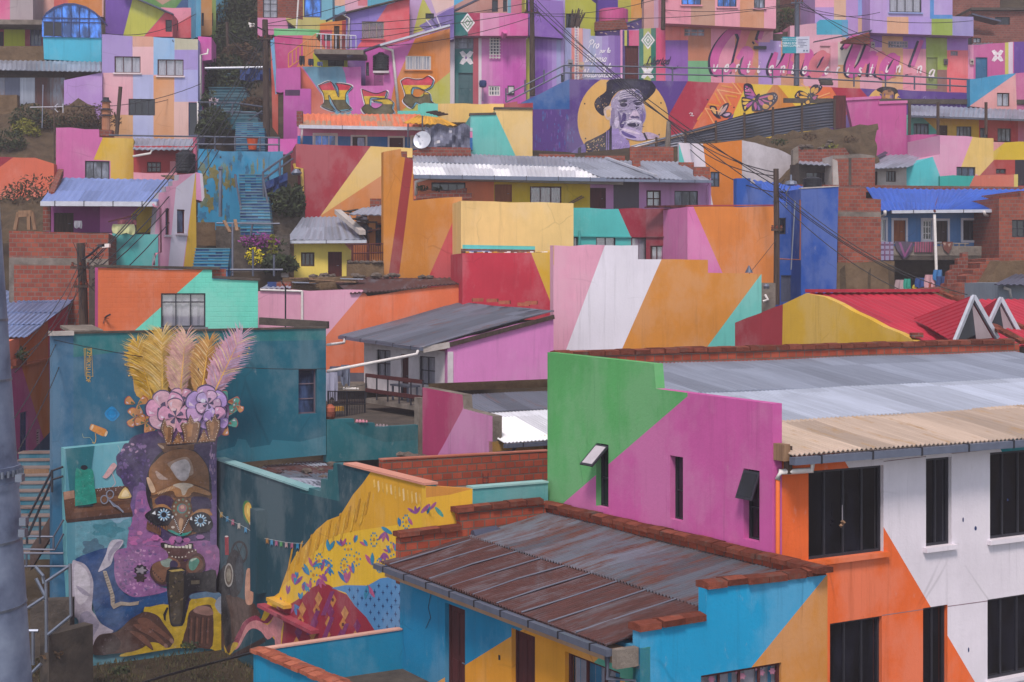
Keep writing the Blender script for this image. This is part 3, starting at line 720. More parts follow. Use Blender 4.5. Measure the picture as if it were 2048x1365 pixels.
for a,b in ((0,0),):
    br,dk='#7a5232','#2a1c20'
    cr=[z1("970,1168 945,1080 915,1010 930,960 950,900 975,985 1000,975 1035,1000 1030,1060 1015,1165"),z1("1145,1155 1140,1060 1112,980 1130,950 1170,955 1205,875 1240,945 1275,935 1302,960 1295,1000 1262,1145"),
          z1("1385,1130 1370,1040 1352,950 1385,920 1410,935 1438,855 1460,915 1488,930 1485,1000 1440,1135"),z1("1020,1165 1085,1035 1140,1150"),z1("1270,1145 1330,1015 1385,1130")]
    for q in cr:
        cx=sum(p[0] for p in q)/len(q); cy=sum(p[1] for p in q)/len(q)
        it += [(dk,[(cx+(x-cx)*1.1,cy+(y-cy)*1.06) for x,y in q]),(br,q),('#9a6d44',[(cx+(x-cx)*.35-2,cy+(y-cy)*.6) for x,y in q])]
        for i in range(len(q)):
            for f in (.2,.5,.8):
                x=q[i][0]+(q[(i+1) % len(q)][0]-q[i][0])*f; y=q[i][1]+(q[(i+1) % len(q)][1]-q[i][1])*f
                it.append(('#d0c0b0',ell(cx+(x-cx)*.84,cy+(y-cy)*.88,.8,.8,6)))
    it.append((dk,z1("968,1162 1440,1128 1435,1140 975,1178")))
it += [('#1583bf',smooth(z1("575,825 640,880 650,915 600,970 560,970 510,925 508,880"),4)),('#1a74ae',smooth(z1("575,850 625,890 620,930 580,955 530,915 530,885"),4)),('#1583bf',smooth(z1("575,858 618,892 613,926 580,948 536,914 536,888"),4))]
it += [('#c57f3c',smooth(z1("365,1005 395,1010 510,1055 522,1080 500,1120 470,1122 360,1065 350,1040"),3)),('#d8b898',ell(184,855,2.5,6,10,.4)),('#d8b898',ell(212,868,2.5,6,10,.4))]
for x,y in z1("742,348 692,402 735,512 1528,170 1802,220 1790,275 1705,300"): it.append(('#d0a850',ell(x,y,1.7,1.7,8)))
it += [('#10303c',ell(375,736,1.2,3,8))]
decals('mural_pattern',mural,ML,it)
st=[('#c89a50',z1("405,1095 412,1150 400,1195 375,1190"),1.2),('#9aa080',z1("275,1100 290,1140 350,1140 380,1180 405,1195"),.8)]
st += [('#c89c3c',z1("292,235 305,520"),.9),('#c89c3c',z1("305,235 318,520"),.8),('#c89c3c',z1("367,240 382,525"),.9),('#c89c3c',z1("292,238 375,238"),.7),('#c89c3c',z1("310,520 385,522"),.7)]
strokes('painted_line',mural,ML,st,.012)
# the painters' signature runs down between its two rules
text(mural,ML,'YZMIKYU-LIOF',174,697,8.5,'#d0a238',.012,'LEFT',-math.pi/2-.03,'signature',.85)
# ---- mural paint, lower part
it=[]
it += [('#5d93a4',[(150,1000),(262,988),(262,1120),(150,1130)]),('#3f7f90',blob(215,1060,30,14,5,.2)),('#7fa2b8',blob(235,1035,20,10,4,.2)),('#4a6e84',blob(185,1095,20,16,5,.2))]
it += [('#3c2a26',[(130,1038),(285,1018),(285,1032),(134,1046)]),('#5a3a2a',[(126,985),(285,968),(285,1022),(131,1040)]),('#7a5236',[(148,998),(285,988),(285,998),(148,1010)]),('#6a452f',[(148,1018),(285,1006),(285,1012),(148,1026)]),('#a07a66',[(127,984),(148,981),(149,996),(128,1000)])]
# purple hair: big clouds then curls
hair,hair2,pk,pk2='#43355f','#6a5288','#8d5c92','#b0659c'
it += [(hair,blob(268,930,36,46,9,.06)),(hair,smooth([(255,890),(290,866),(330,862),(428,862),(432,920),(432,1200),(425,1260),(390,1250),(330,1150),(262,1000)],4)),
       (hair2,blob(282,1010,20,45,8,.08)),(pk,smooth([(275,985),(300,990),(305,1040),(330,1085),(430,1085),(432,1160),(400,1170),(290,1170),(255,1130),(256,1070),(268,1030)],4)),
       (hair2,[(418,920),(433,915),(433,1090),(420,1090)])]
rr=random.Random(3)
for i in range(120):
    x,y=rr.uniform(238,300),rr.uniform(876,978)
    if ((x-268)/34) ** 2+((y-928)/44) ** 2<1: it.append((rr.choice((hair2,'#54447a','#352a4e','#3c305a')) if y>905 else rr.choice(('#b493b4','#8a70a0',hair2)),ell(x,y,rr.uniform(1.5,5),rr.uniform(1.5,4),9,rr.uniform(0,3))))
for i in range(150):
    x,y=rr.uniform(258,432),rr.uniform(1000,1165)
    if inpoly(x,y,[(272,990),(302,990),(306,1050),(330,1088),(432,1088),(432,1165),(290,1165),(256,1130),(262,1050)]): it.append((rr.choice((pk2,pk,hair2,'#9d5f9c','#c27aa8','#7d5590')),blob(x,y,rr.uniform(2,7),rr.uniform(2,6),5,.15,15)))
for i in range(40): it.append((rr.choice((hair2,'#8a70a0','#b493b4')),ell(rr.uniform(418,430),rr.uniform(870,1000),1.6,4,8)))
# forehead, brow, mask
b1,b2,b3,dk='#8a5c34','#a8784c','#5a3a24','#1c1520'
it += [(dk,ell(357,975,66,84,40)),(b1,smooth(z2("930,440 1000,330 1100,245 1250,200 1400,225 1500,320 1555,440 1565,700 1560,1000 1380,1100 1260,1110 1120,1060 1000,950 960,700"),4))]
it += [('#6e4a2e',z2("1430,1130 1300,1090 1010,185 1140,180 1190,195 1420,170 1400,220 1150,215 1080,235 1020,160"[0:0] or "1020,140 1410,120 1400,215 1250,190 1090,240")),('#c0a89a',z2("1150,135 1420,125 1415,150 1160,165")),('#b59a86',smooth(z2("1020,150 1080,170 1090,200 1060,190"),3))]
it += [('#c4b2ae',smooth(z2("1150,380 1200,330 1320,300 1375,380 1360,470 1310,535 1240,520 1180,440"),4)),('#a98c78',smooth(z2("1130,380 1190,320 1330,285 1390,380 1372,480"),3)),('#cfc4c4',smooth(z2("1160,385 1205,340 1315,310 1365,380 1350,465 1305,520 1245,510 1190,440"),4)),('#b59c90',smooth(z2("1000,430 1040,450 1090,490 1130,520 1050,520 1015,490"),4))]
it += [(b3,smooth(z2("955,690 1040,640 1180,575 1290,560 1400,570 1570,640 1580,740 1400,700 1360,720 1210,720 1100,690 960,720"),3)),(b2,smooth(z2("970,680 1180,580 1290,570 1390,580 1560,650 1560,690 1400,650 1350,700 1220,700 1180,640 1060,660"),3)),('#cbbaa8',smooth(z2("1180,580 1290,555 1400,580 1340,620 1310,680 1280,680 1260,620"),3))]
for i in range(12):
    x=1020+i*15; y=655-i*6; it.append(('#c7a98a',z2(f"{x},{y} {x+6},{y-3} {x+14},{y+24} {x+8},{y+27}")))
it += [('#c9a98c',smooth(z2("905,510 930,500 970,560 1000,640 960,660 930,600"),3)),('#3f2a4a',smooth(z2("990,740 1060,690 1150,700 1200,760 1180,860 1120,790 1020,790"),3)),('#33254c',smooth(z2("1370,720 1450,700 1560,720 1585,820 1500,830 1400,880"),3))]
it += [(b2,smooth(z2("980,820 1010,790 1090,780 1160,830 1190,900 1150,860 1050,815"),3)),(b2,smooth(z2("1370,900 1440,840 1520,830 1580,860 1590,900 1480,860"),3))]
for cx,cy,ex in ((1085,890,0),(1470,950,1)):
    cx,cy=z2(f"{cx},{cy}")[0]; it += [('#120f1c',smooth([(cx-38,cy+2),(cx-20,cy-12),(cx,cy-15),(cx+20,cy-5),(cx+24,cy+12),(cx+5,cy+22),(cx-20,cy+18)],4) if not ex else smooth([(cx-22,cy+4),(cx-12,cy-13),(cx+8,cy-16),(cx+22,cy-4),(cx+24,cy+14),(cx+6,cy+24),(cx-14,cy+22)],4))]
    for i in range(14):
        a=-2.4+i*.36 if False else .2+i*.21; x0,y0=cx+math.cos(a)*18-4,cy+8+math.sin(a)*8; it.append(('#120f1c',[(x0-2,y0),(x0+2,y0),(x0+math.cos(a)*12-2,y0+12+3*(i % 2))]))
    it += [('#e0e4ec',[(cx-24,cy-2),(cx-17,cy-8),(cx-16,cy)]),('#d0d4e0',[(cx+16,cy+2),(cx+21,cy+2),(cx+16,cy+9)]),('#1a2038',ell(cx,cy,14,14))]
    for i in range(12):
        a=math.pi*2*i/12; it.append(('#a6cbe2' if i % 2 else '#d5e4ee',ell(cx+9.6*math.cos(a),cy+9.6*math.sin(a),3.6,1.5,8,a)))
    it += [('#7fb0d8',ell(cx,cy,7.4,7.4)),('#14121c',ell(cx,cy,5.6,5.6))]
cx,cy=z2("1275,825")[0]; it += [(b3,ell(cx,cy,21,24)),('#74523c',ell(cx,cy,18,21))]
for i in range(13):
    a=2*math.pi*i/13; it.append(('#a9a49a' if i % 2 else '#58806e',ell(cx+16*math.cos(a),cy+18*math.sin(a),2.2,2.2,8)))
it += [('#3c8a86',ell(cx,cy,10,10)),('#9a6a72',ell(cx+1,cy-.5,8,8)),('#c49a88',ell(cx+1,cy-3,4,3.5))]
it += [('#6a4a38',smooth(z2("1190,920 1130,1010 1120,1050 1250,1080 1380,1060 1360,1000 1330,930 1270,900"),3)),('#2b8c82',smooth(z2("1120,1050 1180,1055 1240,1085 1330,1075 1375,1060 1330,1100 1260,1115 1190,1090"),3)),('#b08a6a',smooth(z2("1250,930 1290,940 1275,1020 1262,1080 1240,1010"),3)),('#c8bdb4',ell(*z2("1180,1020")[0],3.5,2.5)),(dk,z2("1180,920 1205,930 1262,1085 1335,925 1360,930 1262,1110"))]
for i in range(9):
    it += [('#e0dcdc',ell(*z2(f"{1196+i*7.3},{938+i*18}")[0],1.1,1.1,7)),('#e0dcdc',ell(*z2(f"{1342-i*8.6},{938+i*17}")[0],1.1,1.1,7))]
for i in range(7): it.append(('#6a4434',z2(f"{910+i*22},{960+i*12} {925+i*22},{960+i*12} {930+i*20},{1060+i*8} {900+i*22},{1040+i*10}")))
for i in range(30):
    x,y=rr.uniform(262,428),rr.uniform(1072,1098); it.append((rr.choice((pk2,'#b865a2',pk)),blob(x,y,rr.uniform(5,10),rr.uniform(4,7),6,.12,18)))
# mouth
it += [(dk,smooth(z2("1050,1190 1085,1180 1160,1205 1260,1225 1350,1190 1390,1190 1380,1250 1300,1260 1150,1262 1070,1240"),3))]
for i in range(8):
    x=1090+i*36; y=1198+22*math.sin(i/7*math.pi); it.append(('#ddd8cc',z2(f"{x},{y} {x+31},{y+3} {x+30},{y+44} {x+5},{y+46}")))
it += [('#5a3c3a',smooth(z3("930,90 960,70 1220,80 1270,110 1260,150 1160,180 1040,170 960,140"),3)),('#4a2f2c',smooth(z3("830,240 900,150 1000,130 1120,160 1160,200 1260,120 1330,160 1340,260 1280,320 1180,320 1100,260 1000,330 980,410 900,400 840,330"),4)),
       ('#7a5440',smooth(z3("850,240 910,170 1000,150 1090,190 1110,250 1000,280 960,390 880,360"),4)),('#8a9a92',smooth(z3("930,190 1000,170 1040,190 1010,250 950,240"),3)),('#6a4636',smooth(z3("1170,230 1250,150 1310,180 1320,250 1260,300 1190,300"),4)),('#4f8a7c',smooth(z3("1200,190 1260,165 1290,200 1240,280 1195,260"),4)),('#a8c4b4',smooth(z3("1210,180 1265,165 1255,180 1215,200"),3)),('#3a3050',smooth(z3("1020,200 1060,190 1090,220 1080,250 1020,270"),3))]
for i in range(11): it.append(('#c8c0b8',ell(*z3(f"{945+i*31},{92+38*math.sin(i/10*math.pi)+ (30 if 2<i<8 else 0)}")[0],1.6,1.6,8)))
for i in range(8): it.append(('#2a1c1c',ell(*z3(f"{842+i*17},{270+i*18}")[0],1.5,1.5,7)))
# shirt, sleeve, cloth, hair at the shoulder, hands
it += [('#123f77',smooth(z3("150,165 430,70 500,120 520,330 560,450 640,520 780,500 1000,480 1000,600 800,620 740,680 540,830 460,850 330,700 290,520 300,400 260,260 180,210"),4)),('#17497f',smooth(z3("300,560 480,640 720,560 980,520 990,590 800,610 560,760 480,800 350,690"),4)),
       ('#a8a0b0',smooth(z3("105,215 150,195 240,240 300,370 300,500 290,640 320,690 370,770 450,820 490,850 400,900 310,960 290,1050 190,1050 170,860 160,740 115,690 100,500"),4)),('#8e889e',smooth(z3("180,700 250,660 300,700 360,780 300,900 240,1040 200,1040 190,860"),4)),('#c0bac6',smooth(z3("130,230 220,260 270,370 260,520 180,600 130,500"),4)),('#9a93a6',smooth(z3("140,420 220,460 280,520 200,500"),3)),
       (pk,smooth(z3("520,90 900,60 1000,160 860,220 830,330 900,420 1000,460 900,500 700,530 600,490 530,420 500,320 500,200"),4))]
for i in range(190):
    x,y=rr.uniform(500,1000),rr.uniform(90,520); px_,py_=z3(f"{x},{y}")[0]
    if inpoly(x,y,[(510,100),(900,80),(960,160),(840,230),(830,330),(900,420),(990,450),(900,490),(700,515),(600,480),(530,410),(505,320)]): it.append((rr.choice((hair2,'#a77ba8','#8a6694','#b98ab4','#6a5080')),blob(px_,py_,rr.uniform(1.2,4),rr.uniform(1.2,3.5),5,.18,12,rr.random()*6)))
it += [('#231c28',blob(*z3("745,280")[0],13,11,9,.1)),('#8c8490',blob(*z3("745,280")[0],9,6,5,.3)),('#3a2a30',blob(*z3("740,350")[0],11,8,6,.2)),('#b9b3c2',smooth(z3("480,0 580,0 560,60 500,120 470,220 420,260 350,295 370,240 420,130 440,60"),4)),('#938da2',smooth(z3("520,20 570,10 540,70 480,130 450,200 440,130"),3))]
it += [('#a89a8c',[z3(p)[0] for p in ("390,285","425,285","470,420","500,520","500,590","560,570","640,580","730,565","720,600","640,610","560,605","490,640","465,600","460,500","430,420")])]
for i in range(12):
    x=408+i*7.5; y=300+i*24
    it.append(('#6f6258',z3(f"{x-16},{y+8} {x+16},{y-4} {x+17},{y+2} {x-15},{y+14}")))
yl,yl2='#b89a1e','#8c7418'
it += [(yl,smooth(z3("770,650 830,620 1000,600 1060,760 1120,800 1150,750 1180,640 1220,540 1380,470 1500,520 1520,680 1500,760 1540,1000 1480,1075 1400,1010 1120,1000 900,1030 600,1080 560,1060 800,950"),3)),('#4f6e8c',smooth(z3("1200,540 1220,500 1390,475 1500,510 1520,680 1480,600 1400,530 1260,545"),3)),('#8d94a4',smooth(z3("1430,600 1490,520 1520,660 1490,690"),3))]
h1,h2,h3='#4b3129','#6a4638','#33221f'
it += [(h1,smooth(z3("740,680 800,665 900,700 960,780 1050,910 1040,960 1000,1000 920,960 830,950 760,1000 640,1040 420,1060 310,1060 300,980 360,880 520,850 640,740"),4)),(h3,smooth(z3("300,980 360,890 480,870 560,960 480,1050 310,1065"),4))]
for q in ("720,740 800,730 900,800 980,870 1050,930 1020,950 940,890 840,830 740,790","680,790 780,800 880,870 960,950 980,990 930,970 840,900 740,850","640,850 740,870 830,950 860,1020 820,1000 720,920"): it += [(h3,smooth(z3(q),3)),(h2,smooth([(x-1,y-1.6) for x,y in z3(q)],3))]
it += [('#8a6a60',ell(*z3("1030,935")[0],4,6,10,-.6)),('#8a6a60',ell(*z3("975,980")[0],4,5,10,-.6)),(h1,smooth(z3("1190,680 1250,630 1340,600 1410,640 1410,980 1300,1000 1150,980 1140,900 1170,800"),3)),('#8c6a62',smooth(z3("1230,660 1280,610 1380,620 1420,680 1380,700 1300,690"),3))]
for i in range(4): it += [(h3,z3(f"{1190+i*55},{700+i*6} {1200+i*55},{700+i*6} {1190+i*55},{960} {1178+i*55},{960}")),(h2,z3(f"{1210+i*52},{720} {1225+i*52},{720} {1215+i*52},{960} {1195+i*52},{960}"))]
# the sewing machine
mk,mk2='#14121a','#2b2a36'
it += [(mk,smooth(z3("1150,330 1300,300 1440,280 1440,470 1500,480 1425,490 1300,470 1200,500 1160,560"),3)),(mk,smooth(z3("985,280 1130,260 1165,300 1165,500 1150,760 1080,800 1020,780 1000,600"),3)),('#3d3426',smooth(z3("1010,300 1110,290 1140,330 1140,500 1125,740 1080,775 1030,755 1015,600"),3)),('#5a5244',z3("1210,375 1290,370 1290,405 1210,410"))]
for i in range(16): it.append((rr.choice(('#77684a','#1d1a1c','#6a5a3c')),ell(*z3(f"{rr.uniform(1025,1125)},{rr.uniform(310,740)}")[0],rr.uniform(1.5,4.5),rr.uniform(1,2.5),9,rr.random()*3)))
it += [('#b09a58',z3("1000,280 1120,265 1150,280 1120,285 1030,295")),(mk,z3("950,690 985,620 1000,630 975,700 975,750 960,740"))]
decals('mural_pattern',mural,ML2,it,.004,.0012)
st=[('#b09a58',z3("1132,285 1165,380 1165,450 1145,560"),1.2)]
for x,y in ((174,1140),(190,1180),(166,1210),(300,1160),(200,1240)): st.append(('#8a7f92',[(x,y),(x+9,y+6),(x+14,y+18),(x+26,y+22)],1.0))
for x,y in ((1050,745),(1090,650),(1250,760)): st.append((yl2,z3(f"{x},{y-60} {x+30},{y-20} {x+20},{y+30}"),1.4))
strokes('painted_line',mural,ML2,st,.05)
# scissors, chalk, spool, green box on the painted shelf
it=[('#c59a9c',smooth(z2("455,480 520,380 560,345 590,370 580,400 510,490 470,510 440,490"),3)),('#1b8878',smooth(z2("160,430 210,415 310,410 345,440 360,600 380,740 360,770 180,795 155,770"),3)),('#1a1d2a',ell(*z2("250,395")[0],7,5)),('#123038',z2("180,798 350,775 340,800 190,812")),('#d3b474',smooth(z2("680,600 745,690 720,715 630,720 608,700"),3)),('#e0cba0',smooth(z2("680,625 725,690 640,700"),3))]
for i in range(22): it.append((rr.choice(('#3fa493','#117065')),ell(*z2(f"{rr.uniform(170,350)},{rr.uniform(480,720)}")[0],rr.uniform(.6,2),.8,6,rr.random()*3)))
for i in range(14): it.append(('#c4b4b8',ell(*z2(f"{rr.uniform(370,660)},{rr.uniform(590,640)}")[0],rr.uniform(.5,1.6),.8,6,rr.random()*3)))
decals('mural_pattern',mural,ML2,it,.034,.002)
ci=[]
for x,y in ((460,730),(520,675)): ci.append(('#7e8496',z2(" ".join(f"{x+37*math.cos(a*.4)},{y+42*math.sin(a*.4)}" for a in range(17))),2.2))
ci += [('#6a7083',z2("500,730 560,780 660,860"),3.6),('#8a90a2',z2("515,735 560,800 600,800 660,865"),2),('#c49a9c',z2("540,450 560,500 575,560 540,600"),1.1),('#a8b0b4',z2("600,160 620,200 610,240"),.8)]
strokes('painted_line',mural,ML2,ci,.045)
# ================================================================ the dark garden wall with the painted cloth
gw=thing('garden_wall','dark teal garden wall with painted yellow hill, bunting and checked red cloth','wall',DW.pt(3,1.6))
def z6(q): return S(q,400,925,3.102)
tl='#17414f'
wallmesh('wall',gw,DW,"430,920 617,983 618,976 641,983 642,958 655,960 656,940 666,942 667,926 690,931 852,972 852,1460 430,1346",tl,
         [('#1f5a63',"600,900 672,900 679,1003 600,985"),
          ('#d09a28',z6("1065,50 1010,130 950,200 870,330 790,360 720,420 660,500 590,580 540,670 490,810 420,860 385,960 370,1000 500,1140 1500,1300 1500,20")),
          ('#dcb02c',z6("1400,230 1330,280 1220,390 1000,420 850,450 760,500 690,580 620,680 520,760 480,830 420,870 385,960 500,1140 1500,1300 1500,150")),
          ('#8f2136',z6("480,890 560,880 640,830 690,780 750,748 800,760 860,800 910,820 960,890 1030,960 1085,1045 1085,1300 500,1300 505,1140 520,1000")),
          ('#4f86b8',z6("815,780 900,762 1040,765 1120,720 1250,702 1320,690 1500,690 1500,1300 1085,1300 1085,1045 1030,960 960,890 905,810"))],(),.25,side='#2a6068')
it=[]
# yellow hatching
for i in range(26):
    x0=540+i*30; y0=680-i*22+(40 if i % 2 else 0)
    if i<17: it.append(('#d8a738' if i % 2 else '#c08c26',z6(f"{x0},{y0} {x0+14},{y0-10} {x0+40},{y0-150} {x0+28},{y0-140}")))
for i in range(12): it.append((('#dcb460','#e0c28c','#d8aa4a')[i % 3],z6(f"{1075+i*26},{110+i*8} {1085+i*26},{105+i*8} {1090+i*26},{150+i*10+12*(i%3)} {1080+i*26},{160+i*9+20*(i%2)}")))
lf=('#8a4a8c','#b0557f','#2f86a8','#3a6fa8')
def sprig(x,y,s,seed):
    r=random.Random(seed); o=[]; t0=r.uniform(-.5,.5)+(math.pi if seed % 4==1 else 0)
    for a in (-.6,-.05,.5)[:2+seed % 2]:
        a += r.uniform(-.25,.25)+t0; L=s*r.uniform(.8,1.2); dx,dy=math.sin(a),-math.cos(a); w_=s*.16
        o.append((r.choice(lf),smooth([(x,y),(x+dx*L*.5-dy*w_,y+dy*L*.5+dx*w_),(x+dx*L,y+dy*L),(x+dx*L*.5+dy*w_,y+dy*L*.5-dx*w_)],3)))
    return o
for i,(x,y,s) in enumerate(((800,550,75),(770,600,70),(960,500,60),(885,520,55),(1040,520,60),(1150,430,60),(1240,400,60),(1340,320,60),(1320,390,60),(1140,560,60),(1070,640,80),(910,750,80),(955,690,60),(740,720,60),(790,740,65),(700,650,60),(680,700,70),(650,740,60),(690,780,50),(590,760,70),(545,820,55),(585,880,60),(625,850,55),(500,880,40),(645,800,45),(1040,760,80),(1160,690,75),(1220,560,60),(1185,560,50),(800,650,50),(600,720,50))):
    q=z6(f"{x},{y}")[0]; it += sprig(q[0],q[1],s/3.1,i)
for x,y,n in ((1115,640,11),(895,640,11),(740,610,11),(1080,480,10),(920,540,6),(975,600,7),(1280,370,10),(1190,540,7),(800,640,8),(705,700,5),(1245,510,7)):
    for i in range(n):
        a=2*math.pi*i/n; q=z6(f"{x+20*math.cos(a)},{y+42*math.sin(a)}")[0]; it.append(('#2f86a8',ell(q[0],q[1],1.6,2.3,8)))
    q=z6(f"{x},{y}")[0]; it.append(('#c88a2c',ell(q[0],q[1],2.6,3.4,10)))
for x,y,c,a in ((1400,287,'#a0568c',.8),(1485,308,'#4f9a8e',-.7),(1160,423,'#2f86a8',-1.0)):
    q=z6(f"{x},{y}")[0]; it.append((c,ell(q[0],q[1],4,13,14,a)))
# red check: diamonds and stripes
for i in range(9):
    for j in range(6):
        x,y=560+i*88-j*12,830+j*72+i*8; c=[(x,y-45),(x+24,y),(x,y+48),(x-24,y)]
        if all(inpoly(a,b,[tuple(p) for p in S("500,890 640,835 690,785 750,750 800,765 910,825 1030,965 1080,1045 1080,1250 520,1250 525,1000")]) for a,b in c):
            it.append(((('#b8763c','#7a2a5c','#c0824a')[(i+j) % 3]),z6(" ".join(f"{a},{b}" for a,b in c))))
            if (i+j) % 3==0: it.append(('#5a2a2a',ell(*z6(f"{x},{y}")[0],2.6,4,8)))
for k_ in range(7):
    x,y=720+(k_ % 4)*90,800+k_*40
    q=S(f"{x},{y-40} {x+26},{y-40} {x-30},{y+110} {x-60},{y+110}")
    if all(inpoly(a,b,S("500,890 640,835 690,785 750,750 800,765 910,825 1030,965 1080,1045 1080,1250 520,1250 525,1000")) for a,b in q): it.append(('#7d2f66',z6(q)))
for i in range(9):
    for j in range(9):
        x,y=850+i*52+(j % 2)*26,745+j*42+i*4
        if inpoly(x,y,S("850,790 1040,775 1250,712 1255,1040 1090,1040 1030,955 920,815")): q=z6(f"{x},{y}")[0]; it.append(('#1c3f72',[(q[0]-3.4,q[1]),(q[0]-1,q[1]-1),(q[0],q[1]-6),(q[0]+1,q[1]-1),(q[0]+3.4,q[1]+1),(q[0]+1,q[1]+1.5),(q[0],q[1]+6.5),(q[0]-1,q[1]+1.5)]))
# pink rag, wood base of the machine, teal below
it += [('#4a3026',z6("90,830 200,820 340,880 380,950 260,1050 190,1200 60,1080")),('#352320',z6("190,1195 400,1085 410,1110 200,1240")),('#c59078',smooth(z6("290,670 315,665 330,750 330,860 310,885 285,870 280,780"),3)),('#c88488',smooth(z6("265,1000 340,960 420,1010 470,930 480,890 515,960 515,1010 505,1050 500,1140 470,1140 460,1080 420,1100 380,1050 330,1030 290,1060 240,1150 210,1150"),3)),('#8c2c48',smooth(z6("280,985 350,950 400,985 460,900 470,930 420,1000 350,980 290,1010 240,1120 200,1150 220,1090"),3)),('#c0a02c',smooth(z6("150,1130 180,1190 205,1120 240,1130 170,1205"),3))]
# wheel, hand wheel, bobbin
it += [('#14121a',ell(*z6("245,560")[0],17,24)),('#1f4652',ell(*z6("245,560")[0],13,19.5)),('#14121a',ell(*z6("215,690")[0],18,48)),('#25303c',ell(*z6("245,690")[0],9,36)),('#14121a',z6("90,720 150,640 210,620 230,780 160,830 190,950 200,1110 240,1090 160,1150 130,960 90,800")),('#a8a4a0',ell(*z6("180,700")[0],9,24)),('#5a4a3a',ell(*z6("180,700")[0],7,20)),('#8f8878',ell(*z6("180,700")[0],5,14,9)),('#9a2233',z6("155,460 178,460 180,575 157,575")),('#d8d0d0',ell(*z6("166,460")[0],3.6,1.6))]
for i in range(6):
    a=i*math.pi/3; c=z6("245,560")[0]; it.append(('#14121a',[(c[0]-1,c[1]),(c[0]+1,c[1]),(c[0]+14*math.cos(a)+1,c[1]+20*math.sin(a)),(c[0]+14*math.cos(a)-1,c[1]+20*math.sin(a))]))
# paint brush with a flame tip
it += [('#3c7a3c',ell(*z6("298,310")[0],10,24,20,-.15)),('#d8a838',smooth(z6("298,248 318,270 325,350 315,385 295,360 278,320 278,270"),3)),('#e8c860',smooth(z6("296,265 308,290 308,340 290,310"),3)),('#1a1a20',z6("300,385 325,370 340,420 362,545 335,480 312,420")),('#c8c0b0',z6("305,375 324,365 327,378 310,390"))]
decals('wall_pattern',gw,DW,it,.004,.0005)
st=[('#a8b0b0',z6("100,240 140,320 200,360 300,410 370,460 460,480 560,498 650,502"),.9)]
fl=[]
for i,(x,y,c) in enumerate(((138,308,'#b08a3c'),(175,335,'#2f86b4'),(210,355,'#b0607c'),(248,378,'#c0b8b0'),(290,402,'#2f86b4'),(370,462,'#5a9a4c'),(423,470,'#b07a3c'),(452,480,'#2f86b4'),(480,484,'#a0507c'),(510,490,'#4f9a5c'),(542,494,'#b8989c'),(577,498,'#b0607c'),(612,502,'#2f86b4'))): fl.append((c,z6(f"{x-8},{y} {x+8},{y} {x+8},{y+38} {x},{y+26} {x-8},{y+38}")))
decals('wall_pattern',gw,DW,fl,.03); strokes('painted_line',gw,DW,st,.036)
mb=MB()
for a,b in (((430,919),(617,982)),((690,930),(852,971))):
    p,q=DW.pp(*a,.04),DW.pp(*b,.04); mb.box(p,q-p,-v3(DW.n)*.33,Z*.05,'#7aa4a8' if a[0]<500 else '#c98a78')
mb.build('cap',gw)
# steps and piers that stand out of the wall
for x,y0,y1,h,dpt in ((395,1155,1240,.5,.35),): pass
mb=MB(); p=DW.pp(524,1010,0); mb.box(DW.pp(518,1180,.25),v3(DW.U)*.5,-v3(DW.n)*.3,Z*2.2,tl); mb.build('pier',gw)
for i,(x,y) in enumerate(((548,1192),(530,1205),(570,1225))):
    mb=MB(); p=DW.pp(x,y+8,.22); mb.box(p,v3(DW.U)*(1.2+i*.5),-v3(DW.n)*.22,Z*.09,('#d0a038','#a04454','#963a4a')[i]); mb.build('ledge',gw)
# yellow corner and teal strip towards the large building
YW=W(0,0,D2,tuple(DW.pt(DW.u(852),0)[:2])).shift(.008)
root=thing('terrace_wall','yellow and pale teal terrace wall in front of the brick wall','wall',YW.pt(0,2))
wallmesh('wall',root,YW,"852,972 945,978 1096,966 1096,1200 852,1200",'#dcab34',[('#4f9498',"945,960 1100,950 1100,1250 945,1250"),('#c98a3c',"850,960 945,960 945,978 900,990 850,996")],(),.2)
decals('wall_pattern',root,YW,[('#a0568c',ell(866,1012,3,10,12,.7)),('#4f9a8e',ell(878,1024,4,10,12,-.7)),('#2f86a8',ell(857,1020,2.5,9,12,.3))])
mb=MB(); p,q=YW.pp(945,978,.03),YW.pp(1096,966,.03); mb.box(p,q-p,-v3(YW.n)*.3,Z*.04,'#8ab4b4'); mb.build('cap',root)
mb=MB(); p=YW.pt(.3,ZC-4.97,-.25); mb.box(p,U2*2.9,-v3(YW.n)*3.6,Z*.1,'concrete'); mb.build('terrace_slab',root)
K=W(1095,37.5,D2)
root=thing('brick_wall','long low wall of red hollow bricks on the terrace beside the green gable','wall',K.pp(920,985))
wallmesh('wall',root,K,"765,921 1100,903 1100,1020 765,1040",'brickr',(),(),.2,side='brickr')
mb=MB(); a,b=K.pp(765,921,.02),K.pp(1100,903,.02); mb.box(a,b-a,-v3(K.n)*.24,Z*.03,'#a8604a'); mb.build('cap',root)
mb=MB(); p=P(966,974,35.4)
for dx,dy in ((0,0),(.12,0),(0,.12),(.12,.12)): mb.tube([p+V((dx,dy,0)),p+V((dx,dy,.3+random.uniform(-.04,.04)))],.008,'woodr',5)
for h in (.08,.2): mb.tube([p+V((0,0,h)),p+V((.12,0,h)),p+V((.12,.12,h)),p+V((0,.12,h)),p+V((0,0,h))],.006,'woodr',5)
single(mb,'rebar_cage','little rusty rebar stub standing on the grey terrace floor','rebar')
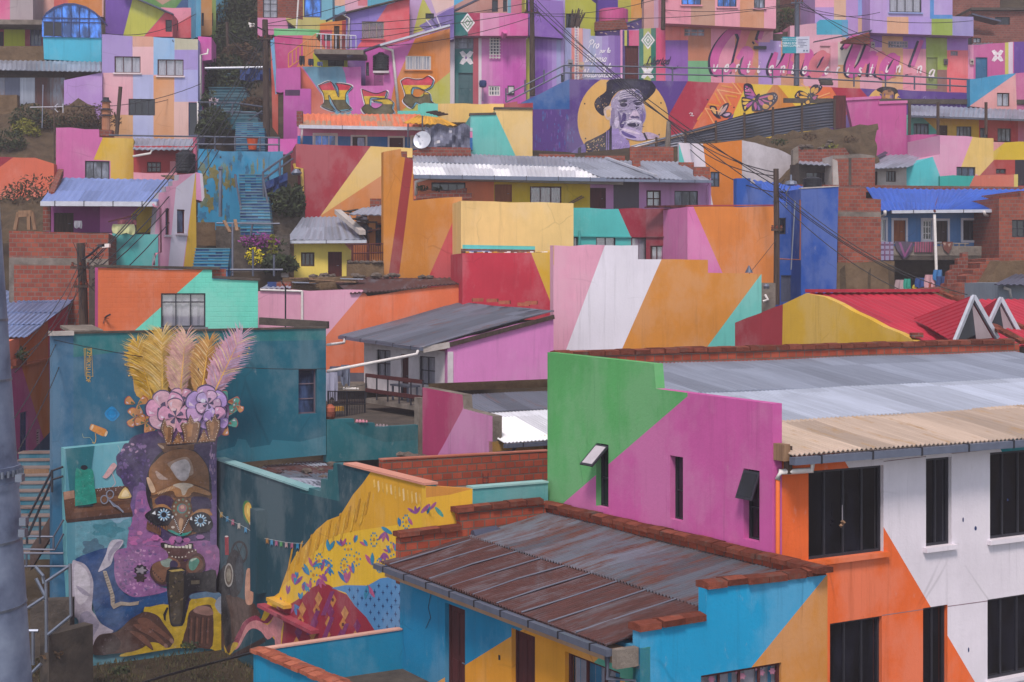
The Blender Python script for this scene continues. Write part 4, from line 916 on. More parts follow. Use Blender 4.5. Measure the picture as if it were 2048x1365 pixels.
# ---------------------------------------------------------------- patched roof behind the dark wall
A_,B_,C_,D_=P(452,945,42.9),P(724,1012,35.6),P(850,975,37.8),P(655,905,46)
root=thing('patched_roof','flat shed roof patched with rusty and grey metal sheets held down by stones','roof',A_)
for p in (A_,B_,C_,D_): p.z=ZC-5.42
mb=MB(); mb.box(A_-Z*.35,B_-A_,D_-A_,Z*.3,'concd'); mb.build('roof_deck',root)
r=random.Random(11); n=0
for i in range(6):
    for j in range(5):
        u,v=(i+.35)/6.2,.24+j*.16; c=A_.lerp(B_,u).lerp(D_.lerp(C_,u),v)+Z*(.01+.012*((i*3+j*2) % 5)); an=.5+r.uniform(-.35,.35)
        ex=V((math.cos(an),math.sin(an),0))*1.0; ey=V((-math.sin(an),math.cos(an),0))*r.uniform(1.0,1.5); tl_=Z*r.uniform(-.03,.06)
        roof(root,c-ex*.6-ey*.5,c+ex*.6-ey*.5+tl_,c+ex*.6+ey*.5+tl_,c-ex*.6+ey*.5,r.choice(('rustC','zinc','darkzinc','rustA','rustB','zinc')),.12,.014,.01,'roof_sheet',2,.02)
def stone(p,s,seed,label,group):
    r=random.Random(seed); bm=bmesh.new(); bmesh.ops.create_icosphere(bm,subdivisions=2,radius=s)
    for v in bm.verts: v.co *= r.uniform(.75,1.15); v.co.z *= .6; v.co.x *= 1.3
    me=bpy.data.meshes.new('stone'); bm.to_mesh(me); bm.free(); me.materials.append(M('roofstone')); o=link(bpy.data.objects.new('stone',me)); o.location=p+Z*s*.3; o.rotation_euler[2]=r.random()*6
    tag(o,label,'stone',group); return o
for i in range(16):
    u,v=r.random(),r.random(); stone(A_.lerp(B_,u).lerp(D_.lerp(C_,u),v)+Z*.05,r.uniform(.08,.17),i,'rough stone weighing down the patched metal roof','stones on the patched roof')
# ================================================================ house with the pink gable and sagging grey roof
WL=W(895,50,D1); WR=W(895,50,D2)
wn_=[(753,699,781,753),(838,712,870,768)]; dr_=(802,708,817,790)
root=thing('pink_gable_house','white house with a plain pink gable under a long weathered grey metal roof','house',WL.pp(850,800))
wallmesh('wall',root,WL,"728,680 896,704 896,800 728,778",'whitew',(),wn_+[dr_],.2)
wallmesh('wall',root,WR,"895,684 1107,631 1107,775 895,768",'#d583c0',(),(),.2)
for h in wn_: window(root,WL,h,'curtain',2,2,'iron',-.08,.04,None,0)
door(root,WL,dr_,'woodr')
eL,eR,rR,rL=P(679,672,57),P(843,695,49.4),P(1108,621,52.3),P(916,606,60.2)
roof(root,eL,eR,eR.lerp(rR,1),eL.lerp(rL,1),'rustC',.17,.02,.03,'roof',8,.03)
gutter(root,eL-Z*.06,eR-Z*.06,'gutter',.12,1.4)
mb=MB(); mb.bar(WR.pp(897,690,.05),WR.pp(1106,634,.05),.1,.14,'wood'); mb.bar(P(845,700,49.5),WR.pp(897,690,.05),.08,.2,'plaster'); mb.build('barge_board',root)
pipe(root,[P(836,702,49.4),P(833,709,49.3),P(655,743,46.0)],.05,'pvc'); pipe(root,[P(690,676,56.5),P(688,686,56),P(655,690,53)],.05,'pvc')
for i,(x,y) in enumerate(((925,607),(946,606),(973,607),(997,611),(1035,615),(1050,612))):
    mb=MB(); p=P(x,y-2,59.4-(x-925)*.052); a=random.uniform(-.4,.4); mb.box(p,V((math.cos(a),math.sin(a),.02))*.42,V((-math.sin(a),math.cos(a),0))*.2,Z*.13,'terrat')
    single(mb,'loose_brick','loose orange brick lying along the top edge of the weathered grey roof','brick','bricks on the grey roof')
# walkway with its railing
ws=WL.shift(1.15); mb=MB(); p=ws.pp(735,812); mb.box(ws.pt(ws.u(728),ZC-4.15),v3(D1)*(ws.u(838)-ws.u(728)),-v3(WL.n)*1.15,Z*.16,'concrete'); mb.build('walkway',root)
a,b=ws.pt(ws.u(732),ZC-4.0),ws.pt(ws.u(846),ZC-4.0)
rg=railing('rusty red balcony railing in front of the white house',[a,b],.85,1,'iron',.8,.025)
for h in (.82,.3): mb=MB(); mb.bar(a+Z*h,b+Z*h,.05,.13,'woodr'); mb.build('board',rg)
mb=MB()
t0=WL.pt(WL.u(824),ZC-3.98,.35)
mb.box(t0+Z*.5,v3(D1)*1.3,v3(WL.n)*.5,Z*.06,'steeld')
for f,g in ((0.05,.05),(1.2,.05),(.05,.4),(1.2,.4)): mb.box(t0+v3(D1)*f+v3(WL.n)*g,v3(D1)*.06,v3(WL.n)*.06,Z*.5,'steeld')
single(mb,'bench','small grey bench standing on the balcony of the white house','bench')
# courtyard
mb=MB(); mb.box(P(640,850,46)-Z*.3,V((6,2,0)),V((-2,11,0)),Z*.2,'concd'); o=mb.build('courtyard_path',None); o['kind']='structure'
fp=[P(656,838,49),P(730,836,51.5)]; rg=railing('black iron courtyard fence with thin upright bars',fp,.9,2,'iron',1.2,.02,name='iron_fence'); mb=MB()
for i in range(22): p=fp[0].lerp(fp[1],(i+.5)/22); mb.tube([p+Z*.05,p+Z*.88],.012,'iron',4)
o=mb.build('bars',rg); o['kind']='stuff'
mb=MB(); mb.box(P(655,783,55),V((1.4,.3,0)),V((0,1,0)),Z*.28,'concrete'); single(mb,'step','grey concrete step with white shoes at the back of the courtyard','step')
def shoe(p,k,label,grp,an=0):
    mb=MB(); c,s=math.cos(an),math.sin(an)
    for q,rr_ in (((0,0,.05),.05),((.1,0,.045),.05),((.2,0,.03),.04)): mb.lathe(p+V((q[0]*c,q[0]*s,0)),[(.02,0),(rr_,.02),(rr_,q[2]),(rr_*.5,q[2]+.05)],k,8)
    return single(mb,'shoe',label,'shoe',grp)
for i,(x,y,d,k,l) in enumerate(((688,780,55,'pvc','white shoe drying on the grey courtyard step'),(697,780,55,'pvc','white shoe drying on the grey courtyard step'),(705,780,55,'pvc','white shoe drying on the grey courtyard step'),(714,846,45.4,'#c08090','pink shoe on the step of the low teal wall'),(720,846,45.5,'#c08090','pink shoe on the step of the low teal wall'),(754,855,46,'#8a7a80','grey shoe on the low teal wall'),(761,855,46.1,'#8a7a80','grey shoe on the low teal wall'))):
    shoe(P(x,y,d),k,l,l.split()[0]+' shoes')
TW=ML
root=thing('low_teal_wall','low stepped teal wall with worn green paint right of the mural house','wall',TW.pp(740,905))
wallmesh('wall',root,TW,"653.5,840 708,838 709,848 749,846 751,855 836,850 836,915 653.5,925",'#1d6670',[('#175a63',"690,845 836,845 836,880 770,885 720,868")],(),.25)
mb=MB(); p=TW.pp(836,893,.05); mb.box(p-Z*.4,U2*.22,-v3(TW.n)*.3,Z*1.9,'concrete'); single(mb,'concrete_post','rough concrete post at the end of the low teal wall','post')
def laundry(p,w_,h,k,label,U=V((1,.2,0)),grp=None,name='garment'):
    mb=MB(); g=[]; n=8; U=U.normalized(); N=V((-U.y,U.x,0))
    for i in range(6):
        f=i/5; g.append([p+U*(w_*(j/n-.5)*(1+.12*math.sin(f*3)))-Z*h*f*(1-.1*math.cos(j*1.3))+N*.05*math.sin(j*1.7+f*2)*(.3+f) for j in range(n+1)])
    mb.grid(g,k); mb.grid([[q+N*.012 for q in r[::-1]] for r in g],k); return single(mb,name,label,'laundry',grp,smooth=True)
laundry(P(661,745,50),.45,.9,'#9a9ab0','pale grey trousers hanging on the line beside the mural house'); laundry(P(675,733,51),.5,.35,'#4a5068','dark blue shirt hanging in the courtyard below the white pipe'); laundry(P(691,730,52),.3,.7,'#6d7488','grey towel hanging in the courtyard before the orange wall')
mb=MB(); mb.lathe(P(660,840,45.1),[(.1,0),(.16,.1),(.17,.25)],'terra',12)
o=single(mb,'flower_pot','terracotta pot on the low teal wall beside the mural house','pot')
mb=MB(); mb.lathe(P(660,829,45.1),[(.04,0),(.15,.08),(.16,.2),(.06,.3)],'terrat',10)
single(mb,'clay_jar','round clay jar by the terracotta pot next to the iron fence','jar')
mb=MB(); mb.box(P(664,823,50),V((.4,.1,0)),V((-.1,.3,0)),Z*.14,'yellowroof'); single(mb,'yellow_crate','small yellow crate on the courtyard floor behind the iron fence','crate')
# ================================================================ magenta wall house with the white sheet roof
QL=W(985,41,D1); QR=W(985,41,D2)
root=thing('magenta_house','low magenta and pink walled house with a white corrugated roof at the green gable','house',QL.pp(920,910))
wallmesh('wall',root,QL,"845,775 925,790 927,818 985,833 985,1000 845,960",'#a83a66',[('#c67fae',"928,800 990,830 990,1010 845,1000 845,960 884,896 925,820")],(),.3,side='concrete')
wallmesh('wall',root,QR,"985,884 1110,868 1110,1000 985,1000",'#d2a254',[('#b8642c',"1085,880 1110,865 1110,920 1090,920")],(),.2)
a,b=QL.pt(QL.u(990),ZC-4.28,-.3),QR.pt(QR.u(1260),ZC-4.28,.35); a=QR.pt(.15,ZC-4.28,.4)
bk=-v3(QR.n); rr_=(-v3(D1))*4.3
roof(root,a,b,b+rr_*.62+Z*.58,a+rr_*.62+Z*.58,'zincw',.12,.016,.02,'roof',4,.012); roof(root,a+rr_*.6+Z*.6,b+rr_*.6+Z*.6,b+rr_+Z*.98,a+rr_+Z*.98,'rustC',.12,.016,.02,'roof',3,.02)
gutter(root,a-Z*.1,b-Z*.1,'gutter',.12,.9); pipe(root,[QR.pp(1020,893,.3),QR.pp(1016,902,.2),QR.pp(990,906,.05),QR.pp(988,930,.05)],.045,'steeld')
mb=MB(); mb.box(QL.pp(845,768,-.2),-v3(QL.n)*.35,U2*4.6,-Z*.25,'adobe'); mb.build('ledge',root)
mb=MB(); p=a.lerp(b,.75)+Z*.1; mb.tube([p,p+Z*.55+V((-.1,0,0))],.02,'steeld',6); mb.bar(p+Z*.5+V((-.3,.1,-.08)),p+Z*.58+V((.12,-.1,.06)),.05,.05,'tarpb'); single(mb,'spirit_pipe','thin blue metal pipe with a crossbar on the edge of the white sheet roof','pipe')
for i in range(13):
    p=QL.pp(836+i*7,905+i*1.2,.5+.2*random.random()); stone(p-Z*.05,random.uniform(.1,.19),40+i,'grey rubble stone piled at the foot of the magenta wall','stones below the magenta wall')
mb=MB(); p=P(790,985,36.5)
mb.tube([p,p+Z*.75],.03,'iron',6); mb.tube([p+V((-.25,0,.2)),p+V((.02,0,.6))],.015,'iron',5); mb.box(p+V((-.04,-.04,.4)),V((.08,0,0)),V((0,.08,0)),Z*.25,'tarpb')
mb.tube([p+V((.05,0,.75)),p+V((.3,0,.45)),p+V((.4,0,.2))],.012,'#d8b428',5); single(mb,'pipe_stub','short dark pipe with a scrap of yellow tape behind the yellow hill wall','pipe')
# ================================================================ orange and turquoise house with the tall curtained window
w=W(200,51,.25)
root=house('brick_painted_house','flat roofed house of painted bricks, orange and turquoise, with a large curtained window','house',w,"196,536 424,540 424,558 516,562 516,690 196,690",'#c9683fb',[('#68c8b4b',"412,535 520,560 520,700 255,700 262,668")],
             [(322,587,411,655,'curtain',3,1,'iron',-.07,.05,'#5a5660',0,'window',.26)],(),5)
mb=MB()
for a,b in (((188,535),(440,540)),((424,557),(520,562))): p,q=w.pp(*a,.06),w.pp(*b,.06); mb.box(p,q-p,-v3(w.n)*.6,Z*.09,'concd')
mb.build('coping',root)
mb=MB(); p=w.pp(423,557,-.1); mb.box(p,v3(w.U)*.5,-v3(w.n)*.4,Z*.33,'brick'); mb.build('chimney',root)
mb=MB(); p=w.pp(210,636,.02); mb.tube([p,p+V((.1,-.2,.05)),p+V((.25,-.25,.12))],.03,'iron',6); mb.tube([p+V((-.05,-.05,-.2)),p,p+V((.15,-.1,-.02))],.012,'iron',5); mb.build('wire_bracket',root)
w=W(186,53,.2)
root=house('pink_strip_wall','narrow pink wall strip between the wooden pole and the orange brick house','wall',w,"190,530 214,530 214,690 190,690",'#a84a80',(),(),(),.3)
# ================================================================ left: tall house with blue corrugated roof by the steps
Lw=W(20,50.8,V((0,1)))
root=thing('stairway_house','tall magenta, ochre and red house with a pale blue corrugated roof above the stairs','house',Lw.pp(60,950))
dl=(40,826,55,922); gl=(73,860,80,890)
wallmesh('wall',root,Lw,"-25,700 38,676 95,642 160,598 160,1000 -25,1000",'#b04a86',[('#e07650',"-30,680 38,660 38,727 -30,745"),('#bd6c2c',"38,640 96,620 97,724 101,870 91,889 43,733 38,727"),('#bd3552',"95,600 165,560 150,661 104,668 104,1010 97,1010 101,870"),('#c98ca0',"165,560 148,661 165,661"),('#7a2440',"-25,830 28,880 34,1000 -25,1000"),('#123a66',"34,935 104,860 104,1010 34,1010")],[dl,gl],.25)
door(root,Lw,dl,'tarpb',-.1,False,4); window(root,Lw,gl,'glass',1,6,'#b08a9c',-.05,.05)
mb=MB(); p,q=Lw.pp(17,738,.0),Lw.pp(102,719,.0); mb.box(p,q-p,v3(Lw.n)*.12,Z*.09,'#b8683c'); mb.build('ledge',root)
eR,rR=P(40,674,51.2)+V((.25,0,0)),P(161,587,59)+V((.1,0,0)); eL,rL=eR+V((-6,0,0)),rR+V((-8,0,.05))
for i in range(4): roof(root,eL.lerp(rL,i/4)+Z*.02*i,eR.lerp(rR,i/4)+Z*.02*i,eR.lerp(rR,(i+1.08)/4)+Z*.02*i,eL.lerp(rL,(i+1.08)/4)+Z*.02*i,'bluezinc2',.19,.028,.02,'roof',2,.02)
plant('potted_plant','dusty plant in a terracotta trough on the ledge of the tall magenta house','plant',Lw.pp(30,728,.25),[(0,0,.3,.2,.35,.25,60,'leafd',.1)],.02)
mb=MB(); p=Lw.pp(18,738,.05); mb.box(p+Z*.09,V((0,1.1,0)),V((.2,0,0)),Z*.22,'terra'); single(mb,'planter','terracotta trough on the ledge of the tall magenta house','planter')
# steps, stringer, railings at the lower left
root=thing('staircase','steps with teal risers climbing past the mural house at the lower left','staircase',P(75,1100,42))
p0,p1=P(78,1120,42.2),P(92,905,48); n=13
for i in range(n):
    a=p0.lerp(p1,i/n); b=p0.lerp(p1,(i+1)/n); mb=MB(); wv=V((1.55,.1,0))
    mb.box(V((a.x-.85,a.y,a.z)),wv,V((0,b.y-a.y+.6,0)),Z*(b.z-a.z),'#1d6076'); mb.box(V((a.x-.87,a.y-.03,b.z+.001)),wv*1.02,V((0,b.y-a.y+.1,0)),Z*.045,'#6d5a55'); mb.build('step',root)
mb=MB(); q0,q1=P(62,1100,41),P(127,985,40.6)
mb.box(P(60,1098,41.3),P(130,985,41.3)-P(60,1098,41.3),V((0,.25,0)),Z*-.6,'#4a3a36'); mb.build('stringer',root)
mb=MB(); mb.box(P(48,950,46.5),V((.95,.3,0)),V((-.1,.4,0)),Z*.16,'woodl'); single(mb,'wooden_plank','thick wooden plank lying across the steps below the blue door','plank')
def rails(label,segs,r=.03,k='steeld',name='railing'):
    root=thing(name,label,'railing',segs[0][1][-1])
    for nm,pts in segs: mb=MB(); mb.tube(pts,r,k,6); mb.build(nm,root)
    return root
d=40.5
rails('dark handrail along the steps at the lower left',[('post',[P(80,1088,d),P(80,1035,d)]),('post',[P(54,1088,d),P(54,1040,d)]),('post',[P(104,985,d),P(104,940,d)]),('rail',[P(40,1048,d),P(54,1040,d),P(104,942,d),P(126,934,d)]),('rail',[P(56,1072,d),P(104,960,d),P(126,953,d)])],.035,'iron')
rails('grey level railing under the mural wall at the lower left',[('rail',[P(40,1073,d),P(107,1074,d),P(127,1040,d)]),('rail',[P(42,1099,d),P(110,1100,d),P(127,1068,d)]),('rail',[P(42,1107,d),P(127,1107,d)]),('rail',[P(42,1133,d),P(140,1133,d)]),('post',[P(53,1135,d),P(53,1107,d)]),('post',[P(107,1100,d),P(107,1073,d)])],.03,'steeld')
d=36.8
rails('galvanised pipe fence frame with bent arms in front of the mural',[('post',[P(93,1305,d),P(92,1164,d)]),('rail',[P(92,1164,d),P(140,1132,d)]),('post',[P(140,1128,d),P(142,1232,d)]),('rail',[P(142,1232,d),P(96,1270,d)]),('rail',[P(50,1220,d),P(90,1194,d)]),('arm',[P(88,1167,d),P(86,1152,d),P(71,1134,d)]),('arm',[P(90,1192,d),P(72,1157,d)]),('post',[P(66,1330,d),P(66,1262,d)]),('rail',[P(50,1262,d),P(77,1262,d)]),('rail',[P(55,1355,d),P(82,1328,d)])],.045,'steel','pipe_fence')
mb=MB(); a=P(112,1265,37); mb.box(P(98,1275,37)-Z*2,V((.75,1.2,0)),V((-.3,.25,0)),Z*2+V((0,0,.05)),'concd'); single(mb,'retaining_block','stained concrete block wall carrying the galvanised pipe fence','wall')
mb=MB(); mb.box(P(60,1150,39.6)-Z*2.2,V((1.0,.2,0)),V((0,.4,0)),Z*1.5,'concd'); single(mb,'low_concrete_wall','dark low concrete wall beneath the level grey railing','wall')
# weedy yard
mb=MB(); r=random.Random(5); 
for i in range(8000):
    x,y=r.uniform(-13.5,-5.5),r.uniform(34.5,42.5); z_=1.63+.04*math.sin(x*3+y); s=r.uniform(.04,.13); a=r.random()*6.3
    mb.face([(x,y,z_),(x+s*.4*math.cos(a),y+s*.4*math.sin(a),z_),(x+s*math.cos(a*3)*.5,y+s*math.sin(a*5)*.5,z_+s*1.1)],'grass' if i % 7 else 'leafd')
o=mb.build('dry_grass',None); o['kind']='stuff'
for i,(x,y) in enumerate(((240,1350),(380,1300),(105,1320))): plant('weed',('dark low weed in the bare yard below the sleeve of the mural','dark low weed at the foot of the mural below the painted hand','reddish dry weed at the foot of the galvanised fence')[i],'weed',P(x,y,39 if i<2 else 37.2),[(0,0,.12,.3,.2,.12,70,'leafd' if i<2 else 'leafb',.06)],.01)
mb=MB(); mb.tube([P(180,1400,31),P(330,1352,35),P(430,1325,37),P(511,1304,29.6)],.03,'wire',6); single(mb,'black_hose','black hose running across the yard to the patio wall','hose')
# ================================================================ brick house and pole at the left
w=W(18,57,.2)
house('brick_shell_house','unplastered red brick house shell with a concrete beam behind the wooden pole','house',w,"18,462 217,467 217,700 18,700",'brick',[('concrete',"18,515 217,518 217,532 18,529"),('concrete',"18,529 28,529 28,700 18,700"),('concd',"178,532 192,532 192,700 178,700"),('brickd',"192,532 217,532 217,700 192,700")],(),(),5)
mb=MB()
for a,b in (((30,460),(37,425)),((58,460),(57,428)),((37,425),(64,424)),((64,424),(70,460)),((35,432),(62,430))): mb.bar(P(*a,58.2),P(*b,58.2),.12,.12,'woodl')
single(mb,'wooden_trestle','rough wooden trestle standing on top of the brick house shell','trestle')
# ================================================================ house with the blue zinc roof
wf=W(95,64.5,.2)
root=thing('blue_roof_house','house with a shiny blue zinc roof and a pink, white and yellow striped gable','house',wf.pp(200,540))
dr=(108,426,147,466)
wallmesh('wall',root,wf,"92,395 316,395 316,480 92,480",'#c46fb0',[('#86397a',"92,390 200,390 200,480 92,480"),('#d8b32c',"262,430 280,412 320,395 320,480 262,480")],[dr],.25)
door(root,wf,dr,'wood',-.12)
wt=W(218,62.5,.2); wallmesh('wall',root,wt,"217,467 316,469 316,545 217,545",'#45a3a4',[('#c9789c',"216,460 224,467 232,545 216,545")],(),.25)
mb=MB(); a,b=wf.pp(93,467,1.6),wf.pp(312,467,1.6); mb.box(a-Z*.2,b-a,-v3(wf.n)*1.6,Z*.18,'concd'); mb.build('balcony_slab',root)
mb=MB(); p=wf.pp(92,465,1.2); mb.box(p,v3(wf.U)*.3,-v3(wf.n)*.3,Z*1.25,'brickd'); mb.build('column',root)
mb=MB(); p=wf.pp(268,467,1.3); mb.box(p,v3(wf.U)*.16,-v3(wf.n)*.2,Z*.8,'concrete'); mb.build('column',root)
wg=W(314,63,1.25); ws_=[(331,417,339,470),(354,419,370,467)]
wallmesh('wall',root,wg,"314,414 318,386 332,384 332,374 345,372 345,363 357,361 358,350 392,347 393,540 304,540",'#cf92b0',[('#c5c1d2',"352,375 391,345 366,533 366,545 337,545 337,530"),('#cfa93c',"391,345 394,347 394,545 366,545")],ws_,.3,side='#8f8a96')
for h in ws_: window(root,wg,h,'glassm',1,1,'woodr',-.1,.05,'#b8aebb')
eL,eR,rR,rL=P(82,403,62.4),P(314,404,62.6),P(346,360,67),P(116,356,67.4)
roof(root,eL,eR,rR,rL,'bluezinc',.3,.02,.03,'roof',4,.01); gutter(root,eL-Z*.1,eR-Z*.1,'gutterw',.22,1.0)
mb=MB(); mb.box(P(97,398,64),P(116,352,67.3)-P(97,398,64),V((.25,0,0)),Z*.3,'brickd'); mb.build('gable_edge',root)
pipe(root,[P(306,408,62.3),P(308,413,62.3),P(321,416,62.6),P(321,505,62.6),P(311,508,62.2),P(308,530,62)],.05,'#c9849c')
w8=W(392,66,.3)
mb=MB()
for x,y in ((151,441),(157,441)): pass
laundry(P(156,442,63.2),.3,.3,'#d8d4dc','white shirt hanging in the dark magenta doorway porch'); laundry(P(247,449,62.2),.85,.4,'#b9bd8a','pale green sheet hanging from a pole on the porch of the blue roofed house',name='hanging_sheet'); laundry(P(254,440,62.3),.7,.2,'#6b2236','dark red cloth hung over the pale green sheet',name='hanging_cloth')
mb=MB(); mb.bar(P(217,444,62),P(274,430,62),.05,.05,'woodr'); single(mb,'laundry_pole','slanting wooden laundry pole on the porch of the blue roofed house','pole')
# striped pink block behind, at the alley
w=W(390,67,.3)
house('pink_white_block','small pink and white wall block hanging over the alley beside the striped gable','house',w,"391,345 405,348 409,395 405,403 391,399",'#c98ab0',[('#bdb6c2',"399,340 415,340 415,410 404,410")],(),(),1.5)
# ================================================================ pink and yellow house, red porch house
w=W(110,78,.2)
house('pink_yellow_house','pink house with a yellow corner field above the blue zinc roof','house',w,"112,256 198,259 199,275 267,278 267,375 112,375",'#c2679f',[('#cfa834',"208,270 268,270 268,380 221,380 221,322 187,320")],[(170,322,219,360,'glassg',3,1,'iron',-.1,.06)],(),5)
mb=MB(); mb.box(P(199,273,78.5),V((.6,.1,0)),V((0,.6,0)),Z*.35,'brickd'); single(mb,'brick_stub','stub of dark red brick on the roof edge of the pink and yellow house','brickwork')
w=W(267,77,.2)
root=house('red_porch_house','small red porch house with a grey metal roof and pink parapet wall','house',w,"267,292 392,292 392,360 267,360",'#a83a3c',[('#d08a92',"340,323 352,323 352,346 340,346")],[(294,324,322,345,'glass',3,2,'woodr',-.08,.06)],(),4)
wp=w.shift(1.0); wallmesh('wall',root,wp,"267,345 354,346 354,362 267,362",'#d894a4',(),(),.2)
roof(root,w.pp(268,303,1.2),w.pp(388,304,1.2),P(395,279,82),P(271,277,82),'zinc',.3,.03,.03,'roof',3)
pipe(root,[w.pp(306,305,1.2),w.pp(303,311,1.2),w.pp(268,317,1.1)],.06,'pvc')
mb=MB(); mb.tube([P(390,345,76),P(390,274,76)],.1,'#b85a78',6); single(mb,'pink_post','pink painted post at the corner of the red porch house','post')
def tank(p,r,h,label,k='tank'):
    root=thing('water_tank',label,'water tank',p)
    mb=MB(); prof=[(r*.92,0),(r,.06*h)]
    for i in range(5): z_=h*(.15+.13*i); prof += [(r,z_),(r*.955,z_+.02*h),(r*.955,z_+.05*h),(r,z_+.07*h)]
    prof += [(r,h*.84),(r*.6,h*.95)]; mb.lathe(p,prof,k,18); mb.build('body',root)
    m2=MB(); m2.lathe(p+Z*h*.95,[(r*.42,0),(r*.42,h*.06),(r*.3,h*.1)],k,14); m2.build('lid',root); return root
tank(P(371,346,75.5),.5,1.1,'black water tank beside the pink post of the red porch house')
mb=MB(); mb.box(P(330,358,70),V((1.2,.3,0)),V((0,.8,0)),Z*.15,'woodl'); mb.box(P(322,353,70.2),V((1.4,.2,0)),V((0,.5,0)),Z*.06,'concrete'); single(mb,'plank_pile','pile of boards and slabs above the blue zinc roof','planks')
# ================================================================ turquoise retaining wall and the alley
w=W(400,74,.3)
root=house('turquoise_retaining_wall','peeling turquoise retaining wall with ochre patches beside the alley stairs','wall',w,"397,298 430,299 445,303 566,303 566,460 397,460",'#2b86b0',(),(),(),.5)
r=random.Random(9); it=[]
for i in range(26):
    x,y=r.uniform(402,470),r.uniform(318,450); it.append((r.choice(('#5f6f58','#77703f','#3f7080','#2a6f96')),blob(x,y,r.uniform(2,9),r.uniform(6,20),5,.3,18,r.random()*6)))
for i in range(16):
    x=r.uniform(440,560); it.append((r.choice(('#5a7a70','#2a6c90','#7a7a5c')),blob(x,r.uniform(312,345),r.uniform(1.5,5),r.uniform(6,16),5,.3,14)))
for x,y in ((415,382),(491,353),(441,315)): it.append(('#1a2430',ell(x,y,2,2,10)))
decals('peeling_patch',root,w,it,.004,.0012)
mb=MB(); mb.tube([P(441,434,72.5),P(441,341,72.5),P(441,336,72.4)],[.09,.09,.12],'steel',10); single(mb,'vent_pipe','shiny steel vent pipe standing before the turquoise wall','pipe')
def stairs(label,a,b,n,width,k1,k2,ks):
    root=thing('staircase',label,'staircase',a); r=random.Random(n)
    for i in range(n):
        p,q=a.lerp(b,i/n),a.lerp(b,(i+1)/n); mb=MB(); m=5; h=q.z-p.z
        for j in range(m): mb.box(V((p.x-width/2+width*j/m,p.y,p.z-.4)),V((width/m-.002,0,0)),V((0,q.y-p.y+.3,0)),Z*(h+.36),r.choice(ks))
        mb.box(V((p.x-width/2-.02,p.y-.04,p.z+h-.039)),V((width+.04,0,0)),V((0,q.y-p.y+.1,0)),Z*.04,'#4f7684')
        mb.build('step',root)
    return root
bl=('#2f7fa0','#2a5f8f','#255080','#3a8ab0','#2f6f98','#1f4678')
stairs('middle flight of blue checked alley stairs in front of the turquoise wall',P(512,470,66),P(506,350,73),20,1.35,0,0,bl); stairs('lower flight of blue checked alley stairs behind the turquoise brick house',P(420,545,60),P(426,497,62),8,1.4,0,0,bl); stairs('upper flight of blue checked alley stairs with an orange bucket on it',P(500,305,80),P(500,246,85),14,1.6,0,0,bl)
stairs('topmost flight of teal alley stairs between the houses',P(478,245,86),P(440,150,96),16,2.2,0,0,('#1c4655','#215262','#183c4c'))
mb=MB(); mb.lathe(P(505,300,79.5),[(.2,0),(.3,.55),(.33,.6)],'#c8542a',14); single(mb,'orange_bucket','orange bucket on the blue alley stairs','bucket')
rails('grey handrail beside the blue stairs, right of the turquoise wall',[('rail',[P(526,345,70),P(585,303,72)]),('rail',[P(526,360,70),P(585,318,72)]),('post',[P(528,420,70),P(526,345,70)]),('post',[P(560,360,71),P(560,322,71)]),('post',[P(540,432,69),P(527,360,70)])],.05)
rails('grey handrail left of the middle blue stairs',[('rail',[P(470,350,71),P(486,440,68)]),('post',[P(486,452,68),P(486,440,68)]),('post',[P(473,375,70.5),P(471,350,71)])],.05)
rails('long level railing over the turquoise wall',[('rail',[P(218,271,76),P(560,276,74)]),('rail',[P(390,289,74),P(560,290,73.5)])]+[('post',[P(x,303,74),P(x,275,74)]) for x in (396,430,470,520,558)],.045)
rails('railing crossing the alley above the lower blue stairs',[('rail',[P(433,447,66),P(560,448,66)]),('rail',[P(460,540,60),P(566,540,60)]),('post',[P(465,553,60),P(465,448,62)]),('post',[P(500,478,64),P(505,449,64)]),('post',[P(506,553,60),P(506,500,60)]),('post',[P(548,553,60),P(548,510,60)])],.045)
rails('railing beside the upper blue stairs',[('rail',[P(396,205,88),P(470,206,87),P(525,214,86)]),('rail',[P(396,222,88),P(470,224,87),P(525,228,86)]),('rail',[P(405,237,87),P(500,240,86),P(525,222,86)]),('post',[P(420,250,87),P(420,205,87)]),('post',[P(465,250,87),P(465,206,87)])],.05)
for i,(pts,label) in enumerate(((("392,445 430,445 432,492 392,492"),'low grey-brown wall left of the middle stairs'),(("432,452 484,455 484,500 432,500"),'rubble stone wall under the alley railing'),(("535,425 610,420 612,480 535,480"),'rubble stone wall right of the blue stairs'),(("462,470 580,470 580,545 462,545"),'dark stone garden wall below the yellow flowers'))):
    w=W(480,(67.5,67,69.5,64)[i],.2); mb=MB(); root=thing('stone_wall',label,'wall',w.pp(480,500)); wallmesh('wall',root,w,pts,'adobe' if i==0 else 'stone',(),(),.6)
for i,(a,b) in enumerate((((448,442),(460,465)),((470,440),(474,462)))):
    mb=MB(); mb.bar(P(*a,66),P(*b,65.5),.14,.05,'woodl'); single(mb,'leaning_plank','wooden plank leaning on the rubble wall by the alley','plank','planks by the alley')
def gp(x,y,d,*c): return P(x,y,d),list(c)
plant('flower_bush','yellow flowering bush in the alley garden','flowers',P(509,535,62),[(0,0,.45,.42,.35,.38,240,'flowy',.06),(.1,.1,.35,.5,.4,.35,130,'leafd',.08)],.03)
plant('flower_bush','purple flowering bush behind the yellow flowers','flowers',P(520,500,63.5),[(0,0,.4,.9,.4,.35,260,'flowp',.08),(.2,.2,.2,1.0,.4,.4,150,'leafd',.1)],.03)
plant('topiary','small spiral conifer in the alley garden','shrub',P(545,520,62.5),[(0,0,.1+.22*i,.28-.04*i,.28-.04*i,.09,60,'leafy',.06) for i in range(5)],.03)
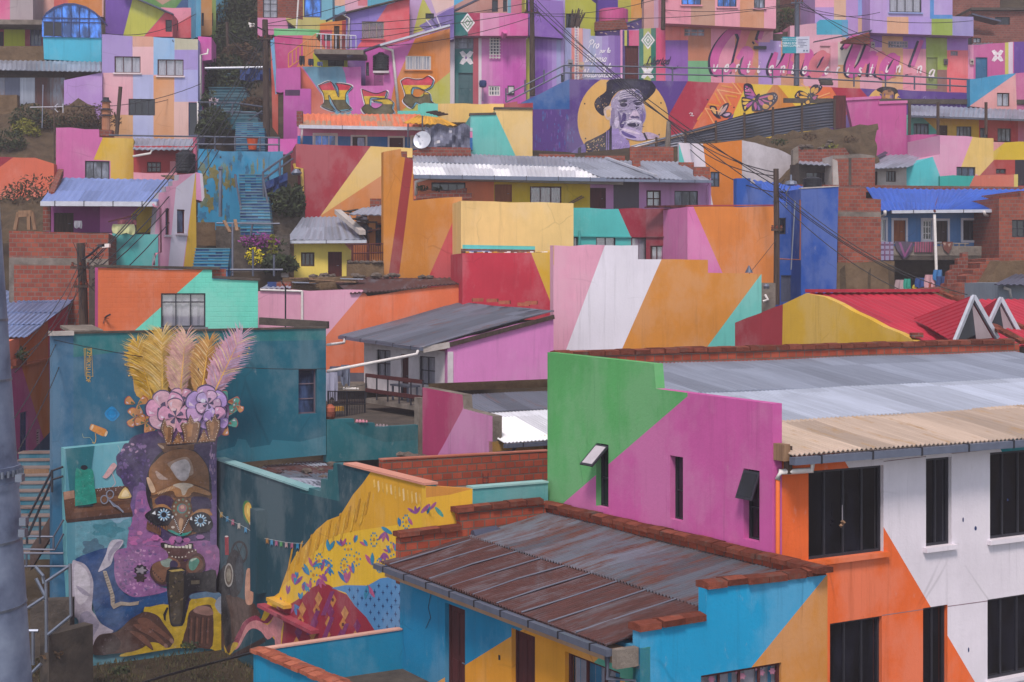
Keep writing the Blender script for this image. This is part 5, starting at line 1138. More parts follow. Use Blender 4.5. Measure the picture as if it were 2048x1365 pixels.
for i,(x,y,d,rx,rz,k,l) in enumerate(((575,410,70,.7,.8,'leafd','dark green shrub under the blue tarp by the alley stairs'),(548,395,70.5,.35,.3,'floww','pale pink flowers under the handrail by the alley stairs'),(428,250,86,1.0,.9,'leafd','dark bush left of the upper stairs'),(455,170,93,1.6,1.6,'leafd','dark shrub on the alley slope near the top'),(480,140,96,1.5,1.5,'leafb','brown shrub on the alley slope near the top'),(490,60,106,2.2,2.6,'leafd','dark tree between the upper houses of the alley'),(470,110,100,1.8,2,'leafd','dark tangled bush on the alley slope under the tree'),(445,20,112,2.4,2.6,'leafd','big dark bush at the very top of the alley'),(420,200,89,.5,.5,'floww','pale flowering bush beside the patchwork house'),(505,215,88,.7,.5,'leafb','reddish bush behind the upper railing'),(560,530,62,.7,.35,'leafd','low dark garden bed beside the yellow house'),(596,405,70,.3,.7,'leafd','dark climber at the edge of the red and cream wall'))):
    plant('shrub',l,'shrub',P(x,y,d)-Z*rz*.8,[(0,0,rz,rx,.8,rz,int(260+420*rx*rz) if k != 'floww' else 70,k if k != 'floww' else 'leafd',.15),(rx*.5,.1,rz*.6,rx*.6,.6,rz*.6,60 if k=='floww' else 330,k if k=='floww' else 'leafd',.1),(-rx*.5,.1,rz*.5,rx*.6,.6,rz*.6,260,'leafd',.14)])
mb=MB(); g=[]
for i in range(7): g.append([P(530+9*j,365+i*5-j*4+6*math.sin(i),70+.2*math.sin(j*2+i)) for j in range(6)])
mb.grid(g,'tarpb'); single(mb,'blue_tarp','dark blue tarpaulin slung below the handrail of the alley stairs','tarp',smooth=True)
mb=MB(); g=[]
for i in range(5): g.append([P(480+10*j,138+i*6+3*math.sin(j*2+i),90+.3*math.sin(j*2+i)) for j in range(7)])
mb.grid(g,'tarpb'); single(mb,'blue_awning','blue tarpaulin awning under the pipe spanning the alley','tarp',smooth=True)
rails('pale pipe spanning the alley above the blue awning',[('rail',[P(410,137,90),P(535,135,90)])],.07,'gutterw','pipe_beam')
# ================================================================ pink and orange long wall
w=W(515,58,.25)
root=house('pink_orange_wall','long wall, pink on the left and orange on the right, behind the teal mural house','wall',w,"515,583 725,580 735,593 926,567 926,780 515,780",'#d86f46',[('#d79ab4',"510,570 728,570 728,583 655,669 590,780 510,780"),('#5d5a68',"600,746 926,746 926,800 600,800")],(),(),.3)
mb=MB(); mb.tube([w.pp(604,582,.05),w.pp(604,655,.05)],.05,'pvc',8); mb.tube([w.pp(604,583,.05),w.pp(520,580,.05)],.04,'pvc',8); mb.build('drainpipe',root)
mb=MB(); mb.tube([P(571,655,56),P(571,575,56),P(562,562,55.5)],.03,'iron',6); single(mb,'thin_post','thin black post with a bent top in front of the pink wall','post')
mb=MB(); mb.box(P(518,650,52),P(655,658,52.5)-P(518,650,52),V((0,.5,0)),Z*.25,'concd'); single(mb,'shed_roof_edge','dark board edge of a shed roof between the turquoise house and the pink wall','roof')
root=thing('rusty_shed_roof','rusty tin roof with stones behind the pink and orange wall','roof',P(820,580,60))
a,b,c,d=w.pp(700,588,.1),w.pp(926,568,.1),P(926,557,62.5),P(660,556,63)
roof(root,a,b,c,d,'rustA',.2,.025,.03,'roof',3,.05)
root=thing('adobe_low_wall','low crumbling adobe wall under the yellow house','wall',P(650,580,62)); wallmesh('wall',root,W(580,61.5,.15),"565,556 706,552 706,590 565,592",'adobe',(),(),.4)
r=random.Random(21)
for i in range(20):
    x=r.uniform(585,925); stone(P(x,556+r.uniform(-3,4),62.3),r.uniform(.09,.2),70+i,'rough stone on the rusty tin roof below the yellow house','stones on the rusty tin roof')
mb=MB()
for i in range(9): a=P(r.uniform(575,690),r.uniform(556,572),61); mb.box(a,V((r.uniform(.5,1.1),r.uniform(-.2,.2),r.uniform(-.08,.08))),V((.05,.4,0)),Z*.04,r.choice(('wood','woodl','zinc')))
single(mb,'scrap_boards','heap of scrap boards and tin on the adobe wall','scrap heap')
mb=MB(); mb.box(P(535,582,58.8),V((.35,0,0)),V((0,.3,0)),Z*.35,'tarpb'); single(mb,'blue_drum','small blue drum beside the top of the pink wall','drum')
mb=MB(); mb.box(P(553,582,58.8),V((.55,0,0)),V((0,.4,0)),Z*.35,'brickd'); single(mb,'brick_stub','stub of brick wall beside the small blue drum','brickwork')
roof(thing('tin_cover','pale tin cover on the brick stub at the pink wall','roof',P(550,575,59)),P(520,577,58.5),P(582,575,58.5),P(580,566,59.6),P(540,566,59.6),'zinc',.2,.02,.03)
# ================================================================ the stepped pink, white and orange wall
w=W(1107,54,.3)
root=house('stepped_wall_house','house with a stepped blank wall of pink, white, orange and turquoise fields','house',w,"1107,491 1276,491 1276,519 1416,520 1416,546 1523,549 1523,760 1107,760",'#d79ab2',[('#dcd8e4',"1214,480 1280,480 1280,515 1327,515 1228,760 1110,760"),('#c98433',"1327,510 1530,510 1530,545 1413,696 1370,760 1228,760 1228,735"),('#65bcb4',"1525,545 1530,545 1530,770 1365,770 1413,696"),('#cda22c',"1100,486 1108,486 1108,530 1100,530")],(),(),.4)
mb=MB(); p=P(1498,546,57.5); mb.lathe(p,[(.16,0),(.02,.28)],'steeld',10); single(mb,'lamp_hood','little metal lamp hood on top of the stepped orange wall','lamp')
# ================================================================ red and yellow wall, cream wall, turquoise and maroon recess
w=W(925,59,.2)
house('red_yellow_wall','red wall ending in a yellow wedge above the grey metal roof','house',w,"925,507 1100,505 1108,500 1108,640 925,640",'#b92f43',[('#cda22a',"1058,495 1110,495 1110,640 1105,615")],(),(),3)
mb=MB()
for i in range(30): p=w.pp(926+i*5.6,506,-.1+random.uniform(-.1,.1)); mb.box(p,V((.14,.02,0)),V((0,.25,0)),Z*random.uniform(.02,.07),random.choice(('woodl','pvc','wood','yellowroof')))
single(mb,'rubble_edge','ragged strip of mortar along the top of the red wall','rubble')
w=W(925,63,.2)
root=house('cream_wall_house','plain cream wall with a turquoise drip line, left of the turquoise house','house',w,"922,402 1147,407 1147,530 922,530",'#e0c07f',[('#5fc0bb',"925,490 1070,493 1070,500 925,498"),('brickd',"922,498 1070,500 1070,530 922,530")],(),(),4)
mb=MB(); mb.box(w.pp(930,505,.3),v3(w.U)*1.0,V((0,.3,0)),Z*.06,'bluezinc'); mb.build('tin_strip',root)
w=W(1147,66,.2)
root=house('turquoise_house','house with turquoise upper wall and a deep red wing above the stepped wall','house',w,"1147,416 1300,419 1300,530 1147,530",'#4bb0ae',[('#8a2236',"1233,410 1305,410 1305,530 1262,530 1262,475")],[(1147.5,474,1156,500,'curtain',1,1),(1192,474,1231,500,'curtain',2,1,'iron',-.1,.05),(1263,475,1293,530,'curtain',1,1)],(),4)
wr=W(1292,66.3,-.55); wallmesh('wall',root,wr,"1292,418 1375,416 1375,545 1292,545",'#7d2033',(),[(1300,492,1348,525)],.25); window(root,wr,(1300,492,1348,525),'curtain',4,1,'woodr',-.1,.05)
mb=MB(); a,b=w.pp(1147,473,.05),w.pp(1262,475,.05); mb.bar(a,b,.1,.05,'#3f9c9c'); a,b=wr.pp(1292,474,.04),wr.pp(1374,474,.04); mb.bar(a,b,.08,.05,'#6d1c2c'); mb.build('string_course',root)
mb=MB(); mb.tube([w.pp(1158,500,.1),w.pp(1158,462,.1)],.05,'#3fa5a4',6); mb.build('drainpipe',root)
mb=MB()
for i in range(6): a=P(1290+i*13,416-(i % 2)*2,65.5-i*.1); mb.box(a,V((1.4-i*.1,.1,.03)),V((0,.25,0)),Z*.05,'woodr')
single(mb,'plank_pile','dark boards lying on the roof edge of the deep red wing','planks')
w=W(1375,63.0,.25)
root=house('pink_orange_block','tall orange wall with a slim pink wedge left of the wooden pole','house',w,"1375,414 1550,413 1550,620 1375,620",'#d07c38',[('#cf74aa',"1374,410 1385,410 1451,560 1375,560")],(),(),4)
mb=MB(); a,b=w.pp(1376,413,0),w.pp(1549,412,0); mb.box(a,b-a,-v3(w.n)*.3,Z*.05,'#a04048'); mb.build('cap',root)
w=W(1523,60,.2); house('grey_stub_wall','patch of grey rubble wall under the tall orange wall','wall',w,"1523,566 1551,566 1551,650 1523,650",'concrete',(),(),(),.5)
mb=MB(); mb.lathe(P(1533,578,59.6),[(.1,0),(.13,.1),(.05,.2)],'steel',8); mb.tube([P(1530,590,59.6),P(1536,600,59.5),P(1526,603,59.5)],.05,'pvc',6); single(mb,'meter_pipe','white pipe elbow and meter on the grey rubble wall','pipe')
# ================================================================ orange house with the rust stripe
w=W(768,64.5,.25)
root=house('orange_stripe_house','tall orange house wall with a slanting rust red stripe','house',w,"767,304 802,298 803,314 814,316 826,321 826,402 924,394 924,575 767,575",'#c07c2e',[('#8f3030',"811,310 828,316 797,560 797,580 778,580 778,545"),('#bb2f3a',"924,402 930,402 930,580 855,580 855,560")],(),(),.6)
mb=MB()
for x,y in ((803,303),(814,315)): p=w.pp(x,y,-.02); mb.box(p-Z*.25,v3(w.U)*.25,-v3(w.n)*.5,Z*.25,'brickd')
mb.build('brick_step',root)
# its balcony wing at the left
w=W(740,67,.25)
root=house('orange_balcony_house','little orange balcony wing with a grey roof beside the yellow house','house',w,"738,430 768,430 768,560 738,560",'#cf7e2a',(),[(751,446,766,492,'glassm',2,2,'iron',-.08,.05)],(),.5)
roof(root,P(698,428,65.5),P(768,430,65.8),P(768,411,68),P(726,416,68),'zinc',.3,.02,.04); mb=MB(); mb.box(P(740,416,68),V((.65,.1,0)),V((0,.5,0)),Z*.42,'brickd'); mb.build('chimney',root)
fp=[P(704,527,64.2),P(768,525,64.6)]; rg=railing('rusty iron balcony railing on the orange wing',fp,.8,2,'woodr',.7,.03); mb=MB()
for i in range(14): p=fp[0].lerp(fp[1],(i+.5)/14); mb.tube([p,p+Z*.8],.014,'woodr',4)
o=mb.build('bars',rg); o['kind']='stuff'
mb=MB(); mb.box(P(703,527,64.6),V((.75,.1,0)),V((0,.05,0)),Z*.8,'woodo'); single(mb,'rusty_sheet','rusty sheet panel fixed behind the balcony railing','panel')
# ================================================================ small yellow house
w=W(585,66,.22)
root=house('yellow_house','small ochre yellow house with a brown door and an old metal roof','house',w,"587,482 735,482 735,520 694,520 694,560 587,560",'#ecd468',[('#d98c80',"682,480 735,480 735,510 700,500")],[(602,505,629,533,'glass',3,1,'wood',-.1,.07)],[(656,504,684,556,'woodr',-.1)],3.6)
roof(root,P(571,480,65.5),P(733,480,65.8),P(700,432,69.5),P(604,437,69.3),'zinc',.32,.025,.04,'roof',5,.04); gutter(root,P(571,481,64.8)-Z*.08,P(733,480,65.3)-Z*.08,'gutterw',.14,2)
mb=MB(); mb.box(P(669,428,68),P(718,470,65.6)-P(669,428,68),V((.28,.1,0)),Z*.2,'plaster'); mb.build('party_wall',root)
mb=MB()
for i in range(14): f=i/14; p=P(669,425,68.2).lerp(P(738,468,66),f)+V((random.uniform(0,.8),0,random.uniform(-.05,.15))); mb.box(p,V((.5,.1,random.uniform(-.1,.1))),V((0,.4,0)),Z*.06,random.choice(('wood','brickd','concd')))
single(mb,'roof_debris','broken tiles and boards along the party wall of the yellow house','debris')
roof(thing('lean_to_roof','grey lean-to roof between the yellow house and the orange wing','roof',P(730,460,66)),P(715,470,66),P(745,462,66.5),P(742,430,69),P(712,432,69),'darkzinc',.3,.02,.03)
w=W(564,64.5,.22); house('grey_gatepost','grey plastered wall pier left of the yellow house','wall',w,"563,488 577,487 577,555 563,555",'plaster',(),(),(),.4)
w=W(576,65,.22); house('adobe_side_wall','strip of brown adobe between the grey pier and the yellow house','wall',w,"576,484 588,482 588,560 576,560",'adobe',(),(),(),.5)
w=W(694,63.5,.15); house('adobe_parapet','brown adobe parapet topped with stones under the balcony railing','wall',w,"694,529 768,527 768,560 694,560",'adobe',(),(),(),.5)
for i in range(6): stone(P(700+i*12,527,63.7),.14,110+i,'round stone on the adobe parapet under the balcony railing','stones on the adobe parapet')
# ================================================================ red and cream wall
w=W(592,74,.2)
root=house('red_cream_house','house side wall with a deep red field, a cream ray and an orange corner','house',w,"592,288 744,293 825,297 825,460 607,460 607,337 592,335",'#9c3340',[('#dcb970',"747,285 830,285 830,330 767,349 640,433 635,440"),('#cc834a',"767,349 830,320 830,470 640,470 640,433")],(),(),5)
mb=MB(); mb.tube([w.pp(588,328,.1),w.pp(590,337,.1),w.pp(604,338,.1),w.pp(606,440,.1)],.08,'#c9a23c',8); mb.build('drainpipe',root)
mb=MB(); mb.lathe(w.pp(592,352,.4),[(.2,0),(.28,.1),(.12,.3)],'steel',10); mb.build('electric_meter',root)
# ================================================================ long house with the white roof
w=W(828,72,.1)
ww=[(863,365,931,382,'glass',4,1,'iron',-.1,.05),(1060,373,1123,408,'curtr',3,1,'woodr',-.1,.06),(1349,382,1396,414,'glassg',3,1,'iron',-.1,.05),(1293,381,1322,414,'curtain',2,2,'woodr',-.1,.07)]
dd=[(989,369,1024,404,'woodo'),(1180,376,1212,417,'woodr')]
root=house('white_roof_house','long one storey house with coral, yellow and mauve walls under a white corrugated roof','house',w,"828,347 1422,357 1422,425 828,425",'#e07a50',[('#d8b415',"988,330 1180,330 1180,430 988,430"),('#c68fc4',"1180,330 1425,330 1425,430 1180,430"),('#5d5660',"1227,330 1278,330 1278,430 1227,430")],ww,dd,4.5)
eL,eR,rR,rL=P(828,350,70.6),P(1212,358,71.2),P(1212,318,76.6),P(805,306,77)
def lp(f,g): return eL.lerp(eR,f).lerp(rL.lerp(rR,f),g)
roof(root,eL,lp(1.02,0),lp(1.02,.56),lp(0,.56),'zincw',.22,.028,.03,'roof',3,.02); roof(root,lp(0,.54)+Z*.03,lp(1.0,.54)+Z*.03,lp(1,1)+Z*.03,lp(0,1)+Z*.03,'zinc',.22,.028,.03,'roof',3,.02)
e2,e3=P(1210,359,71.3),P(1424,362,71.6)
roof(root,P(1205,357,71.1)+Z*.05,P(1306,358,71.4)+Z*.05,P(1215,322,76.2)+Z*.06,P(1120,320,76.2)+Z*.06,'zinc',.22,.028,.03,'roof',3,.02)
roof(root,P(1300,357,71.5),e3,P(1360,324,76),P(1240,322,76),'zinc',.22,.028,.03,'roof',3,.02)
mb=MB(); mb.bar(P(1213,320,76.3)+Z*.1,P(1312,356,71.4)+Z*.1,.18,.1,'gutterw'); mb.build('roof_edge',root)
gutter(root,eL+V((0,-.1,-.1)),P(1212,360,71) ,'gutter',.2,1.4); gutter(root,P(1212,361,71.1),e3+V((0,-.1,-.05)),'gutter',.14,1.6)
mb=MB(); a,b=w.pp(845,352,.9),w.pp(1240,362,.9); mb.box(a-Z*.25,b-a,V((0,.2,0)),Z*.2,'plaster'); mb.build('fascia',root)
pipe(root,[P(855,351,70.5),P(853,357,70.6),P(832,364,71.2),P(832,392,71.3)],.08,'pvc'); pipe(root,[w.pp(1419,366,.1),w.pp(1414,374,.1),w.pp(1414,418,.1)],.05,'#c68fc4')
mb=MB()
for x0,y0,x1,y1 in ((826,400,940,388),(830,392,930,378)): a,b=w.pp(x0,y0,1.2),w.pp(x1,y1,1.2); mb.box(a-Z*.3,b-a,V((0,.25,0)),Z*.26,'brickd')
single(mb,'brick_parapet','short stepped brick parapet before the coral wall of the long house','parapet')
plant('potted_plant','small green plant behind the brick parapet of the long house','plant',w.pp(842,385,.8),[(0,0,.15,.3,.2,.15,50,'leaf',.1),(.8,0,.1,.2,.2,.1,30,'leafd',.1)],.02)
for i,(x0,x1,y0,y1) in enumerate(((1078,1115,308,318),(1115,1150,309,318),(1170,1250,312,322),(1260,1347,294,323),(1265,1281,320,333),(1358,1388,325,336),(1388,1420,334,352))):
    mb=MB(); d_=(77,77,76.8,77.2,74.5,75,72.6)[i]; a=P(x0,y1,d_); b=P(x1,y1,d_); mb.box(a-Z*.3,b-a,V((0,.4,0)),Z*(.3+(y1-y0)*d_/F),'brick')
    single(mb,'brick_parapet',('low brick ridge at the left of the long roof, with a sagging top','low flat brick ridge behind the white roof under the purple wall','long low brick ridge in front of the painted portrait','tall brick chimney block before the painted portrait','small brick stub on the right part of the grey roof','upper brick step at the right gable of the long house','lower brick step at the right gable of the long house')[i],'brickwork')
for i in range(2): mb=MB(); mb.bar(w.pp(1135+i*6,408,.5),w.pp(1162+i*4,393+i*2,.3),.07,.05,'woodl'); single(mb,'leaning_plank','pale plank leaning on the yellow wall of the long house','plank','planks on the long house')
# ================================================================ white and orange house at the right of it
w=W(1352,77,.12); wb=W(1483,78.7,.9)
root=house('white_orange_house','house with a white and orange front and a whitewashed side wall','house',w,"1358,286 1405,288 1484,281 1484,420 1358,420",'#c97526',[('#d0c8d2',"1350,280 1405,280 1413,345 1428,420 1350,420"),('#58b8b0',"1352,285 1359,290 1369,325 1352,325")],[(1421,344,1439,374,'glassm',2,2,'iron',-.08,.05)],(),.3)
wallmesh('wall',root,wb,"1484,281 1523,290 1570,305 1597,320 1597,372 1484,405",'whitew',(),(),.3)
mb=MB(); mb.box(P(1420,374,77.6)-Z*.05,V((.7,.1,0)),V((0,-.15,0)),Z*.08,'#8a4a20'); mb.build('sill',root)
def R(*rs): return [(c,[(x0,y0),(x1,y0),(x1,y1),(x0,y1)]) for c,x0,y0,x1,y1 in rs]
# ================================================================ royal blue house
w=W(1473,66,.2)
root=house('royal_blue_house','tall royal blue house with stepped gable and blue ribbed roof by the wooden pole','house',w,"1473,357 1501,357 1501,367 1523,368 1523,383 1547,384 1547,405 1603,405 1603,640 1473,640",'#1d4fa3',(),[(1556,436,1572,469,'glass',1,1)],[(1562,551,1588,604,'darkzinc',-.1,False,3)],.4)
roof(root,P(1545,405,66.6),P(1604,405,67),P(1606,373,71),P(1506,361,71),'blueroof',.3,.03,.03)
w=W(1602,65.4,.2)
wallmesh('wall',root,w,"1602,378 1677,374 1672,610 1602,620",'#1b4ba0',(),(),4)
mb=MB(); a,b=w.pp(1602,378,.03),w.pp(1677,374,.03); mb.box(a,b-a,-v3(w.n)*.3,Z*.05,'plaster'); mb.build('coping',root)
for pts in (((1590,402),(1582,540)),((1600,400),(1601,436),(1600,520),(1552,518))): mb=MB(); mb.tube([P(x,y,64.9) for x,y in pts],.035,'steel' if len(pts)<3 else 'woodo',6); mb.build('conduit',root)
tank(P(1625,377,66.5),.42,.5,'black water tank on the roof corner of the royal blue house')
mb=MB(); mb.lathe(P(1582,372,68),[(.1,0),(.3,.05),(.25,.2),(.05,.25),(.04,.5)],'steel',10); mb.tube([P(1573,415,65),P(1573,385,65),P(1580,374,68)],.03,'steel',6); single(mb,'roof_vent','small metal vent cap on the blue ribbed roof','vent')
# ================================================================ brick tower, adobe base
w=W(1676,66.8,.2)
house('brick_tower','unplastered brick tower with a concrete band between the royal and the light blue house','house',w,"1676,374 1732,377 1732,397 1762,399 1762,526 1676,526",'brick',[('concrete',"1670,423 1770,425 1770,435 1670,433")],(),(),1.2)
w=W(1672,66.2,.2); house('adobe_footing_wall','brown plastered adobe base beneath the brick tower','wall',w,"1672,525 1789,523 1789,640 1672,640",'adobe',[('adobed',"1736,545 1742,535 1741,580 1735,580"),('adobed',"1680,540 1690,530 1694,600 1680,600"),('adobed',"1775,530 1789,530 1789,600 1780,600")],(),(),3)
# ================================================================ light blue house with balcony
w=W(1762,72,.12)
ws_=[(1762.5,440,1771,483,'curtain',1,1,'pvc'),(1846,441,1864,480,'glass',3,3,'pvc',-.1,.05),(1926,441,1972,481,'glass',3,1,'iron',-.1,.05)]
ds_=[(1787,441,1811,484,'woodo'),(1872,442,1895,484,'wood')]
root=house('light_blue_house','light blue house with white window trim under a blue ribbed roof, above a balcony','house',w,"1760,414 2000,412 2000,506 1760,506",'#4a7cb5',[('brick',"1895,506 1940,502 1990,502 2000,506 2000,530 1895,530")],ws_,ds_,4)
for h in ws_+ds_: surround(root,w,h[:4],'#d5d0da',.11)
eL,eM,eR=P(1762,421,70.7),P(1869,420,70.8),P(1996,419,70.8); r1,r2,r3=P(1732,376,76),P(1879,380,76),P(2220,377,76)
roof(root,eL,eM,r2,r1,'blueroof',.3,.03,.03,'roof',4,.02); roof(root,eM+Z*.01,eR,r3,r2+Z*.01,'blueroof',.3,.03,.03,'roof',4,.02)
gutter(root,eL-Z*.08+V((.5,0,0)),eM-Z*.08,'gutterw',.16,2); gutter(root,eM-Z*.08,eR-Z*.08-V((.3,0,0)),'gutterw',.16,2)
pipe(root,[P(1770,422,70.6),P(1770,430,70.7),P(1761,434,71.5)],.07,'pvc'); pipe(root,[P(1968,424,70.6),P(1970,430,70.8),P(1992,434,71.8),P(1992,516,71.8)],.07,'pvc')
mb=MB(); mb.tube([P(1869,423,70.7),P(1878,383,75.9)],.07,'terra',6); mb.build('valley_pipe',root)
mb=MB(); a,b=w.pp(1758,507,1.5),w.pp(1936,507,1.5); mb.box(a-Z*.35,b-a,-v3(w.n)*1.5,Z*.2,'concd'); mb.box(a-Z*.14+v3(w.n)*.02,b-a,-v3(w.n)*.1,Z*.45,'concrete'); mb.build('balcony',root)
wb_=w.shift(1.5)
rails('grey balcony railing with pickets hung with woven cloths',[('rail',[wb_.pp(1760,485),wb_.pp(1938,488)])]+[('post',[wb_.pp(x,508),wb_.pp(x,486)]) for x in range(1762,1936,12)],.035,'concrete','balcony_railing')
mb=MB(); mb.tube([P(1873,552,70),P(1869,430,70.4)],.07,'pvc',8); single(mb,'white_post','slim white post holding up the light blue roof','post')
ws2=w.shift(1.6)
def cloth(pts,k,label,stripes=()):
    root=thing('woven_cloth',label,'cloth',ws2.pp(*S(pts)[0])); q=S(pts); wallmesh('fabric',root,ws2,q,k,stripes,(),.04)
    return root
cloth("1761,484 1787,484 1787,521 1761,521",'#8a86a8','grey and purple plaid cloth on the balcony railing',R(('#5a3560',1761,488,1788,492),('#5a3560',1761,498,1788,502),('#5a3560',1761,509,1788,512),('#6b3a66',1768,484,1771,522),('#6b3a66',1778,484,1781,522)))
cloth("1789,483 1828,484 1826,500 1812,517 1806,518 1792,497",'#331a40','dark purple shawl hanging in a point from the balcony railing',[('#7a2f6c',"1797,485 1802,485 1810,508 1822,486 1825,486 1811,514 1808,514")])
cloth("1830,484 1867,484 1866,505 1829,505",'#8c2f56','magenta striped cloth on the balcony railing',[('#2a1a2c',[(1833+i*5,484),(1835+i*5,484),(1834.5+i*5,506),(1832.5+i*5,506)]) for i in range(7)])
cloth("1884,484 1906,484 1903,497 1897,508 1888,500",'#6b4038','mottled brown knitted cloth at the right end of the balcony railing',[('#a08a80',"1886,486 1892,486 1890,492"),('#a08a80',"1896,488 1902,487 1898,495")])
# undercroft with washing
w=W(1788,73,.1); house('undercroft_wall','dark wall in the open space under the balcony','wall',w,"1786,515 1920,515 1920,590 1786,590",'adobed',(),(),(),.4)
w=W(1800,68,.1); house('tiled_ledge','low adobe wall with a crumbling tile edge under the washing','wall',w,"1806,582 1916,572 1916,640 1790,640 1790,590",'adobe',[('brickd',"1800,581 1918,571 1918,577 1800,588")],(),(),1.5)
for i,(x,y,k,l,s) in enumerate(((1801,560,'#b09aa0','pale pink towel hanging under the balcony',(.5,.5)),(1815,558,'#2f9a86','green towel hanging under the balcony',(.35,.5)),(1843,556,'#2c4a86','blue jeans hanging under the balcony',(.6,.45)),(1862,550,'#c79aa4','light pink blanket hanging under the balcony',(.6,.7)),(1876,540,'#2f74b4','bright blue and green cloth topmost in the washing under the balcony',(.45,.5)),(1885,553,'#26457c','dark blue sweater hanging right under the balcony',(.6,.6)),(1863,565,'#9a4a3c','terracotta red cloth lowest in the washing',(.4,.3)),(1830,570,'#c8b03a','small yellow cloth at the tile edge',(.2,.2)))):
    laundry(P(x,y,69.5),s[0],s[1],k,l,V((1,.3,0)))
# brick stairs at the right
root=thing('brick_stairs','brick stairs stepping up to the balcony of the light blue house','staircase',P(1930,590,68))
w1=W(1895,68.3,.15); wallmesh('wall',root,w1,"1893,580 1896,545 1905,540 1905,530 1915,530 1915,518 1925,516 1925,506 1936,505 1936,545 1925,590 1893,590",'brickd',(),(),.3,side='brick')
w1=W(1920,67.4,.15); wallmesh('wall',root,w1,"1914,590 1920,568 1932,565 1932,552 1946,548 1946,540 1960,537 1960,526 1972,524 1972,518 1998,516 1998,560 1950,600 1914,610",'brick',(),(),2,side='brick')
w=W(1960,66.5,.15); house('adobe_flank','rough adobe flank wall beside the brick stairs at the right edge','wall',w,"1945,610 1985,550 2000,522 2220,520 2220,660 1915,660",'adobe',(),(),(),2)
w=W(1998,70,.15); house('barred_window_house','brick house with a barred dark window at the right edge of the photo','house',w,"1998,396 2041,394 2041,382 2220,381 2220,526 1998,526",'brick',(),[(2024,440,2075,475,'glass',4,2,'iron',-.1,.05)],(),4)
w=W(1988,60,.15); root=house('tin_roof_shed','pale grey shed with a teal grey tin roof at the right edge','house',w,"1996,566 2220,562 2220,620 1996,620",'#7f8a98',(),(),(),3)
roof(root,P(1988,569,59.2),P(2220,572,59.5),P(2220,545,63),P(2030,549,63),'darkzinc',.25,.025,.03); pipe(root,[P(2008,576,59.8),P(2020,580,59.8),P(2022,596,59.8)],.06,'pvc')
w=W(2000,56,.15); house('low_brick_wall','low crumbling brick wall behind the red dormers','wall',w,"1996,600 2220,592 2220,660 1996,660",'brick',(),(),(),.4)
mb=MB(); a=P(1560,371,76.5); b=P(2220,378,77.2); mb.box(a-Z*.3,b-a,V((0,.3,0)),Z*.35,'brickd'); single(mb,'brick_ridge_wall','long low brick wall along the ridge of the blue roofs','wall')
# ================================================================ red roofed house with dormers
RW=W(1470,50,D1)
root=thing('red_roof_house','yellow and brick red gabled house with a shiny red ribbed roof','house',RW.pp(1650,700))
wallmesh('wall',root,RW,"1470,646 1566,609 1612,587 1648,594 1832,684 1832,760 1470,760",'#c9a032',[('#94303a',"1460,600 1566,600 1563,760 1460,760")],(),.25)
rl=RW.pp(1616,586,-.1); el=RW.pp(1836,690,-.1); L1=5.4
a1=el+(el-rl)*.06
roof(root,a1,a1+U2*L1,rl+U2*L1,rl,'redroof',.32,.03,.03,'roof',3,.004)
roof(root,a1+U2*(L1+.25)-Z*.25,a1+U2*(L1+7)-Z*.25,rl+U2*(L1+7)-Z*.25,rl+U2*(L1+.25)-Z*.25,'redroof',.32,.03,.03,'roof',3,.004)
mb=MB(); mb.bar(rl+Z*.06,rl+U2*L1+Z*.06,.5,.1,'redroof'); mb.build('ridge_cap',root)
coping(root,rl+U2*(L1+.1)+Z*.02,a1+U2*(L1+.1)+Z*.02,.26,.12,.4); mb=MB(); mb.box(RW.pp(1826,676,.03),V((.35,.1,0)),V((0,.3,0)),Z*.14,'brickd'); mb.build('brick_end',root)
back=rl+(rl-el)*.55; back.z=rl.z-1.0
roof(root,back,back+U2*L1,rl+U2*L1,rl,'redroof',.32,.03,.03,'roof',2,.004)
for apex,bl,br,bk,lab in (((1942,594,43.3),(1905,684,42.4),(1990,678,43.6),(1829,638,45.4),0),((1997,598,46.5),(1972,652,46),(2036,670,46.6),(1955,626,48.5),1)):
    A,Bl,Br,K_=P(*apex),P(*bl),P(*br),P(*bk); mb=MB()
    n=10
    for i in range(n):
        f,g=i/n,(i+1)/n; mb.face([K_.lerp(Bl,f),K_.lerp(Bl,g),A.lerp(Bl,g) if 0 else A.lerp(Bl,g),A.lerp(Bl,f)],'redroof')
        mb.bar(K_.lerp(Bl,f),A.lerp(Bl,f),.035,.04,'redroof')
    mb.face([A,Br,K_],'redroof'); mb.face([Bl,Br,K_],'redroof')
    dm=mb.build('dormer',root)
    mb=MB(); N=(Br-Bl).cross(A-Bl).normalized(); N=N if N.y<0 else-N
    for off,wd_ in ((.10,.16),(.03,.1)): mb.bar(Bl+N*off,A+N*off,wd_*.4,wd_*.75,'gutterw'); mb.bar(Br+N*off,A+N*off,wd_*.4,wd_*.75,'gutterw')
    mb.build('frame',dm)
    mb=MB(); c=Bl.lerp(Br,.5); ins=lambda p: c+(p-c)*.86+(A-c)*.02
    mb.face([ins(Bl)+N*.01,ins(c.lerp(Br,.1))+N*.01,ins(A)+N*.01],'glass'); mb.face([ins(c.lerp(Br,.1))+N*.012,ins(Br)+N*.012,ins(A)+N*.012],'#8f7f86'); mb.build('pane',dm)
coping(root,P(1985,655,44),P(2050,690,41.6),.26,.12,.4)
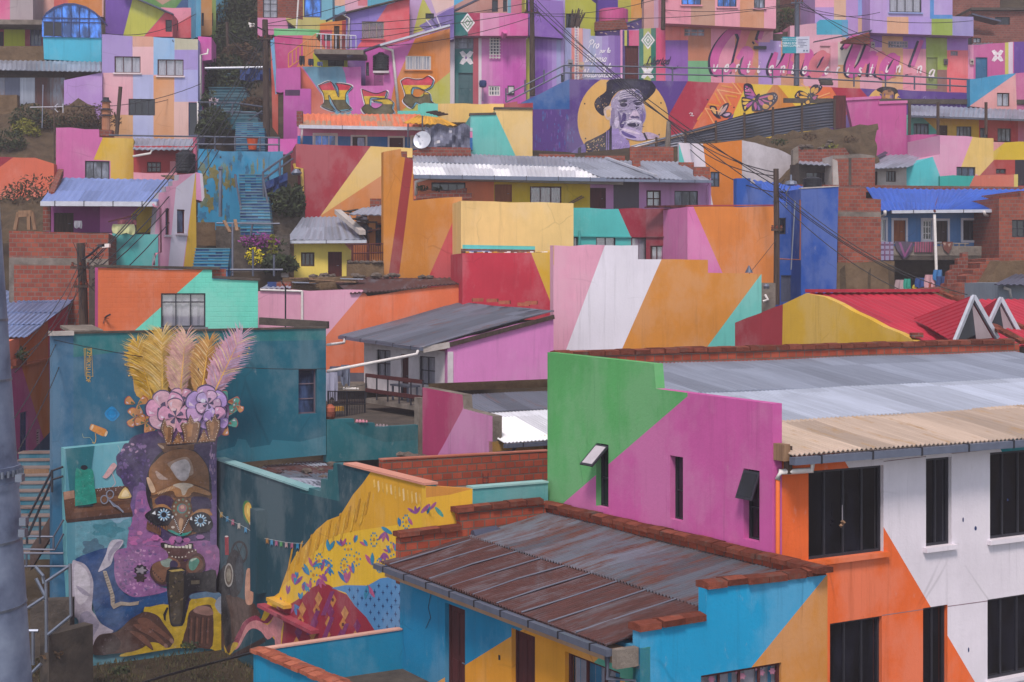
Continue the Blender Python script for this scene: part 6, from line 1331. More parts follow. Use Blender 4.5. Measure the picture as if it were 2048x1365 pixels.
# ================================================================ tin fence on the hillside and the things below it
fw=W(1265,83,.08)
root=thing('tin_fence','long makeshift fence of old corrugated sheets climbing the hillside below the painted wall','fence',fw.pp(1480,290))
tp=[(1262,292),(1312,279),(1370,264),(1431,246),(1488,230),(1545,219),(1603,211),(1668,203)]; bt=[(1262,305),(1312,299),(1370,292),(1431,286),(1488,282),(1545,273),(1603,264),(1668,256)]
for i in range(7):
    kk=('zinc','rustC','fencetin','fencetin','fencetin','fencetin','fencetin')[i]
    a,b,c,d=fw.pp(*bt[i]),fw.pp(*tp[i]),fw.pp(*tp[i+1]),fw.pp(*bt[i+1]); roof(root,a,b,c,d,kk,.16,.02,.02,'sheet',3,.03)
    mb=MB(); p,q=fw.pp(tp[i+1][0],tp[i+1][1]-4,.1),fw.pp(bt[i+1][0],bt[i+1][1]+8,.1); mb.bar(p,q,.12,.1,'wood'); mb.build('post',root)
mb=MB(); mb.bar(fw.pp(1262,298,.1),fw.pp(1431,266-12,.1),.1,.06,'woodl'); mb.build('brace',root)
mb=MB(); mb.box(fw.pp(1668,258,.1),V((.65,.05,0)),V((0,.3,0)),Z*1.85,'woodr'); single(mb,'rusty_gatepost','thick rusty brown board at the upper end of the tin fence','post')
mb=MB(); mb.tube([P(1335,300,82),P(1338,243,82)],[.16,.13],'concrete',8); single(mb,'concrete_stub_pole','short grey concrete pole standing in front of the portrait','pole')
mb=MB(); rows=[]; r=random.Random(31)
for i,f in enumerate([j/12 for j in range(13)]):
    row=[]
    for j in range(30):
        x=1262+(1755-1262)*j/29; yt=300-(x-1262)*.108; yb=max(yt+30,372-(x<1480)*30)
        row.append(P(x,yt+(yb-yt)*f,83.5-3*f)+V((r.gauss(0,.06),-.3*math.sin(j*.9+i)*.4,r.gauss(0,.08))))
    rows.append(row)
mb.grid(rows[::-1],'adobed'); o=mb.build('hillside',None,True); o['kind']='structure'
for i,(x,y,k) in enumerate(((1500,300,'leafb'),(1560,290,'leafd'),(1620,280,'leafb'),(1660,300,'leafy'),(1700,285,'leafb'),(1540,318,'leafb'))): plant('weed',('dry tuft on the bank under the left half of the tin fence','dark tuft on the bank beneath the middle of the tin fence','brown tuft on the bank by the rusty gatepost','yellowish tuft above the brick ruin','dry tuft beside the big pink wall','low dry tuft above the dark shed')[i],'weed',P(x,y,81.6),[(0,0,.15,.5,.3,.2,90,k,.09)],.01)
r=random.Random(77)
for i in range(14): x=r.uniform(1480,1700); stone(P(x,300+r.uniform(-8,14)-(x-1480)*.05,81.6),r.uniform(.1,.24),200+i,'brown stone lying on the bare bank below the tin fence','stones on the bank')
w=W(1590,79.5,.1); house('brick_ruin','old brick wall stub on the bare slope above the dark shed','wall',w,"1586,300 1597,292 1600,300 1690,296 1700,310 1700,330 1586,330",'brickd',[('concrete',"1586,292 1597,292 1597,330 1586,330")],(),(),.4)
w=W(1665,78,.12); house('brick_pillar_house','narrow brick building corner with a concrete edge left of the grey cottage','house',w,"1665,312 1720,308 1750,312 1750,375 1665,375",'brick',[('plaster',"1665,318 1675,322 1678,375 1666,375"),('concrete',"1665,308 1750,306 1750,316 1665,318"),('concd',"1697,316 1703,316 1703,375 1697,375")],(),(),2)
w=W(1597,79,.12); root=house('dark_shed','dark open shed under a tin strip on the slope','shed',w,"1597,326 1665,330 1665,372 1597,372",'concd',(),[(1612,344,1660,366,'glass',3,1,'wood')],(),1.5)
roof(root,P(1597,327,78),P(1664,331,78.2),P(1660,322,81),P(1600,318,81),'zinc',.3,.03,.03)
w=W(1718,80,.18); root=house('grey_cottage','tiny grey plastered cottage with a brown door under a tin roof','house',w,"1718,338 1813,334 1813,378 1718,378",'plaster',(),[(1772,342,1792,364,'glass',3,1,'wood')],[(1738,343,1755,378,'wood')],3)
roof(root,P(1712,339,79),P(1814,334,79.6),P(1881,308,85),P(1768,311,85),'zinc',.3,.03,.03); roof(root,P(1715,336,79.2)+Z*.05,P(1722,336,79.2)+Z*.05,P(1776,307,85)+Z*.08,P(1768,307,85)+Z*.08,'darkzinc',.3,.03,.03); pipe(root,[P(1720,341,79),P(1720,347,79.4),P(1717,374,79.6)],.06,'pvc')
w=W(1813,80.6,.18)
root=house('turquoise_pink_cream_house','house wall of turquoise, pink and cream fields with one dark window above the blue roofs','house',w,"1812,333 1880,309 1880,271 1987,277 1987,380 1812,380",'#cf93b2',[('#4db6bd',"1810,330 1864,310 1880,352 1880,380 1810,380"),('#d6b56a',"1947,270 1990,270 1990,320 1959,352 1922,335"),('#a04a48',"1959,352 1990,318 1990,380 1935,380")],[(1913,334,1951,354,'glassm',3,1,'iron',-.12,.06)],(),4)
wl=w.shift(1.2); wallmesh('wall',root,wl,"1880,353 2036,349 2036,380 1880,380",'#bf6a58',[('#2f9f98',"1875,350 1949,352 1935,380 1875,380"),('#c9b560',"2028,348 2040,348 2040,380 2028,380")],(),.2)
w=W(1987,82.5,.15); house('yellow_red_house','yellow wall over a dark red ground floor at the right edge','house',w,"1987,284 2220,285 2220,380 1987,380",'#a3403c',[('#cdae2c',"1985,282 2225,282 2225,320 1985,320"),('#cf8a8a',"1985,282 2014,282 1987,303"),('#2a2630',"2030,320 2225,320 2225,372 2030,372")],[(1992,338,2012,348,'glass',2,1,'woodr')],(),4)
w=W(1693,86,.12); root=house('pink_wall_house','big plain pink stepped wall on the slope right of the tin fence','house',w,"1693,202 1759,198 1759,209 1813,207 1813,271 1879,268 1879,312 1705,312 1705,255",'#b85590',(),(),(),.4)
mb=MB()
for a,b in (((1690,202),(1762,198)),((1757,209),(1814,207))): p,q=w.pp(*a,.08),w.pp(*b,.08); mb.box(p,q-p,-v3(w.n)*.5,Z*.16,'#c2659c')
mb.build('coping',root)
w=W(1812,88,.12)
ws_=[(1827,247,1858,272,'glassm',4,1),(1913,253,1943,277,'glassg',4,1),(1995,257,2022,284,'glassg',3,1),(1960,256,1976,277,'glass',2,1)]
root=house('row_house','low row house in turquoise, yellow and red under a long grey tin roof','house',w,"1812,230 2220,238 2220,292 1812,275",'#c9a41c',[('#4bb0a8',"1810,228 1838,228 1880,268 1880,280 1810,280"),('#b8323c',"1958,225 2040,225 2040,295 1958,295"),('#c06a94',"2036,225 2225,225 2225,295 2036,295")],ws_,[(1879,251,1895,274,'wood')],3)
roof(root,P(1816,231,86.4),P(2220,246,86.6),P(2220,226,92),P(1822,211,92),'zinc',.3,.03,.04); gutter(root,P(1820,233,86.3),P(2220,247,86.5),'steeld',.12,3)
for x in (1819,1876,1972): mb=MB(); mb.tube([P(x,270,85.8),P(x,205,85.8)],.09,'wood',6); single(mb,'porch_post','thin wooden post in front of the low row house','post','porch posts')
w=W(1940,93,.12); house('blue_peach_house','blue and peach house corner with one curtained window at the right edge','house',w,"1940,159 2031,147 2034,225 1940,213",'#cf9494',[('#3b8bb2',"1938,150 2032,145 2032,148 1940,212")],[(1994,186,2019,213,'curtain',2,1,'wood')],(),.5)
w=W(2031,93.6,.12); house('pink_edge_house','pink house cut off by the right edge of the photo','house',w,"2031,147 2225,140 2225,262 2031,255",'#b95d8c',(),(),(),5)
# ================================================================ the painted retaining wall
rw=W(1140,92,.06)
pw=thing('painted_retaining_wall','long retaining wall painted with a hatted old man, butterflies and coloured wedges','wall',rw.pp(1450,330))
wallmesh('wall',pw,rw,"1066,219 1042,219 1042,206 1138,159 1380,163 1945,187 1945,340 1066,340",'#523480',
         [('#1d5597',"1042,207 1139,158 1139,219 1042,219"),('#d3a35c',[p for p in ell(1246,241,91,93,48) if p[1]>150]),('#a3263e',"1377,160 1446,160 1381,266 1336,280 1337,232"),('#d66a3c',"1442,160 1500,160 1470,225 1380,310 1340,310 1381,266"),('#d6b232',"1496,160 1680,160 1640,330 1440,330 1468,226"),
          ('#c2782a',"1551,165 1598,222 1600,260 1500,260 1510,215"),('#d66a3c',"1604,160 1668,160 1674,195 1660,215 1645,206"),('#a3263e',"1656,165 1712,168 1745,205 1745,230 1680,230 1672,190"),('#d3a35c',[p for p in ell(1769,213,36,38,32)])],(),.6)
mb=MB(); a=rw.pp(1139,160,-.02); b=rw.pp(1945,187,-.02); b.z=min(b.z,a.z)
def zp(q): return S(q,1120,150,8.03)
it=[]; dk='#1b1530'
it += [('#17122a',smooth(zp("800,75 1380,80 1500,140 1540,220 1490,310 1350,430 1310,330 1280,260 1000,240 860,340 800,470 740,600 690,660 590,580 550,470 600,370 740,260"),3)),('#1f1a3c',smooth(zp("900,120 1350,110 1450,170 1400,330 1330,350 1250,220 1000,210 850,260"),3))]
r=random.Random(2)
for i in range(26): x,y=r.uniform(565,760),r.uniform(300,540); it.append((r.choice(('#c9a468','#8a6a48','#2a2038')),ell(*zp(f"{x},{y}")[0],r.uniform(.6,2.4),r.uniform(.4,1.2),8,r.random()*3))) if ((x-650)/100) ** 2+((y-440)/130) ** 2<1 else 0
it += [('#a094b4',smooth(zp("880,340 960,260 1100,230 1240,230 1310,310 1340,450 1380,600 1370,720 1330,800 1310,920 1200,950 960,960 820,860 800,720 820,560 820,430"),3)),('#c0b4ca',smooth(zp("980,270 1200,240 1290,320 1100,340 930,400"),3)),('#c9b2a8',smooth(zp("700,560 780,500 830,530 830,650 790,730 730,690"),3)),('#d0a870',smooth(zp("740,580 800,560 810,650 760,680"),3))]
for q,c in (("960,450 1040,410 1080,430 1000,455",dk),("980,500 1060,480 1090,495 1010,515",dk),("1170,430 1250,440 1330,430 1250,465",dk),("1190,500 1270,520 1330,510 1260,530",'#3a2a58'),("1010,620 1060,640 1050,760 1000,860 960,820 990,720",'#4a3874'),("1080,800 1180,770 1280,800 1230,830 1120,825",'#4a4472'),("1210,560 1270,650 1240,720 1170,700 1110,710 1130,640",'#c8b4cc'),("820,580 870,600 860,760 830,800",'#7d68a4'),("1240,240 1300,290 1260,320 1180,300",'#5a5a88'),("1050,330 1240,310 1320,350 1240,340 1060,355",'#54407a'),("860,700 930,680 950,780 900,860",'#c4b6d2'),("1290,570 1370,620 1350,740 1300,760",'#7a66a8')): it.append((c,smooth(zp(q),3)))
for i in range(150):
    x,y=r.uniform(840,1340),r.uniform(260,930); it.append((r.choice(('#6a5c8c','#cfc6d8','#43365f','#ddd4de','#857a9c')),ell(*zp(f"{x},{y}")[0],r.uniform(1,4.5),r.uniform(.25,.7),8,r.uniform(-.9,.5))))
for q,c in (("960,470 1020,450 1080,470 1060,500 990,508",'#2c2244'),("1190,455 1260,465 1320,450 1300,480 1220,490",'#2c2244'),("940,420 1030,392 1090,420 1030,412 960,436",'#3a2f56'),("1170,420 1250,400 1330,425 1250,420 1180,436",'#3a2f56'),("1130,690 1160,655 1200,670 1250,660 1275,700 1200,700",'#5a4f78'),("1060,745 1170,715 1290,740 1300,770 1180,750 1075,775",'#d3cade'),("1080,790 1180,778 1270,795 1240,825 1130,828",'#2a2142'),("830,560 870,545 880,700 850,800 830,700",'#857898'),("930,600 955,610 985,700 960,800 945,700",'#6c5e8a'),("1310,560 1335,560 1330,720 1315,800",'#74678f')): it.append((c,smooth(zp(q),3)))
for i in range(46):
    a=r.uniform(0,6.28); x0,y0=r.choice(((1020,480),(1260,480),(1150,800),(1100,300))); R0=r.uniform(50,150); pts=[(x0+R0*math.cos(a+t),y0+R0*.55*math.sin(a+t)) for t in (0,.3,.6)]+[(x0+(R0+8)*math.cos(a+t),y0+(R0+8)*.55*math.sin(a+t)) for t in (.6,.3,0)]
    if all(850<p[0]<1330 and 250<p[1]<900 for p in pts): it.append((r.choice(('#4a3f66','#d6cede','#5f5280','#e0d8e4')),zp(pts and ' '.join(f'{p[0]},{p[1]}' for p in pts))))
for i in range(7): y=275+i*17; it.append((('#6a5c8c','#d3c8da')[i % 2],smooth(zp(f"{930+i*6},{y+40} {1040},{y} {1180},{y-8} {1290},{y+20} {1180},{y+2} {1040},{y+12}"),3)))
it += [('#b6a4cc',smooth(zp("990,870 1060,840 1180,860 1260,900 1380,980 1400,1040 1250,1060 1060,1020 960,990 940,960"),3)),('#5a4890',smooth(zp("990,900 1080,940 1200,990 1220,1020 1080,1000 1000,950"),3)),('#d3c2d8',smooth(zp("1000,860 1120,880 1250,930 1280,960 1130,930 1010,890"),3)),(dk,smooth(zp("790,870 830,830 830,1300 400,1310 390,1110 500,1040 700,940"),3)),('#9a86c0',zp("830,870 940,860 960,960 1100,1060 1130,1170 1110,1310 830,1310")),('#6a5a9c',smooth(zp("150,1300 230,1210 330,1140 400,1120 400,1310"),2)),(dk,zp("290,1180 340,1150 340,1310 280,1310")),('#b9a2bc',smooth(zp("1320,950 1400,920 1520,950 1600,1000 1500,1030 1400,1030"),3)),('#2a2030',zp("1330,940 1360,930 1410,1040 1380,1050"))]
for i in range(85):
    x,y=r.uniform(420,720),r.uniform(980,1300)
    if y>1130-(x-400)*.55: it.append((r.choice(('#c9a468','#d8bc8c','#c08a9a','#3a2a40')),ell(*zp(f"{x},{y}")[0],r.uniform(.7,2.6),r.uniform(.4,1.2),8,r.random()*3)))
for x in (745,775): it.append(('#8a76b0',zp(f"{x},900 {x+14},890 {x+10},1300 {x-6},1300")))
for i in range(45): x,y=r.uniform(840,1110),r.uniform(1040,1300); it.append((r.choice(('#d0c2dc','#5a4890','#7a68a8')),ell(*zp(f"{x},{y}")[0],r.uniform(.7,3),.5,8,r.random()*3)))
for x,y in zp("397,465 410,1023 1622,453 1590,960 1228,540"): it.append(('#141018',ell(x,y,1.6,1.6,10)))
for i in range(70): it.append((r.choice(('#4f64a0','#6a4a94','#46549a')),ell(r.uniform(1070,1150),r.uniform(225,320),r.uniform(.6,2),r.uniform(2,7),8)))
# zigzags on the orange field
def zk(q): return S(q,1380,50,6.825)
for q in ("100,1330 210,1140 330,1350","205,1130 380,1180","380,890 480,1060","370,880 700,950","580,790 700,950"): pass
zig=[('#e8a468',zk("205,1135 330,1350"),2.2),('#e8a468',zk("200,1140 330,1165 460,1190"),2.0),('#e8a468',zk("375,885 490,1070"),2.4),('#e8a468',zk("370,885 700,945"),2.2),('#e8a468',zk("575,785 700,945"),2.2),('#d98c2c',zk("240,1080 400,1110"),3),('#d98c2c',zk("340,930 420,1080"),3),('#d98c2c',zk("480,960 640,985"),3.2),('#d98c2c',zk("480,960 560,1100"),3.2),('#d98c2c',zk("430,830 580,860"),3),('#d98c2c',zk("100,1300 170,1200"),3),('#d98c2c',zk("640,800 710,890"),3),('#d98c2c',zk("1780,1010 1910,980"),2.5),('#e8a468',zk("1740,990 1910,930"),2.2),('#e8a468',zk("1520,800 1600,870"),2)]
def wing(c,pts,inner,spots=()):
    o=[(dk,smooth(zk(pts),4))]
    for col,q in inner: o.append((col,smooth(zk(q),3)))
    for x,y in spots: p=zk(f"{x},{y}")[0]; o.append(('#e0d4d8',ell(p[0],p[1],.9,1.1,8)))
    return o
it += wing(0,"740,810 800,800 850,830 880,920 920,990 890,1000 800,1020 750,990 730,880",[('#b0508c',"800,860 840,880 890,960 900,980 840,940"),('#a8589a',"745,940 820,930 880,980 800,960"),('#8f58a8',"760,985 840,975 880,1000 800,1015"),('#b0508c',"755,835 785,840 790,860 765,860"),('#c06a9c',"750,890 790,880 830,910 760,915")],[(800,880),(760,870)])
it += wing(0,"930,980 1080,930 1160,925 1200,980 1180,1050 1110,1120 1050,1170 980,1160 920,1060",[('#b0508c',"950,990 1080,960 1110,970 960,1010"),('#b4569a',"930,1020 1000,1060 1020,1110 960,1090"),('#c98a3c',"1060,980 1120,960 1130,1010 1080,1030"),('#d39a3c',"1010,1080 1080,1110 1040,1150 990,1130"),('#c98a3c',"1080,1050 1120,1060 1090,1100"),('#b8608c',"980,1015 1060,1040 1100,1060 1020,1050")],[(1150,960),(1165,1000),(1140,1040),(1175,975)])
it += wing(0,"705,1000 740,985 860,1020 890,1040 840,1100 760,1180 730,1170 705,1080",[('#d6a838',"720,1010 800,1020 830,1035 730,1040"),('#d6b050',"720,1060 800,1050 760,1090 725,1090"),('#a8589a',"760,1100 840,1050 860,1060 790,1130"),('#d6b050',"735,1120 770,1110 750,1160")])
it += wing(0,"850,1060 900,1040 940,1100 990,1170 870,1180 840,1150",[('#b0508c',"870,1080 900,1060 910,1130 890,1165"),('#8f58a8',"920,1090 960,1150 930,1165")])
it += [(dk,ell(*zk("910,1000")[0],3.0,8,12,.35)),(dk,ell(*zk("940,955")[0],2,2.4,10))]
it += wing(0,"1480,900 1540,905 1620,960 1610,1020 1540,1030 1440,1000 1430,960",[('#d6a030',"1500,925 1560,925 1610,970 1540,960"),('#d6a030',"1490,975 1580,980 1600,1005 1520,1010"),('#c98c2c',"1455,960 1480,930 1480,985")],[(1450,975),(1465,945)])
it += wing(0,"1640,870 1700,815 1790,830 1805,860 1760,920 1680,970 1640,950",[('#d6a030',"1650,880 1700,850 1690,910 1655,930"),('#c98c3c',"1700,880 1750,860 1740,920 1690,945")],[(1780,850),(1760,835)])
it += wing(0,"1560,1040 1620,1000 1660,1040 1640,1080 1590,1095 1560,1070",[('#d6a030',"1580,1050 1620,1030 1630,1070 1590,1080")])+wing(0,"1650,980 1740,960 1750,990 1700,1040 1670,1030",[('#b8608c',"1670,990 1730,975 1700,1025")])+[(dk,ell(*zk("1640,975")[0],2,8,10,-.5))]
it += wing(0,"270,1110 340,1110 370,1150 370,1250 330,1240 280,1160",[('#d6a868',"290,1130 340,1140 355,1220 310,1190")])+wing(0,"370,1220 430,1110 520,1065 525,1120 480,1200 390,1260",[('#c9a88c',"385,1180 450,1100 430,1160 385,1230"),('#c0a0a0',"440,1150 510,1090 480,1170 400,1240")])+wing(0,"420,1230 500,1190 570,1210 540,1260 470,1270",[('#b89ab4',"450,1230 510,1205 550,1215 500,1250")])+[(dk,ell(*zk("385,1262")[0],6,2,10,.35))]
for x,y in zk("240,1022 600,1128"): it.append(('#141018',ell(x,y,1.6,1.6,10)))
# second portrait, pale and dark violet flecks
def zq(q): return S(q,1640,60,6.4)
it += [('#241820',smooth(zq("720,770 800,730 950,740 1000,800 960,830 940,920 780,920 790,820"),3)),('#9a6a44',smooth(zq("800,800 860,770 940,800 930,900 860,930 800,900"),3)),('#c08a58',zq("830,830 900,840 890,880 840,880")),('#5a3428',zq("860,760 910,760 905,800 870,800"))]
for i in range(90):
    x=r.uniform(1735,1940); y=r.uniform(188,216); it.append((r.choice(('#6f57a0','#45307a','#7d66ac','#3b2a6a')),ell(x,y+(x-1735)*.06,r.uniform(.6,1.8),r.uniform(1.5,5),8,r.uniform(-.8,.8))))
decals('wall_pattern',pw,rw,it,.006,.0035); strokes('painted_line',pw,rw,zig,.012)
# the scrawl on the red field
strokes('graffiti_mark',pw,rw,[('#d8d0d4',[(1378,228),(1382,226),(1384,230),(1380,232)],1.2),('#d8d0d4',[(1385,226),(1384,232),(1388,232)],1.2)],.02)
# street above
mb=MB(); a,b=rw.pp(1045,166,-.1),rw.pp(1950,187,-.1); a.z=b.z=ZC+11.55; mb.box(V((a.x+3.1,a.y+.2,a.z-.3)),V((b.x-a.x+3,1.6,0)),V((0,8,0)),Z*.3,'concd'); o=mb.build('street',None); o['kind']='structure'
fr=rw.shift(-.15)
segs=[('rail',[fr.pp(1012,190),fr.pp(1128,131),fr.pp(1380,136),fr.pp(1560,139),fr.pp(1945,160)]),('rail',[fr.pp(1012,205),fr.pp(1128,146),fr.pp(1380,150),fr.pp(1560,154),fr.pp(1945,174)])]
for x,y in ((1012,205),(1050,188),(1088,168),(1128,160),(1142,160),(1248,161),(1345,163),(1445,165),(1545,168),(1708,174),(1771,177),(1829,180),(1900,184)): segs.append(('post',[fr.pp(x,y),fr.pp(x,y-28)]))
rails('long grey street railing above the painted retaining wall',segs,.05,'steeld')
# ================================================================ lettering: a slanted brush script, one set of strokes for every word
G={'C': (1.0,["1,1.55 .8,1.85 .45,1.8 .1,1.2 0,.6 .2,.05 .6,0 .95,.4"]),'h': (.75,[".1,0 .25,1.9 .3,1.9",".15,.6 .4,1 .6,.85 .55,.1 .75,.1"]),'i': (.35,[".1,1 .05,.15 .2,0 .35,.25",".15,1.35 .2,1.4"]),"'": (.3,[".15,1.9 .1,1.45"]),'u': (.75,[".05,1 .0,.3 .2,0 .5,.4 .6,1",".6,1 .55,.15 .75,.1"]),'m': (1.05,[".05,1 .1,0",".1,.6 .3,1 .45,.85 .45,0",".45,.6 .7,1 .85,.85 .85,.1 1.05,.15"]),'a': (.75,[".6,.85 .35,1 .05,.55 .15,.05 .4,.1 .6,.6 .65,1",".65,1 .55,.2 .75,.1"]),'U': (1.1,["-.1,1.3 .2,1.8 .5,1.6 .35,.5 .55,.05 .9,.5 1.1,1.8"]),'!': (.4,[".35,1.9 .15,.5",".1,.1 .12,.05"]),
     'P': (.9,[".3,1.7 .1,0","-.1,1.2 .1,1.75 .6,1.85 .85,1.4 .5,.9 .2,.95"]),'r': (.5,[".05,1 .15,.8 .1,0",".15,.8 .3,1 .5,.9"]),'o': (.65,[".35,1 .05,.6 .15,.05 .45,.1 .6,.6 .35,1 .6,.9"]),'p': (.7,[".1,1 .0,-.8",".05,.6 .35,1 .6,.7 .4,.05 .1,.1"]),'l': (.4,[".1,.2 .4,1.5 .25,1.9 .1,1 .15,.1 .4,.15"]),'D': (1.0,[".3,1.75 .15,0 -.1,.15","-.1,1.5 .4,1.9 .95,1.2 .6,.1 .15,0"]),'e': (.6,[".1,.5 .5,.65 .4,1 .1,.7 .15,.05 .45,.05 .6,.3"]),'f': (.5,[".5,1.7 .3,1.9 .2,1 .1,-.7 -.1,-.6","0,.95 .4,.95"]),'n': (.7,[".05,1 .1,0",".1,.6 .35,1 .55,.8 .5,.1 .7,.15"]),'s': (.5,[".45,.9 .2,1 .15,.7 .4,.4 .3,.05 0,.1"]),'d': (.75,[".55,.85 .3,1 .05,.5 .2,0 .5,.3 .65,1.9",".6,1.2 .55,.15 .75,.1"]),'N': (1.1,["-.1,0 .15,1.7 .3,1.7 .7,0 1.0,1.85 1.1,1.8"]),'t': (.45,[".25,1.6 .15,.2 .3,0 .45,.2","0,1.05 .45,1.1"]),'z': (.55,[".05,.9 .5,.95 .1,.05 .55,.1"]),'L': (.9,[".5,1.5 .35,1.9 .2,1.2 .1,.1 -.1,.1 .4,.05 .9,.2"]),'b': (.65,[".1,1.9 .1,.1 .4,0 .55,.5 .3,.9 .1,.6"]),'v': (.6,[".0,1 .2,0 .5,.6 .55,1"]),'c': (.55,[".5,.85 .3,1 .05,.5 .2,0 .5,.2"]),' ': (.45,[])}
def script(s,x,y,xh,k,wd_,slant=.28,gap=.12,rise=0,spread=1.0):
    """one stroke list for the text starting at pixel x,y (baseline) with x-height xh"""
    o=[]
    for c in s:
        w_,st=G[c]
        for q in st:
            p=[(x+(a+b*slant)*xh,y-b*xh) for a,b in S(q)]; f=(lambda t: wd_*(.55+.6*math.sin(t*math.pi))); o.append((k,p,f))
        x += (w_+gap)*xh*spread; y += rise
    return o
# ================================================================ top row behind the street
hw=W(1330,98,.08)
def stripes(x0,x1,y0,y1,cols):
    o=[]; n=len(cols)
    for i,c in enumerate(cols): o += R((c,x0+(x1-x0)*i/n,y0,x0+(x1-x0)*(i+1)/n,y1))
    return o
root=house('slogan_wall','lavender striped wall with a white slogan in brush script','wall',hw,"1128,56 1181,59 1181,72 1241,72 1241,168 1128,168",'#9b86b8',stripes(1128,1242,50,170,['#8f93bc','#9b9cc0','#c98e94','#a9a4c4','#9aa0c4','#a59cc4','#9a86bc','#8a70ac','#7e5ea4'])+R(('#cf7f7c',1143,50,1150,170),('#d9998c',1158,50,1164,170)),(),(),.4)
ti=script('Pro',1176,97,9,'#e6dfe8',1.9); ti += script('por la',1199,106,5.2,'#e6dfe8',1.2)+script('Defensa',1170,124,8,'#e6dfe8',1.6,.28,.1)+script('de la',1205,137,5.2,'#e6dfe8',1.2)+script('Naturaleza',1164,155,8.5,'#e6dfe8',1.7,.28,.05)
strokes('lettering',root,hw,ti,.02)
strokes('flourish',root,hw,[('#e6dfe8',[(1160,150),(1158,157),(1170,154),(1180,148)],1.2),('#e6dfe8',[(1226,150),(1240,148),(1243,156),(1232,157)],1.2)],.03)
mb=MB()
for s in (0,9): mb.tube([P(1150+s*.7,160,96.5),P(1150+s*.7,54,97)],.03,'pvc',5)
for i in range(20): y=157-i*5.2; mb.tube([P(1150,y,96.6),P(1156.3,y,96.6)],.025,'pvc',4)
single(mb,'ladder','white ladder standing against the slogan wall','ladder')
mb=MB(); a=P(1179,148,96.8)
for x,y in ((1158,125),(1136,120)):
    p=P(x,y+15,96.8); root2=thing('utility_box',('grey meter box with a spiral left of the ladder','cream meter box right of the ladder')[x>1140],'box',p); mb=MB(); mb.box(p,V((.33,0,0)),V((0,.15,0)),Z*.5,('#8a8a94','#c9ab94')[x>1140]); mb.build('case',root2); mb=MB(); mb.lathe(p+V((.16,-.01,.25)),[(.12,-.02),(.12,.02)],'iron',12); mb.build('dial',root2)
root=house('libertad_wall','striped wall with a dark brush script word and a white diamond','wall',hw,"1241,60 1331,55 1331,168 1241,168",'#8a5ea6',R(('#cf8fb4',1241,50,1245,170),('#4b3a74',1245,50,1250,170),('#b4b456',1249,60,1254,92),('#3a2c5c',1254,60,1258,92),('#c8507c',1258,60,1278,92),('#9b78b4',1245,50,1278,61),('#5a2a3c',1250,92,1277,160),('#1d6b5c',1278,50,1287,170),('#a9ae58',1287,50,1302,170),('#1d6b5c',1302,50,1312,170),('#c84c74',1312,50,1331,170)),(),[(1250,92,1277,160,'woodr')],.4)
def diamond(cx,cy,s): return [('#e2dbe0',[(cx,cy-s*1.3),(cx+s,cy),(cx,cy+s*1.3),(cx-s,cy)]),('#6f9a78',[(cx,cy-s*.98),(cx+s*.75,cy),(cx,cy+s*.98),(cx-s*.75,cy)]),('#e2dbe0',[(cx,cy-s*.78),(cx+s*.6,cy),(cx,cy+s*.78),(cx-s*.6,cy)]),('#6f9a78',[(cx,cy-s*.5),(cx+s*.38,cy),(cx,cy+s*.5),(cx-s*.38,cy)]),('#e2dbe0',[(cx,cy-s*.28),(cx+s*.22,cy),(cx,cy+s*.28),(cx-s*.22,cy)])]
def bowtie(cx,cy,s): return [('#e2dbe0',[(cx+x*s,cy+y*s) for x,y in q]) for q in (((-1,-.8),(-.5,-1),(0,-.5),(.5,-1),(1,-.8),(.6,-.1),(0,.15),(-.6,-.1)),((-1,.8),(-.5,1),(0,.5),(.5,1),(1,.8),(.6,.1),(0,-.12),(-.6,.1)))]
decals('wall_pattern',root,hw,diamond(1296,81,14)+bowtie(1295,145,13),.005,.005)
strokes('lettering',root,hw,script('Libertad',1293,129,8.5,'#241c38',2.0,.28,.05)+[('#241c38',[(1291,128),(1286,132),(1300,131)],1.2),('#241c38',[(1325,130),(1340,137),(1352,137),(1356,132)],1.5)],.03)
cs=[('#d87268',1331,50,1376,81),('#8457a4',1331,81,1376,170),('#b5755a',1376,50,1422,122),('#72a67c',1376,122,1422,170),('#d68ca2',1422,50,1470,170),('#c48664',1470,50,1517,170),('#d690a0',1517,50,1546,85),('#a888c4',1517,85,1562,172),('#c9a0c4',1545,85,1562,172),('#c98e70',1562,80,1607,172),('#a48ec4',1540,80,1562,120),('#d8a2b4',1607,80,1640,175),('#cfc0b8',1676,80,1720,130),('#cf9a70',1676,130,1720,180),('#d89cac',1720,80,1740,180)]
root=house('mural_word_house','long house front in pink, tan and lilac blocks with the huge pink brush script words','house',hw,"1331,50 1546,58 1546,82 1640,84 1740,86 1740,190 1331,176",'#d89aac',R(*cs),[(1368,57,1410,73,'glassg',3,2,'#a86a60',-.06,.06)],[(1640,92,1661,150,'#d8a2ac')],.4)
mb=MB(); mb.box(hw.pp(1507,99,.02),V((2.0,.1,0))*.42,V((0,-.1,0)),Z*.2,'iron'); mb.build('vent',root)
